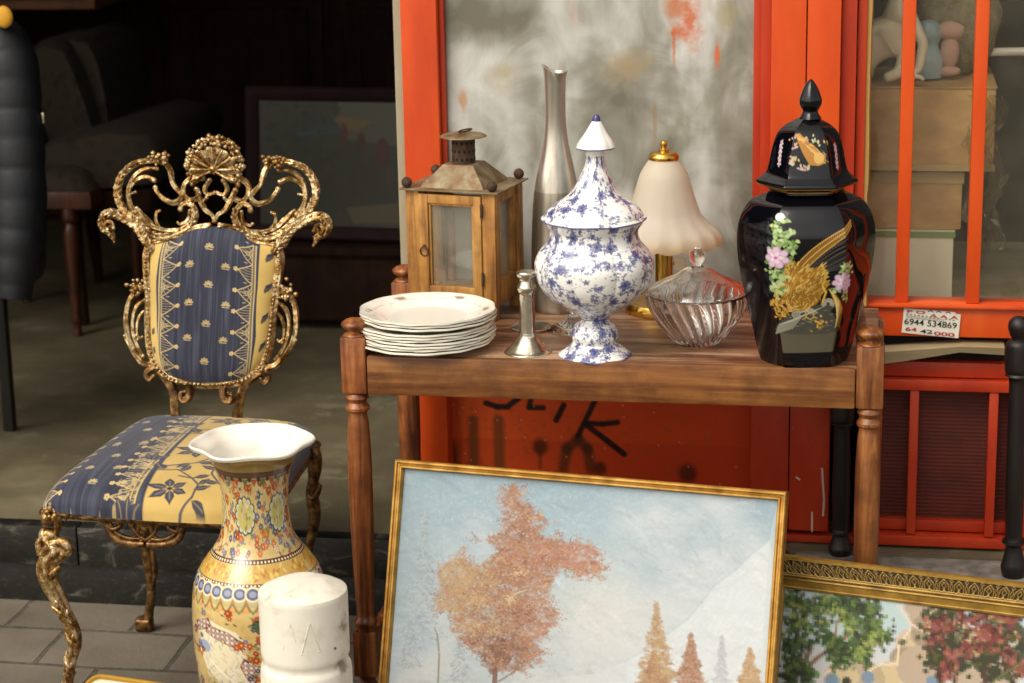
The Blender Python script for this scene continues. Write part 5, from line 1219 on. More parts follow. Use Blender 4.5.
kz_ = np.clip(1-(np.arange(420)*L/419)/.012, 0, 1)
def foli(r_, z, u):
    top_ = Ps[0, 1]; k = np.clip((z-top_+.05)/.05, 0, 1)
    return r_*(1+.045*k*np.cos(6*u+math.pi)), z-.0012*k**2*np.cos(6*u+math.pi)
MB().lathe(Ps, n_, mod=foli, C=cv.a, th0=thcam(fb), caps=(False, True)).build('body', GLZ, fv, 60)
WHP = pmat('white_glaze', [(.3, 'dcd6c8'), (.7, 'e6e1d5')], 6, rough=.14, bmp=0, coat=.4)
inner = [(r_-.003, z_) for r_, z_ in Ps[:170]]
lipr = np.array([(Ps[0, 0]+.0005, Ps[0, 1]-.006), (Ps[0, 0]+.003, Ps[0, 1]-.001), (Ps[0, 0]+.001, Ps[0, 1]+.002), (Ps[0, 0]-.003, Ps[0, 1]+.001)])
MB().lathe(np.vstack([sprof(lipr, 14)[0], inner[3:]]), 160, mod=foli, th0=thcam(fb), caps=(False, True), flip=False).build('mouth', WHP, fv, 60)

# ------------------------------------------------------------------ white metal canister
kb = np.array([onY(305, 640, 3.0)[0], 3.0, 0.]); cn = thing('canister', 'white painted metal canister with an embossed triangle beside the floor vase', 'canister', kb)
WP = pmat('chipped_white_paint', [(.33, '857b68'), (.40, 'c9c2b1'), (.52, 'dad4c6'), (.8, 'dcd7ca')], 20, rough=.5, bmp=.3, bscale=80, specks=(55, .06, '4a3f33'), detail=10, wear=(38, 1.0, '6a5c48', .7))
cz = lambda y: onY(305, y, 3.0)[2]; ck = mpp(onY(305, 620, 3.0)); rC = 44.5*ck
PC = [(.001, cz(585)+.010), (rC*.5, cz(585)+.0085), (rC*.88, cz(587)), (rC*.985, cz(589.5)), (rC, cz(593)), (rC, cz(600)), (rC*1.0, cz(640)), (rC*.995, cz(651)), (rC*.955, cz(656)), (rC*.955, cz(659)), (rC*1.02, cz(664)), (rC*1.035, cz(670)), (rC*1.035, .02), (rC*1.05, .012), (rC*1.04, .0005)]
dn = [];
for a, b in zip(PC[:-1], PC[1:]): dn += [a, ((a[0]*2+b[0])/3, (a[1]*2+b[1])/3), ((a[0]+2*b[0])/3, (a[1]+2*b[1])/3)]
dn.append(PC[-1]); MB().lathe(np.array(dn), 72).build('drum', WP, cn, 40)
def onC(x, y, d=-.0002):
    u = math.asin((x-305)/44.5); t0 = thcam(kb)+u; z_ = cz(y-6.5*math.cos(u)); return (math.cos(t0)*(rC+d), math.sin(t0)*(rC+d), z_)
q = MB()
q.tube([onC(*a) for a in ((301, 644), (310, 614), (319, 642), (301, 644))], .0013, 6, 1); q.tube([onC(*a) for a in ((283, 640), (292, 614), (296, 632))], .0006, 6, 1)
q.build('embossed_triangle', WP, cn)
DKM = pmat('dark_rivet', [(.3, '2a241e'), (.7, '4a4034')], 20, rough=.6, bmp=0); 

for x, y in ((334, 642), (331, 676)): MB().ball(onC(x, y, .0005), .0022, 1).build('rivet_hole', DKM, cn)

for fr_, par_ in ((f1, pt), (f2, tp), (ft, ty)):       # prop struts on the backs
    a_ = fr_.P(fr_.W*.5, fr_.Hh*.22, -.012); b_ = a_+np.array([0, .055+.22*a_[2], 0]); b_[2] = .006
    MB().tube([a_, (a_+b_)/2, b_], .006, 8, 2).build('support_strut', BACKB, par_, 40, True)
# ------------------------------------------------------------------ gilded rococo chair
ch = thing('gilded_chair', 'ornate gilded rococo chair upholstered in blue and yellow brocade', 'chair', (-1.27, 3.67, 0))
m, t, p, o = new_mat('rubbed_gilding'); v = coords(t)
f = noise(t, v, 85, 5, .65); g = noise(t, v, 260, 4, .65); b_ = noise(t, v, 24, 3)
a = N(t, 'ShaderNodeMath', operation='MULTIPLY_ADD'); t.links.new(g, a.inputs[0]); a.inputs[1].default_value = .45; t.links.new(f, a.inputs[2])
a2 = N(t, 'ShaderNodeMath', operation='MULTIPLY_ADD'); t.links.new(b_, a2.inputs[0]); a2.inputs[1].default_value = .5; t.links.new(a.outputs[0], a2.inputs[2])
c = rampn(t, a2.outputs[0], [(.74, tuple(lin('4a2c12'))), (.88, tuple(lin('96662a'))), (1.0, tuple(lin('c3944a')))])
sc_ = N(t, 'ShaderNodeMath', operation='MULTIPLY'); t.links.new(a2.outputs[0], sc_.inputs[0]); sc_.inputs[1].default_value = .80
c = rampn(t, sc_.outputs[0], [(.52, tuple(lin('2a180b'))), (.64, tuple(lin('63401d'))), (.76, tuple(lin('94703a'))), (.90, tuple(lin('d8c49c')))])
t.links.new(c, p.inputs['Base Color']); p.inputs['Metallic'].default_value = .72
p.inputs['Roughness'].default_value = .33; bump(t, p, g, .6, .002); GOLD = m
DGOLD = pmat('dark_bronze_gilding', [(.3, '2e1d10'), (.48, '644524'), (.64, '8f6e42'), (.82, 'bda078')], 80, rough=.36, metal=.7, bmp=.4, bscale=130)
CF = R(11); CP0 = np.array([-1.29, 3.885, .47]); CN = np.array([0, -math.cos(CF), math.sin(CF)]); CU = np.array([0, math.sin(CF), math.cos(CF)]); CE = np.array([1., 0, 0])
def ab(x, y):
    w_ = onP(x, y, CP0, CN)-CP0; return (w_[0], w_ @ CU)
def Cz(x, y): return ab(100+x/4.267, 130+y/4.267)
def Dz(x, y): return ab(110+x/3.576, 215+y/3.576)
XC = -.0015                                           # the back's own axis
def w3(a, b, d=0): return CP0+CE*a+CU*b+CN*d
AT, AB = Cz(502, 165), Dz(349, 602)
def AXf(b): return AB[0]+(AT[0]-AB[0])*(b-AB[1])/(AT[1]-AB[1])
def mir(a, b, s_): return a if s_ > 0 else 2*AXf(b)-a
def both(q, f, pts, rad, n=7, sm=5, dep=0, flat=1.0):
    P2 = [f(*k) for k in pts]; rad = np.array(rad if not np.isscalar(rad) else [rad]*len(pts))*.80
    for s_, qq in zip((1, -1), q if isinstance(q, tuple) else (q, q)):
        W_ = [w3(mir(a, b, s_), b, dep if np.isscalar(dep) else dep[i]) for i, (a, b) in enumerate(P2)]; qq.tube(W_, rad, 16, sm+3, flat, (.24, 4, .16))
        if rad.max() > .0058 and f is Cz:
            pw_, rw_ = crom(np.array(W_), rad, 10); dl = np.concatenate([[0], np.cumsum(np.linalg.norm(np.diff(pw_, axis=0), axis=1))])
            for j_, d_ in enumerate(np.arange(.006, dl[-1]-.004, .0072)):
                i_ = int(np.searchsorted(dl, d_)); r_ = rw_[min(i_, len(rw_)-1)]; tg = pw_[min(i_+1, len(pw_)-1)]-pw_[i_-1]; tg /= np.linalg.norm(tg)+1e-9; sd_ = np.cross(tg, CN)
                o1 = (1 if j_ % 2 else -1)*r_*.55
                qq.tube([pw_[i_]+CN*r_*.55+sd_*o1*.3-tg*.004, pw_[i_]+CN*r_*.85+sd_*o1, pw_[i_]+CN*r_*.6+sd_*o1*2.0+tg*.006], [r_*.16, r_*.36, r_*.12], 6, 2)
        for k in (0, -1):
            if rad[k] < .0055: qq.ball(W_[k], max(rad[k]*1.45, .0032), 2, (1, .8, 1))
def tp_(r0, n, r1=None):
    r1 = r0*.45 if r1 is None else r1
    return list(np.linspace(r0, r1, n))
# crest
q = MB()
both(q, Cz, [(205, 480), (160, 400), (105, 340), (78, 270), (92, 205), (140, 152), (215, 130), (270, 138)], [.012, .011, .0095, .0085, .008, .0075, .0065, .005], dep=.004)
both(q, Cz, [(262, 125), (298, 165), (312, 225), (340, 262), (350, 285), (318, 310), (272, 295), (247, 265), (238, 245)], [.006, .006, .0055, .0062, .006, .0058, .0055, .005, .0048], dep=.002)
both(q, Cz, [(245, 165), (190, 168), (142, 205), (122, 262), (128, 315), (150, 350)], [.004, .0045, .005, .0058, .006, .006], dep=.001)
both(q, Cz, [(232, 215), (195, 200), (150, 218), (122, 258)], [.005, .0048, .0045, .004], dep=.0)
both(q, Cz, [(150, 370), (195, 422), (255, 452), (325, 442), (385, 408), (408, 370), (402, 332), (376, 312), (350, 322), (345, 338)], [.009, .009, .0085, .008, .0078, .0075, .007, .0065, .0055, .005], dep=.003)
both(q, Cz, [(160, 335), (195, 375), (232, 410), (290, 428), (345, 425)], [.004, .0065, .006, .005, .004], dep=.004)
both(q, Cz, [(252, 418), (238, 385), (242, 352), (256, 345)], [.0045, .004, .0035, .003]); both(q, Cz, [(385, 345), (375, 385), (345, 402), (332, 395)], [.004, .004, .0035, .0028])
both(q, Cz, [(125, 300), (128, 272), (152, 265)], [.004, .0035, .002]); both(q, Cz, [(85, 285), (75, 240), (72, 225)], [.006, .004, .002])
both(q, Cz, [(440, 205), (395, 208), (362, 235), (360, 275), (385, 300), (415, 290), (425, 270)], [.006, .0062, .006, .006, .006, .0055, .004], dep=.003)
both(q, Cz, [(415, 255), (432, 300), (452, 340), (480, 362), (492, 390)], [.0055, .006, .0055, .005, .0045], dep=.004)
both(q, Cz, [(470, 215), (450, 250), (462, 275), (492, 268)], [.005, .0045, .0045, .004], dep=.004); both(q, Cz, [(458, 290), (440, 315), (462, 345)], [.0035, .0035, .003], dep=.004)
# bird-headed ears
both(q, Cz, [(228, 520), (190, 450), (150, 402), (100, 372), (58, 356), (25, 368), (14, 400), (30, 432)], [.0105, .0105, .0105, .0105, .011, .0105, .009, .008], dep=.006)
both(q, Cz, [(30, 425), (50, 440), (60, 460), (66, 478)], [.009, .008, .005, .0012], dep=.006)
both(q, Cz, [(66, 418), (58, 395), (38, 392), (30, 412), (44, 424), (52, 412)], [.004, .0045, .0045, .004, .0035, .003], dep=.013)
q.build('crest_scrollwork', GOLD, ch, 60, True)
rr = np.random.default_rng(12)
for s_ in (1, -1):                                    # flower clusters on the horns
    q = MB()
    q.ball(w3(mir(*Cz(265, 128), s_), Cz(265, 128)[1]), .010, 2, (1.3, .7, .9), .2)
    for k in range(40):
        a, b = Cz(265+rr.normal(0, 22), 126+rr.normal(0, 14)); q.ball(w3(mir(a, b, s_), b, .006+rr.uniform(-.005, .008)), rr.uniform(.0035, .0065), 1, jit=.25)
    q.build('flower_cluster', GOLD, ch, 60, True)
# shell
q = MB(); ca, cb_ = Cz(490, 172); RS = abs(Cz(580, 172)[0]-ca)
P = []
nr, na = 14, 121
for i in range(nr):
    ro = []
    for j in range(na):
        th_ = R(-28)+R(236)*j/(na-1); lobe = abs(math.cos((j/(na-1))*math.pi*9)); rad = RS*(.12+.88*i/(nr-1))*(1+.06*lobe*(i/(nr-1)))
        ro.append(w3(ca+rad*math.cos(th_), cb_+rad*math.sin(th_)*1.02, .006+.010*math.sin(i/(nr-1)*1.5)-.0055*(1-lobe)*(i/(nr-1))**.5))
    P.append(ro)
q.grid(np.array(P)); P2 = np.array(P)+CN*-.008; q.grid(P2, flip=True); q.ball(w3(ca, cb_+.002, .012), .008, 2); 
for k in range(6): q.ball(w3(ca+.009*math.cos(k), cb_+.002+.008*math.sin(k), .012), .0045, 1)
shell = q.build('shell', GOLD, ch, 60, True)
for j in range(9):
    th_ = R(-28)+R(236)*(j+.0)/8
    pts = [w3(ca+RS*k*math.cos(th_), cb_+RS*k*math.sin(th_), .012+.008*math.sin(k*1.5)) for k in (.15, .5, .85, 1.03)]
    MB().tube(pts, [.0022, .003, .0035, .002], 6, 4).build('rib', GOLD, shell, 60, ch)
q = MB()
for k in range(210):
    th_ = R(-35)+R(250)*rr.random(); rad = RS*rr.uniform(1.0, 1.38)*(1.0 if math.sin(th_) > 0 else .95)
    q.ball(w3(ca+rad*math.cos(th_), cb_+.004+rad*1.08*math.sin(th_), rr.uniform(-.004, .010)), rr.uniform(.004, .0068), 1, jit=.3)
q.build('shell_garland', GOLD, ch, 60, True)
# rail around the upholstered back
rail = [(155, 92), (138, 130), (133, 180), (137, 240), (140, 320), (141, 400), (146, 465), (162, 527), (202, 572), (262, 596), (345, 606), (356, 606)]
q = MB(); both(q, Dz, rail, [.010]*9+[.0095, .009, .009], n=10, dep=.002)
both(q, Dz, [(150, 100), (205, 92), (248, 78), (290, 52), (345, 40), (362, 40)], .007, n=8, dep=.002)
q.build('back_rail', GOLD, ch, 60, True)
q = MB()                                              # carved beading on the rail
for s_ in (1, -1):
    P2 = np.array([Dz(*k) for k in rail]); pp, _ = crom(P2, np.zeros(len(P2)), 6)
    Ls = np.concatenate([[0], np.cumsum(np.hypot(*np.diff(pp, axis=0).T))])
    for d in np.arange(.02, Ls[-1], .0085):
        a, b = np.interp(d, Ls, pp[:, 0]), np.interp(d, Ls, pp[:, 1]); q.ball(w3(mir(a, b, s_), b, .0105), .0034, 1)
q.build('beading', GOLD, ch, 60, True)
q = (MB(), MB())                                      # side scrolls
both(q, Dz, [(128, 262), (95, 275), (68, 310), (57, 370), (62, 430), (82, 482), (115, 525), (150, 535)], [.006, .0062, .006, .0062, .006, .006, .007, .008], dep=0)
both(q, Dz, [(125, 305), (98, 325), (82, 370), (84, 430), (100, 475), (118, 505)], [.004, .0045, .004, .004, .004, .004]); both(q, Dz, [(128, 340), (108, 360), (96, 400), (100, 445)], [.0035, .0035, .003, .002])
both(q, Dz, [(82, 480), (60, 450), (52, 432)], [.005, .003, .0012]); both(q, Dz, [(95, 430), (108, 440), (115, 436)], [.003, .003, .002])
for k in q: k.build('side_scroll', GOLD, ch, 60, True)
for s_ in (1, -1):
    q = MB()
    q.ball(w3(mir(*Dz(103, 264), s_), Dz(103, 264)[1]), .011, 2, (1.1, .7, 1), .2)
    for k in range(30):
        a, b = Dz(103+rr.normal(0, 16), 262+rr.normal(0, 14)); q.ball(w3(mir(a, b, s_), b, .004+rr.uniform(-.004, .006)), rr.uniform(.0035, .006), 1, jit=.25)
    q.build('flower_cluster', GOLD, ch, 60, True)
q = (MB(), MB())                                      # uprights below the back
both(q, Dz, [(140, 545), (175, 555), (205, 585), (225, 625), (232, 690), (234, 780)], [.011, .012, .0115, .011, .0115, .012], dep=0)
both(q, Dz, [(180, 545), (150, 550), (133, 568), (145, 588), (160, 575)], [.007, .007, .0065, .006, .004], dep=.006)
both(q, Dz, [(262, 598), (288, 612), (285, 650), (262, 662), (256, 640), (270, 632)], [.008, .0085, .0085, .0075, .006, .004], dep=.003)
for k in q: k.build('back_support', DGOLD, ch, 60, True)

# upholstered back
BROC = amat('silk_brocade', .7, sheen=.2, bmp=.35, bscale=160, spec=.3, grime=.22)
L_ = np.array([Dz(*k) for k in [(152, 95), (146, 150), (142, 240), (146, 330), (146, 420), (152, 480), (164, 527)]])
Rr_ = np.array([(mir(a, b, -1), b) for a, b in L_]); T_ = [Dz(*k) for k in [(152, 95), (205, 92), (248, 78), (290, 52), (347, 40)]]
T_ = np.array(T_+[(mir(a, b, -1), b) for a, b in T_[-2::-1]]); Bm = [Dz(*k) for k in [(164, 527), (205, 570), (265, 594), (345, 604)]]; Bm = np.array(Bm+[(mir(a, b, -1), b) for a, b in Bm[-2::-1]])
def para(P_, n_):
    pp, _ = crom(P_, np.zeros(len(P_)), 10); Ls = np.concatenate([[0], np.cumsum(np.hypot(*np.diff(pp, axis=0).T))]); tt = np.linspace(0, Ls[-1], n_)
    return np.stack([np.interp(tt, Ls, pp[:, 0]), np.interp(tt, Ls, pp[:, 1])], -1)
mU, nU = 380, 300
Tt, Bb, Ll, Rg = para(T_, nU), para(Bm, nU), para(L_, mU), para(Rr_, mU)
u = np.linspace(0, 1, nU)[None, :, None]; vv = np.linspace(0, 1, mU)[:, None, None]
S2 = (1-vv)*Tt[None]+vv*Bb[None]+(1-u)*Ll[:, None]+u*Rg[:, None]-((1-u)*(1-vv)*Tt[0]+u*(1-vv)*Tt[-1]+(1-u)*vv*Bb[0]+u*vv*Bb[-1])
uu, v2 = u[..., 0]*2-1, vv[..., 0]*2-1
puff = .002+.022*((1-np.abs(uu)**5)*(1-np.abs(v2)**5))**.6
P = CP0+S2[..., :1]*CE+S2[..., 1:]*CU+puff[..., None]*CN
def silk(m_, n_, W, Hh, seed):
    cv = Cv(m_, n_, W, Hh, '25283a'); r = np.random.default_rng(seed)
    st_ = np.interp(np.arange(n_), np.arange(0, n_, 1), r.random(n_)); row = vnoise(m_, n_, 3, n_/5, seed, 2); k = .6*row+.4*st_[None]
    cv.full(np.clip((k-.5)*4, 0, 1), '484b5c', .8); cv.full(np.clip((.42-k)*5, 0, 1), '191c2e', .8); return cv
LC = 'cbb178'; YL = 'c2a35c'; NV = '252a40'
def sprig(cv, x, y, s_, rot=0):
    for k in range(5):
        a = rot-math.pi/2+(k-2)*.75; cv.ell(x+s_*.7*math.cos(a), y+s_*.7*math.sin(a), s_*.55, s_*.28, LC, a, .9); cv.ell(x+s_*.7*math.cos(a), y+s_*.7*math.sin(a), s_*.3, s_*.1, '4a4f62', a, .8)
    cv.line([(x-s_*.9, y+s_*.5), (x+s_*.9, y+s_*.6)], s_*.22, LC, .9)
def lace(cv, x0, w_, y0, y1, per, d, lw):
    """scalloped lace growing from x0 towards d*w_ along y"""
    y = y0
    cv.line([(x0, y0), (x0, y1)], lw*1.4, LC, .9); cv.line([(x0+d*w_*.16, y0), (x0+d*w_*.16, y1)], lw*.9, LC, .85)
    for yy in np.arange(y0, y1, lw*2.6): cv.line([(x0, yy), (x0+d*w_*.16, yy+lw)], lw*.7, LC, .8)
    k = 0
    while y < y1:
        ym = y+per/2; tip = x0+d*w_
        cv.line([(x0+d*w_*.16, y), (tip*.96+x0*.04, ym), (x0+d*w_*.16, y+per)], lw*1.1, LC, .95)
        if k % 2 == 0:
            for f_ in (.25, .5, .75): cv.line([(x0+d*w_*.16, ym-per/2*(1-f_)*.98), (x0+d*w_*(.16+.84*f_*.9), ym-per*.02), (x0+d*w_*.16, ym+per/2*(1-f_)*.98)], lw*.6, LC, .8)
            for f_ in (-.7, -.35, 0, .35, .7): cv.line([(x0+d*w_*.16, ym), (x0+d*w_*(.16+.7*(1-abs(f_))), ym+f_*per*.45)], lw*.6, LC, .8)
        else:
            for f_ in np.linspace(.1, .9, 7): cv.line([(x0+d*w_*.16, y+per*f_), (x0+d*w_*(.16+.8*(1-abs(2*f_-1))), y+per*f_)], lw*.6, LC, .75)
        for a in range(5): cv.ell(tip+d*w_*.08+w_*.075*math.cos(a*1.257), ym+w_*.075*math.sin(a*1.257), w_*.055, w_*.055, LC, 0, .9)
        cv.line([(x0+d*w_*.45, y+per*.08-per*.1), (x0+d*w_*.6, y)], lw, LC, .8)
        y += per; k += 1
Wb, Hb = .27, .335
cv = silk(mU, nU, Wb, Hb, 3)
lw = .0016
cv.poly([(-.01, -.01), (.026, -.01), (.022, Hb*.3), (.024, Hb*.6), (.034, Hb+.01), (-.01, Hb+.01)], YL); cv.line([(.026, 0), (.022, Hb*.3), (.024, Hb*.6), (.034, Hb)], .0022, NV)
cv.poly([(Wb+.01, -.01), (Wb-.032, -.01), (Wb-.034, Hb*.4), (Wb-.030, Hb*.7), (Wb-.036, Hb+.01), (Wb+.01, Hb+.01)], YL); cv.line([(Wb-.032, 0), (Wb-.034, Hb*.4), (Wb-.030, Hb*.7), (Wb-.036, Hb)], .0028, NV)
lace(cv, .028, .040, 0, Hb, .0465, 1, lw); lace(cv, Wb-.038, .040, .012, Hb, .0465, -1, lw)
for x, y in ((.133, .043), (.095, .078), (.168, .082), (.135, .122), (.096, .160), (.172, .164), (.133, .205), (.095, .236), (.170, .240), (.132, .285)): sprig(cv, x, y, .0075)
for y in (.04, .12, .20, .275): cv.leaf(Wb-.018, y+.01, .030, .014, -1.1, NV, .9); cv.ell(Wb-.012, y-.008, .005, .004, NV)
for y in (.25, .30): cv.leaf(.010, y, .026, .010, -1.3, NV, .9)
q = MB().grid(P, C=cv.a); back = q.build('back_upholstery', BROC, ch, 60, True)
P0_ = CP0+S2[..., :1]*CE+S2[..., 1:]*CU-.008*CN
MB().grid(P0_[::12, ::12], flip=True).build('back_panel', pmat('black_lining', [(.3, '15130f'), (.7, '1f1c17')], 5, rough=.9, bmp=0), ch, 60, True)

# seat
FL = np.array([-1.487, 3.455]); FR_ = np.array([-1.055, 3.425]); BL_ = np.array([-1.462, 3.955]); BR_ = np.array([-1.085, 3.935])
ms, ns = 300, 380
uu = np.linspace(-1, 1, ns)[None]; v2 = np.linspace(-1, 1, ms)[:, None]      # v=-1 at the back
uc = np.sign(uu)*np.abs(uu)**.8; vc = np.sign(v2)*np.abs(v2)**.8
f_u = (uc+1)/2; f_v = (vc+1)/2
XY = ((1-f_v)*(1-f_u))[..., None]*BL_+((1-f_v)*f_u)[..., None]*BR_+(f_v*(1-f_u))[..., None]*FL+(f_v*f_u)[..., None]*FR_
cen = (FL+FR_+BL_+BR_)/4
rnd = 1-.035*(np.abs(uc)**6*np.abs(vc)**6)
XY = cen+(XY-cen)*rnd[..., None]
bow = .016*(1-uc**2)*np.clip(vc, 0, 1)**2; XY[..., 1] -= bow
hgt = .405+.054*(np.clip(1-np.abs(uc)**7, 0, 1)*np.clip(1-np.abs(vc)**7, 0, 1))**.42+.014*(1-uc**2)*(1-vc**2)
P = np.concatenate([XY, hgt[..., None]], -1)
Ws, Hs = .43, .45
cv = silk(ms, ns, Ws, Hs, 9)
def us(u_): return (math.copysign(abs(u_)**1.25, u_)+1)/2*Ws
xd = us(-.07)
cv.poly([(us(-.10), -.01), (us(.80), -.01), (us(.80), Hs+.01), (us(-.04), Hs+.01)], YL); nzs = vnoise(ms, ns, 4, 6, 8); cv.full(np.clip((nzs-.5)*3, 0, 1)*((cv.xs > us(-.07)) & (cv.xs < us(.8)))[None], 'b3924a', .5)
cv.line([(us(-.10), 0), (us(-.04), Hs)], .0035, NV); cv.line([(us(.80), 0), (us(.80), Hs)], .0035, NV)
lw = .0021
lw = .0016; lace(cv, us(-.985), .042, 0, Hs, .032, 1, lw); 
def shear(): pass
lace(cv, us(-.105), .044, 0, Hs, .030, -1, lw); nl_ = vnoise(ms, ns, 70, 90, 33, 2); cv.full(np.clip((nl_-.55)*8, 0, 1)*((cv.xs > us(-.105)-.036) & (cv.xs < us(-.105)))[None], LC, .6)
rsp = np.random.default_rng(4)
for i in range(9):
    for j in range(2): sprig(cv, us(-.68+.27*j+(.135 if i % 2 else 0)), .02+i*.055, .0082, .0)
# dark blue flower branch on the yellow band
def branch(x, y, s_, fl=1):
    X_ = lambda a, b: (x+fl*a*s_, y+b*s_)
    cv.line([X_(-.2, 1.9), X_(.55, 1.5), X_(1.0, .9), X_(1.05, .35), X_(.75, 0), X_(.35, -.1)], .0042, '3a3f52', .95)
    cv.line([X_(.75, 0), X_(.2, -.5), X_(-.4, -.35)], .0036, '3a3f52', .95)
    for a, b, L2, r_ in ((-.4, -.35, .6, 2.9), (-.1, -.45, .55, -2.0), (.3, -.4, .5, -1.2), (.95, .6, .6, -.4), (1.0, 1.0, .6, .5), (.6, 1.5, .55, -.2), (.4, 1.55, .5, 2.2), (1.05, .35, .5, -1.0), (-.5, 1.5, .6, -2.2), (-.5, 1.5, .55, -.9), (-.5, 1.55, .6, -1.6)):
        p0 = X_(a, b); an = r_ if fl > 0 else math.pi-r_
        cv.leaf(p0[0], p0[1], L2*s_, .26*s_, an, '2c3144', .97); cv.line([p0, (p0[0]+L2*s_*.8*math.cos(an), p0[1]+L2*s_*.8*math.sin(an))], .0011, 'a48a50', .8)
    p0 = X_(.28, .62); 
    for k in range(6):
        an = .3+k*math.pi/3; b0 = (p0[0]+.07*s_*math.cos(an), p0[1]+.07*s_*math.sin(an)); cv.leaf(b0[0], b0[1], .46*s_, .26*s_, an, '20243a', .97)
        cv.leaf(b0[0]+.05*s_*math.cos(an), b0[1]+.05*s_*math.sin(an), .34*s_, .14*s_, an, '3f4459', .9); cv.line([b0, (b0[0]+.3*s_*math.cos(an), b0[1]+.3*s_*math.sin(an))], .0011, 'a48a50', .8)
    cv.ell(p0[0], p0[1], .07*s_, .07*s_, '20243a')
for k in range(3):
    branch(us(.06), .075+k*.150, .058); branch(us(.70), .0+k*.150, .058, -1)
q = MB().grid(P, C=cv.a, flip=False); q.build('seat_cushion', BROC, ch, 60, True)
# seat rail and pierced apron
q = MB(); ring = [(FL[0]+.008, FL[1]+.012), (FR_[0]-.008, FR_[1]+.012), (BR_[0]-.006, BR_[1]-.008), (BL_[0]+.006, BL_[1]-.008)]
for (xa, ya), (xb, yb) in zip(ring, ring[1:]+ring[:1]):
    a = np.array([xa, ya, .397]); b = np.array([xb, yb, .397]); q.tube([a, (a*2+b)/3+np.array([0, -.003, 0]), (a+2*b)/3, b], .0085, 8, 3, 1.2)
q.build('seat_rail', DGOLD, ch, 60, True)
def Ez(x, y, Y=3.452): return onY(30+x/3.367, 480+y/3.367, Y)
XF = (FL[0]+FR_[0])/2
q = MB()
def fb2(pts, rad, mir=True):
    P_ = np.array([Ez(*k) for k in pts]); q.tube(P_, rad, 7, 5)
    if mir:
        M_ = P_.copy(); M_[:, 0] = 2*Ez(385, 140)[0]-M_[:, 0]; q.tube(M_, rad, 7, 5)
fb2([(118, 138), (135, 108), (175, 98), (215, 115), (250, 140), (275, 165)], [.002, .005, .0065, .006, .005, .004])
fb2([(130, 105), (180, 128), (225, 132)], [.004, .004, .002])
fb2([(300, 115), (268, 112), (255, 140), (275, 165), (305, 155), (302, 132)], [.005, .006, .006, .0055, .0045, .0035])
fb2([(256, 150), (275, 185), (310, 208), (350, 215), (385, 216)], [.006, .0075, .008, .0075, .0065])
fb2([(268, 145), (292, 178), (330, 196), (372, 198)], [.004, .0045, .0045, .004]); fb2([(345, 165), (338, 150), (352, 138), (365, 150), (362, 180), (345, 200)], [.003, .004, .0045, .0045, .004, .003])
fb2([(372, 205), (395, 200), (418, 180), (428, 158), (418, 145)], [.004, .0045, .0045, .004, .003]); fb2([(385, 112), (362, 118), (368, 145), (385, 165)], [.006, .007, .006, .0045])
c0 = Ez(385, 135); q.ball(c0+np.array([0, -.004, 0]), .010, 2, (1, .6, 1.3)); c0 = Ez(385, 165); q.ball(c0, .007, 2, (1.2, .6, 1))
q.build('pierced_apron', DGOLD, ch, 60, True)
# legs
def leg3(name_pts, rad, Yf, mt, extra=None):
    pass
q = MB()
Lp = [(64, 165), (60, 180), (70, 205), (92, 235), (58, 275), (58, 320), (85, 380), (112, 440), (145, 510), (150, 560), (138, 620), (132, 690), (120, 760), (100, 812)]
Lr = [.010, .016, .0165, .020, .0155, .0165, .0145, .0125, .0122, .0115, .0105, .0095, .009, .012]
Pw = [Ez(*k, Y=3.47-.012*math.sin(i/13*math.pi*1.2)) for i, k in enumerate(Lp)]
sh_ = -Pw[-1][2]+.008
Pw = [np.array([a_[0], a_[1], a_[2]+sh_*max(0, (i-9)/4)]) for i, a_ in enumerate(Pw)]
q.tube(Pw, Lr, 30, 8, 1.0, (.15, 5, .10))
q.ball(Ez(58, 128, 3.458), .0135, 3, (.88, .95, 1.25)); q.ball(Ez(46, 133, 3.452), .0035, 2, (1.2, .9, 1.3)); q.ball(Ez(50, 148, 3.455), .006, 2, (.9, 1, .8))
q.ball(Ez(64, 190, 3.462), .018, 3, (.95, .8, .9))
for k in range(16):
    an = k*.9; q.ball(Ez(70+14*math.cos(an), 108+16*math.sin(an)+k*.9, 3.456+.006*math.sin(k*2.1)), .0058, 1, (1, 1, 1.3), .2)
q.tube([Ez(82, 100, 3.458), Ez(92, 130, 3.458), Ez(90, 165, 3.462), Ez(80, 190, 3.46)], [.006, .007, .007, .003], 10, 5, 1, (.2, 3, .3))
q.tube([Ez(40, 250), Ez(75, 215), Ez(118, 212), Ez(132, 235), Ez(115, 252), Ez(100, 244)], [.007, .010, .010, .0085, .007, .005], 8, 5)
q.tube([Ez(60, 330), Ez(92, 300), Ez(100, 290)], [.009, .007, .003], 7, 4); q.tube([Ez(35, 250), Ez(28, 215), Ez(38, 190)], [.007, .006, .003], 7, 4)
for k in range(9):
    tt = 6.5+k*.62; i = int(tt); a_ = Pw[i]+(Pw[min(i+1, 13)]-Pw[i])*(tt-i); ph = k*2.2; rr0 = Lr[min(i, 13)]*.92
    q.ball(a_+np.array([rr0*.8*math.sin(ph), -rr0*.8*abs(math.cos(ph)), 0]), .0052, 2, (1, 1, 2.2), .1)
for k in range(3):
    s0_ = 6.5+k*1.6; pts = []
    for j in range(7):
        tt = s0_+j*.16; i = int(tt); a_ = Pw[i]+(Pw[min(i+1, 13)]-Pw[i])*(tt-i); ph = -1.5+j*.5; rr0 = Lr[min(i, 13)]*1.0
        pts.append(a_+np.array([rr0*math.sin(ph), -rr0*math.cos(ph), 0]))
    q.tube(pts, .0035, 6, 3)
fl_leg = q.build('leg', GOLD, ch, 60, True)
me = fl_leg.data.copy(); o2 = bpy.data.objects.new('leg', me); COL.objects.link(o2); o2.parent = ch
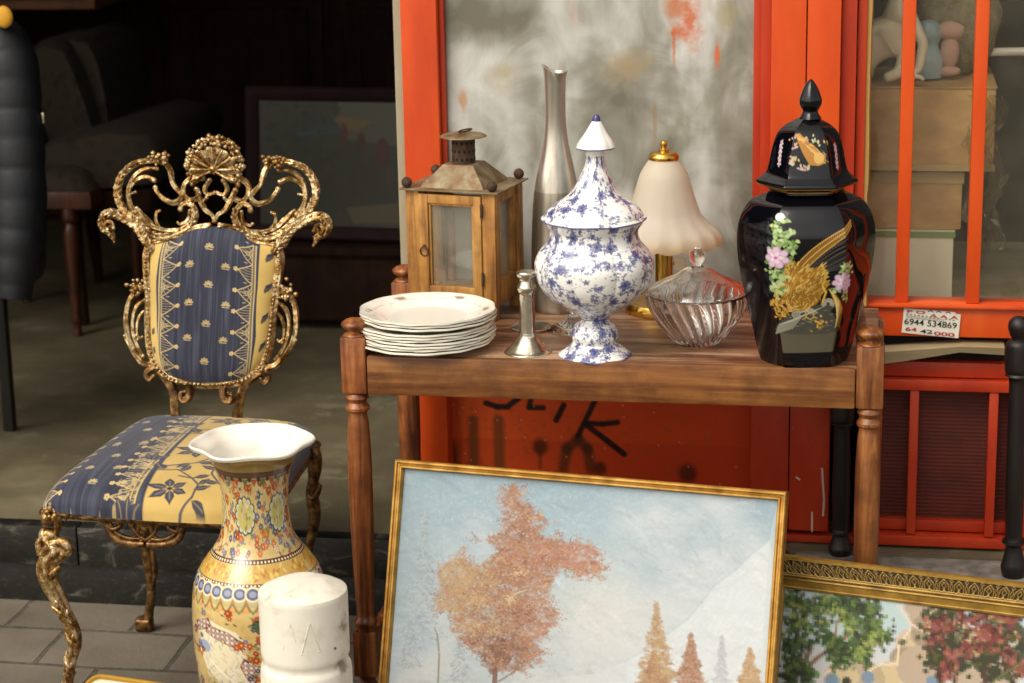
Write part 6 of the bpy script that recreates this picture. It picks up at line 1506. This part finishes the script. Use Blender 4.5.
xm = to_local(ch, [XF, 0, 0])[0]
for vt in me.vertices: vt.co.x = 2*xm-vt.co.x; vt.co.y -= .025
me.flip_normals()
# rear legs
q = MB(); Yb = 3.885
P_ = [onY(30+a/3.367, 480+b/3.367, Yb) for a, b in ((388, 70), (385, 150), (390, 225), (402, 300), (408, 380), (402, 440), (395, 480), (390, 502))]
P_[-1][2] = .012
q.tube(P_, [.016, .015, .012, .0105, .0095, .009, .012, .015], 10, 5); q.box(P_[-1][0]-.019, P_[-1][0]+.015, Yb-.015, Yb+.015, .001, .028, .006)
q.tube([P_[2]+np.array([.012, -.004, .02]), P_[3]+np.array([.014, -.006, 0]), P_[4]+np.array([.006, -.006, .02])], [.004, .006, .003], 6, 4)
q.build('leg', DGOLD, ch, 60, True)
q = MB(); Yb = 3.86
P_ = [onY(190+a/4.55, 410+b/4.55, Yb) for a, b in ((545, 170), (562, 215), (568, 265), (562, 320), (556, 380), (562, 430), (568, 480), (556, 560), (540, 620), (528, 720), (545, 860), (560, 960))]
P_[-1][2] = .012; P_[-1][1] = Yb+.01
q.tube(P_, [.017, .017, .014, .011, .013, .0135, .012, .0105, .010, .0095, .009, .014], 10, 5)
q.tube([onY(190+a/4.55, 410+b/4.55, Yb-.012) for a, b in ((575, 350), (590, 345), (575, 385), (545, 400), (535, 360))], [.003, .005, .007, .006, .003], 7, 4)
q.tube([onY(190+a/4.55, 410+b/4.55, Yb-.010) for a, b in ((560, 170), (578, 215), (575, 275))], [.009, .010, .004], 7, 4)
q.build('leg', DGOLD, ch, 60, True)
# ------------------------------------------------------------------ inside the right-hand window
CARDB = pmat('cardboard', [(.3, 'a98758'), (.6, 'c29d6c'), (.8, 'd0ae80')], 15, (1, 1, 2), .85, bmp=.1)
def carton(label, x0, x1, y0, y1, z0, z1, mt=CARDB, tape=None, name='cardboard_box'):
    c_ = thing(name, label, 'box', ((x0+x1)/2, (y0+y1)/2, z0))
    q = MB().box(x0, x1, y0, y1, z0, z1, .004); q.build('carton', mt, c_, world=True)
    ym = (y0+y1)/2
    q = MB(); q.box(x0-.002, x1+.002, y0-.0015, ym-.001, z1+.0005, z1+.003); q.build('flap', mt, c_, world=True)
    q = MB(); q.box(x0-.002, x1+.002, ym+.001, y1+.0015, z1+.0005, z1+.003); q.build('flap', mt, c_, world=True)
    if tape: MB().box(x0-.003, x1+.003, y0-.0025, y0-.0005, z0+(z1-z0)*tape[0], z0+(z1-z0)*tape[1]).build('tape', tape[2], c_, world=True)
    return c_
YW = 4.23
zW = lambda y, x=940: onY(x, y, YW)[2]; xW = lambda x, y=200: onY(x, y, YW)[0]
WHB = pmat('white_board', [(.3, 'd2cdba'), (.7, 'e2decd')], 6, rough=.8, bmp=0)
GREENT = pmat('green_tape', [(.3, '6f8a4c'), (.7, '82a05c')], 8, rough=.4, bmp=0); CLRT = pmat('packing_tape', [(.3, 'a08a60'), (.7, 'b8a276')], 8, rough=.2, bmp=0)
carton('white box with a green strip, lowest of the window stack', xW(845), xW(955), YW, YW+.28, .630, zW(232), WHB, (.93, 1.0, GREENT))
carton('brown cardboard box resting on the white box behind the window bars', xW(835), xW(962), YW+.005, YW+.28, zW(232)+.004, zW(172), CARDB, (.80, .99, CLRT))
carton('taped brown carton topmost in the window, under the porcelain figurine', xW(840), xW(992), YW-.01, YW+.30, zW(172)+.004, zW(88), CARDB, (.0, .08, CLRT))
# clear plastic wrapping hanging off the cartons
PLASTIC = thin_glass('crumpled_plastic', (.90, .89, .84), 'b5ab90', .16, .12)
rr = np.random.default_rng(4); P = []
for i in range(26):
    ro = []
    for j in range(14):
        x, y = 968+j*2.6+6*math.sin(i*.6)+4*rr.normal(0, .4), 95+i*6.2; w_ = onY(x, y, YW-.02+.02*math.sin(j*1.7+i*.8)+rr.normal(0, .003)); ro.append(w_)
    P.append(ro)
q = MB().grid(np.array(P)); o_ = q.build('plastic_wrap', PLASTIC, None, 60); tag(o_, 'crumpled clear plastic wrapping hanging off the carton stack', 'wrapping')
# reclining white porcelain figurine on the top carton
BISQ = pmat('ivory_porcelain', [(.3, 'dcd2b8'), (.7, 'e8dfc8')], 8, rough=.35, bmp=0)
fz = zW(88)+.008
g = np.array([xW(890), YW+.06, fz]); fgx = thing('figurine', 'ivory porcelain reclining figurine lying on the top carton', 'figurine', g)
def skin(name, chains, mt, parent, sub=2):
    """continuous figure from joint chains: [(points, radii)], first point of later chains joins the body"""
    me = bpy.data.meshes.new(name); V, E_, Rd = [], [], []
    for pts, rad in chains:
        idx = []
        for p_, r_ in zip(pts, rad):
            p_ = tuple(round(float(c), 5) for c in p_)
            hit = [i for i, v_ in enumerate(V) if sum((a-b)**2 for a, b in zip(v_, p_)) < 1e-9]
            if hit: idx.append(hit[0])
            else: V.append(p_); Rd.append(r_); idx.append(len(V)-1)
        E_ += list(zip(idx[:-1], idx[1:]))
    me.from_pydata(V, E_, []); o_ = link(name, me, None, parent)
    md = o_.modifiers.new('skin', 'SKIN'); md.use_smooth_shade = True
    for i, sv in enumerate(me.skin_vertices[0].data): sv.radius = (Rd[i], Rd[i]); sv.use_root = (i == 0)
    sb = o_.modifiers.new('sub', 'SUBSURF'); sb.levels = sb.render_levels = sub
    dg = bpy.context.evaluated_depsgraph_get(); m2 = bpy.data.meshes.new_from_object(o_.evaluated_get(dg)); o_.modifiers.clear(); o_.data = m2
    m2.materials.append(mt); m2.polygons.foreach_set('use_smooth', [True]*len(m2.polygons)); return o_
k_ = .0019
S_ = lambda x, y, d=0: np.array([(x-890)*k_, d, max((88-y)*k_, .006)])
skin('body', [([S_(862, 55), S_(872, 48), S_(885, 40), S_(893, 26), S_(894, 12), S_(894, -2), S_(896, -12)], [.040, .042, .036, .034, .030, .014, .026]),
              ([S_(862, 55), S_(848, 66, -.02), S_(832, 74, -.03), S_(805, 80, -.03)], [.040, .030, .024, .012]),
              ([S_(894, 12), S_(908, 24, -.03), S_(920, 48, -.05), S_(916, 72, -.06), S_(909, 80, -.07)], [.030, .013, .011, .009, .007]),
              ([S_(909, 80, -.07), S_(917, 80, -.075), S_(921, 83, -.08)], [.007, .005, .003]), ([S_(909, 80, -.07), S_(902, 84, -.075)], [.007, .004]),
              ([S_(885, 40), S_(902, 62, -.02), S_(896, 78, -.05), S_(880, 83, -.06)], [.036, .016, .013, .010])], BISQ, fgx)
# a rosy painted trinket and a white tube behind the glass
PNK = pmat('pink_cloth', [(.3, 'b98a7c'), (.7, 'd0aca0')], 12, rough=.8, bmp=.2); BLC = pmat('blue_glaze', [(.3, '7f9aa8'), (.7, '9fb7bf')], 12, rough=.3, bmp=0)
tr = thing('trinket', 'small blue and pink ornament beside the figurine in the window', 'ornament', (xW(935), YW+.10, fz))
q = MB(); q.lathe(sprof([(.001, .115), (.018, .108), (.026, .085), (.020, .062), (.030, .035), (.028, .0)], 30)[0], 24, (-.02, 0, 0)); q.build('vessel', BLC, tr)
q = MB(); q.ball((.022, .0, .092), .024, 2, (1.2, .7, .8), .1); q.ball((.022, 0, .050), .019, 2, (1, .7, 1.9), .05); q.ball((.022, 0, .012), .022, 2, (1.1, .9, .5)); q.build('bow', PNK, tr)
SACK = pmat('grey_fleece', [(.3, '6f6750'), (.6, '8d8468'), (.8, 'a39a7e')], 60, rough=.95, bmp=.8, bscale=120, bdist=.004)
q = MB(); bm = bmesh.new(); bmesh.ops.create_icosphere(bm, subdivisions=4, radius=1)
for v_ in bm.verts:
    n_ = .06*math.sin(v_.co.x*7+1)*math.sin(v_.co.z*6); v_.co *= 1+n_; v_.co.x *= .085; v_.co.y *= .07; v_.co.z *= .105
q.bm(bm); o_ = q.build('fleece_bundle', SACK, None, 60); o_.location = [float(c) for c in (xW(955), YW+.19, fz+.098)]; tag(o_, 'rolled bundle of pale grey fleece at the back of the window stack', 'bundle')
TUBEM = pmat('white_tube', [(.3, 'c9c6bc'), (.7, 'dad8cf')], 5, rough=.3, bmp=0)
a = onY(922, 53, 4.42); b_ = onY(1060, 51, 4.42)  # level white bar, built as a plain tube
q = MB().tube([a, a+(b_-a)*.5, b_], .0085, 16, 2); o_ = q.build('white_tube', TUBEM, None, 60); o_.name = 'long_white_tube'; tag(o_, 'long white tube lying level behind the window glass', 'tube')
MB().lathe([(.0001, .012), (.009, .012), (.009, -.012), (.0001, -.012)], 16).build('end_cap', PEWT, o_).location = [float(c) for c in a]

# ------------------------------------------------------------------ dim furniture inside the shop
DW = wood('dark_cabinet_wood', [(.4, '120a06'), (.6, '20110a'), (.8, '2c190f')], 'z', 4, .8, .1)
for _n in DW.node_tree.nodes:
    if _n.type == 'BSDF_PRINCIPLED': _n.inputs['Specular IOR Level'].default_value = .15
def panel_cab(label, x0, x1, y0, y1, z0, z1, nx, nz):
    c_ = thing('wooden_cabinet', label, 'cabinet', ((x0+x1)/2, (y0+y1)/2, z0))
    MB().box(x0, x1, y0, y1, z0, z1, .006).build('carcass', DW, c_, world=True)
    for i in range(nx):
        for j in range(nz):
            xa, xb = x0+(x1-x0)*(i+.06)/nx, x0+(x1-x0)*(i+.94)/nx; za, zb_ = z0+(z1-z0)*(j+.06)/nz, z0+(z1-z0)*(j+.94)/nz
            q = MB(); q.box(xa, xb, y0-.014, y0-.001, za, zb_, .006); q.box(xa+.05, xb-.05, y0-.024, y0-.0145, za+.05, zb_-.05, .009); d_ = q.build('door', DW, c_, world=True)
            k2_ = MB().ball((xb-.03, y0-.03, (za+zb_)/2), .014, 2); k2_.build('handle', DGOLD, d_, 60, c_)
    MB().box(x0-.03, x1+.03, y0-.04, y1+.01, z1+.001, z1+.05, .01).build('cornice', DW, c_, world=True)
panel_cab('wide dark panelled wooden cabinet along the back of the shop', -3.3, -1.15, 7.2, 7.7, .172, 1.9, 3, 2)
a = onY(-40, 10, 6.1); b_ = onY(95, 10, 6.1); sh_ = thing('wall_cabinet', 'reddish wooden wall cabinet at the top left of the dark shop', 'cabinet', ((a[0]+b_[0])/2, 6.3, a[2]))
RW = wood('reddish_cabinet_wood', [(.4, '40200e'), (.6, '5f3317'), (.8, '734220')], 'x', 4, .4, .1)
MB().box(a[0]-.5, b_[0], 6.1, 6.6, a[2], a[2]+.6, .006).build('carcass', RW, sh_, world=True)
MB().box(b_[0]-.45, b_[0]-.02, 6.08, 6.098, a[2]+.03, a[2]+.57, .006).build('door', RW, sh_, world=True)
MB().box(b_[0]-.5, b_[0]+.0, 6.605, 9.0, a[2]+.2, a[2]+.4).build('wall_bracket', DW, sh_, world=True)
# armchair with flowered covers
FLOR = pmat('faded_floral_cover', [(.30, '15100b'), (.42, '2b2318'), (.56, '31291c'), (.66, '24130f'), (.78, '2f291c')], 17, rough=.9, bmp=.1, detail=3)
YA = 6.0
ac = thing('armchair', 'old armchair in faded floral fabric leaning back in the dark shop', 'armchair', (onY(110, 160, YA)[0], YA, .172))
def A3(x, y, d=0): return onY(x, y, YA+d)
def pad(name, pts, y0, y1, mt):
    n_ = len(pts); q = MB(); rows = []
    c_ = np.mean([A3(*k) for k in pts], 0)
    for d, k in ((y0, .9), (y0+.03, 1), (y1-.03, 1), (y1, .9)):
        rows.append([c_+(A3(*kk)-c_)*k+np.array([0, d, 0]) for kk in pts])
    q.grid(np.array(rows), True, True, True); return q.build(name, mt, ac, 60, True, True)
pad('backrest', [(38, 48), (55, 36), (78, 42), (92, 70), (104, 105), (112, 135), (90, 150), (68, 152), (55, 115), (44, 75)], -.12, .25, FLOR)
pad('back_cushion', [(72, 34), (92, 36), (104, 60), (112, 95), (116, 128), (104, 128), (92, 80), (82, 52)], -.05, .35, FLOR)
pad('seat', [(62, 150), (90, 124), (150, 112), (186, 116), (196, 130), (192, 165), (120, 172), (70, 170)], -.35, .30, FLOR)
pad('seat_frame', [(64, 172), (192, 168), (190, 190), (68, 194)], -.34, .30, DW)
for x, d in ((72, -.3), (186, -.3), (90, .25), (180, .25)):
    p0 = to_local(ac, A3(x, 185, d)); MB().tube([p0, [p0[0], p0[1], p0[2]*.5], [p0[0]+.01, p0[1], .001]], [.025, .02, .014], 10, 3).build('leg', DW, ac)
# stool with tapering legs
s0 = onZ(78, 335, .172); YS = s0[1]
st = thing('stool', 'wooden upholstered stool with turned tapering legs in the dark shop', 'stool', (s0[0], YS, .172))
zt_ = onY(75, 208, YS)[2]-.172; zt2 = onY(70, 185, YS)[2]-.172
REDW = wood('mahogany', [(.4, '280f08'), (.6, '43200f'), (.8, '572c17')], 'z', 5, .35, .1)
for x, y in ((0, 0), (-.36, .0), (.05, .38), (-.31, .38)):
    q = MB().lathe(sprof([(.022, zt_), (.024, zt_-.03), (.014, zt_-.045), (.022, zt_-.07), (.020, zt_*.5), (.013, .06), (.018, .045), (.012, .03), (.014, .001)], 50)[0], 20, (x, y, 0)); q.build('leg', REDW, st)
MB().box(-.39, .075, -.025, .41, zt_, zt_+.05, .006).build('rail', REDW, st)
q = MB(); P = []
for v_ in np.linspace(-1, 1, 15): P.append([(-.157+u_*.225, .19+v_*.21, zt_+.051+.06*((1-abs(u_)**6)*(1-abs(v_)**6))**.5) for u_ in np.linspace(-1, 1, 15)])
q.grid(np.array(P), flip=True); q.build('cushion', FLOR, st, 60)
# chest with a framed picture standing on it
YP = 5.75
cz0 = onY(300, 240, YP)[2]; cx0, cx1 = onY(205, 240, YP)[0], -.97
cc = thing('wooden_chest', 'low dark wooden chest carrying a framed picture in the shop', 'chest', ((cx0+cx1)/2, YP+.2, .172))
MB().box(cx0, cx1, YP-.05, YP+.45, .20, cz0-.03, .008).build('carcass', DW, cc, world=True)
MB().box(cx0-.02, cx1, YP-.07, YP+.47, cz0-.0295, cz0-.004, .006).build('lid', DW, cc, world=True)
for x in (cx0+.04, cx1-.04):
    for y in (YP, YP+.4): MB().box(x-.03, x+.03, y-.03, y+.03, .171, .1995, .004).build('foot', DW, cc, world=True)
f3 = Lean(onY(246, 86, YP+.06), 4, 6, .50)
f3.Hh = (f3.TL[2]-cz0)/math.cos(R(6))-.002
bp = thing('framed_picture', 'dim village picture in a broad maroon frame on the dark chest', 'picture', f3.P(.25, f3.Hh))
MAR = pmat('maroon_frame', [(.3, '1a0c0c'), (.7, '261213')], 8, rough=.75, bmp=0, spec=.2)
for w_ in ('top', 'bottom', 'left', 'right'): frame_rail(f3, [(0, -.015), (0, .012), (.008, .018), (.030, .014), (.040, .004)], 'frame_rail', MAR, bp, w_)
cv = Cv(110, 130, .42, f3.Hh-.08, '5d5c44', .04, .04); r = np.random.default_rng(6)
cv.full((vnoise(110, 130, 5, 5, 2) > .52).astype(float), '4a5034', .8)
def Q(x, y): return f3.uv(230+x/3.794, 60+y/3.794)
cv.poly([Q(400, 150), Q(660, 150), Q(660, 330), Q(440, 300)], '8f8a70', .9); cv.poly([Q(380, 200), Q(440, 215), Q(540, 235), Q(480, 270), Q(420, 260)], 'b89452')
for x, y, w_, h_, c_ in ((435, 280, 16, 50, '8e3a2c'), (500, 310, 20, 40, '6f3428'), (580, 350, 32, 65, '7d3026'), (540, 420, 30, 60, '5a4a34'), (610, 450, 26, 60, '6a5a40'), (470, 470, 28, 60, '55502f')): cx, cy = Q(x, y); cv.ell(cx, cy, w_*.00063, h_*.00063, c_)
cv.poly([Q(260, 250), Q(400, 240), Q(420, 280), Q(260, 290)], '50707a', .9); cv.poly([Q(440, 560), Q(660, 540), Q(660, 620), Q(470, 620)], '9a8a58', .9)
for _ in range(160): cx, cy = Q(r.uniform(100, 420), r.uniform(150, 500)); cv.ell(cx, cy, r.uniform(.004, .014), r.uniform(.003, .01), ['3a4428', '55603a', '2f3a24', '6a6a44'][r.integers(4)], 0, .6)
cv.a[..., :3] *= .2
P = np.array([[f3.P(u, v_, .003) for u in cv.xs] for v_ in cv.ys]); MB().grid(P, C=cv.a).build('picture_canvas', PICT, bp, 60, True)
MB().add([f3.P(u, v_, d) for d in (0, -.012) for u, v_ in ((.003, .003), (f3.W-.003, .003), (f3.W-.003, f3.Hh-.003), (.003, f3.Hh-.003))], [[0, 1, 2, 3], [7, 6, 5, 4], [0, 4, 5, 1], [1, 5, 6, 2], [2, 6, 7, 3], [3, 7, 4, 0]]).build('backing_board', BACKB, bp, 0, True, True)

# ------------------------------------------------------------------ quilted jacket hung over a black chair at the left edge
YJ = onZ(3, 432, .172)[1]
cx_ = onY(-62, 200, YJ)[0]
kc = thing('black_chair', 'plain black chair at the left edge with a padded jacket over it', 'chair', (cx_, YJ+.02, .172))
BLKM = pmat('black_lacquer', [(.3, '0c0b0a'), (.7, '151311')], 5, rough=.4, bmp=0)
xr = onY(3, 380, YJ)[0]-cx_
for x, y, z_ in ((-xr, 0, .84), (xr, 0, .84), (-xr, -.38, .43), (xr, -.38, .43)): MB().box(x-.013, x+.013, y-.013, y+.013, .0, z_, .003).build('leg', BLKM, kc)
MB().box(-xr-.02, xr+.02, -.40, .02, .431, .455, .006).build('seat', BLKM, kc)
MB().box(-xr+.014, xr-.014, -.010, .010, .70, .84, .004).build('backrest', BLKM, kc)
NAVY = pmat('navy_quilted_nylon', [(.3, '0a0c11'), (.6, '0f1219'), (.8, '161b24')], 14, rough=.55, bmp=.25, bscale=50, bdist=.004)
jk = thing('padded_jacket', 'dark navy quilted jacket with a yellow collar lining hung over the black chair', 'jacket', (cx_, YJ+.02, .172+.35))
jz = lambda y: onY(30, y, YJ)[2]-.172-.35
pr = [(6, .075), (12, .155), (24, .195), (40, .228), (70, .246), (110, .258), (150, .255), (200, .252), (250, .246), (276, .236), (288, .20)]
PJ, L = sprof([(w_, jz(y)) for y, w_ in pr], 150)
def quilt(r_, z, u):
    k = (z*11.5+.12*np.cos(u*2)) % 1; return r_*(1+.016*(np.abs(np.sin(math.pi*k))**.6-.6)+.012*np.sin(u*9+z*18)), z
th0 = -math.pi/2
q = MB().lathe(PJ, 140, mod=quilt, caps=(False, True)); V = q.V[0]; V[:, 1] *= .62; q.build('shell', NAVY, jk, 60)
for s_ in (1, -1):
    xs_ = [.16, .222, .238, .246, .240, .226]; zs_ = [jz(18), jz(55), jz(110), jz(170), jz(230), jz(284)]
    pts = [np.array([s_*a, -.055-.02*i_, b]) for i_, (a, b) in enumerate(zip(xs_, zs_))]
    pp, rd = crom(np.array(pts), np.array([.055, .066, .064, .060, .056, .042]), 20)
    rd = rd*(1+.045*(np.abs(np.sin(np.arange(len(rd))*math.pi/9.5))**.6-.6)); MB().tube(pp, rd, 28, 0).build('sleeve', NAVY, jk, 60)
YEL = pmat('yellow_lining', [(.3, 'b98318'), (.7, 'd69d28')], 8, rough=.7, bmp=.1)
zc_ = jz(26)
q = MB().lathe([(.150, zc_), (.135, zc_+.050), (.115, zc_+.075), (.105, zc_+.072), (.110, zc_+.03), (.12, zc_-.01)], 60, caps=(False, False)); q.V[0][:, 1] *= .75; q.V[0][:, 1] -= .02; q.build('collar', NAVY, jk, 60)
q = MB(); ys_ = onY(4, 17, YJ-.10); a0 = ys_-np.array([cx_, YJ+.02, .522]); q.ball(a0, .022, 3, (.95, .5, 1.15), .03); q.build('lining', YEL, jk, 60)
q = MB(); zp = onY(43, 118, YJ-.08)-np.array([cx_, YJ+.02, .522]); q.box(zp[0]-.003, zp[0]+.003, zp[1]-.002, zp[1]+.002, zp[2]-.012, zp[2]+.012, .001); q.build('zip_pull', PEWT, jk)
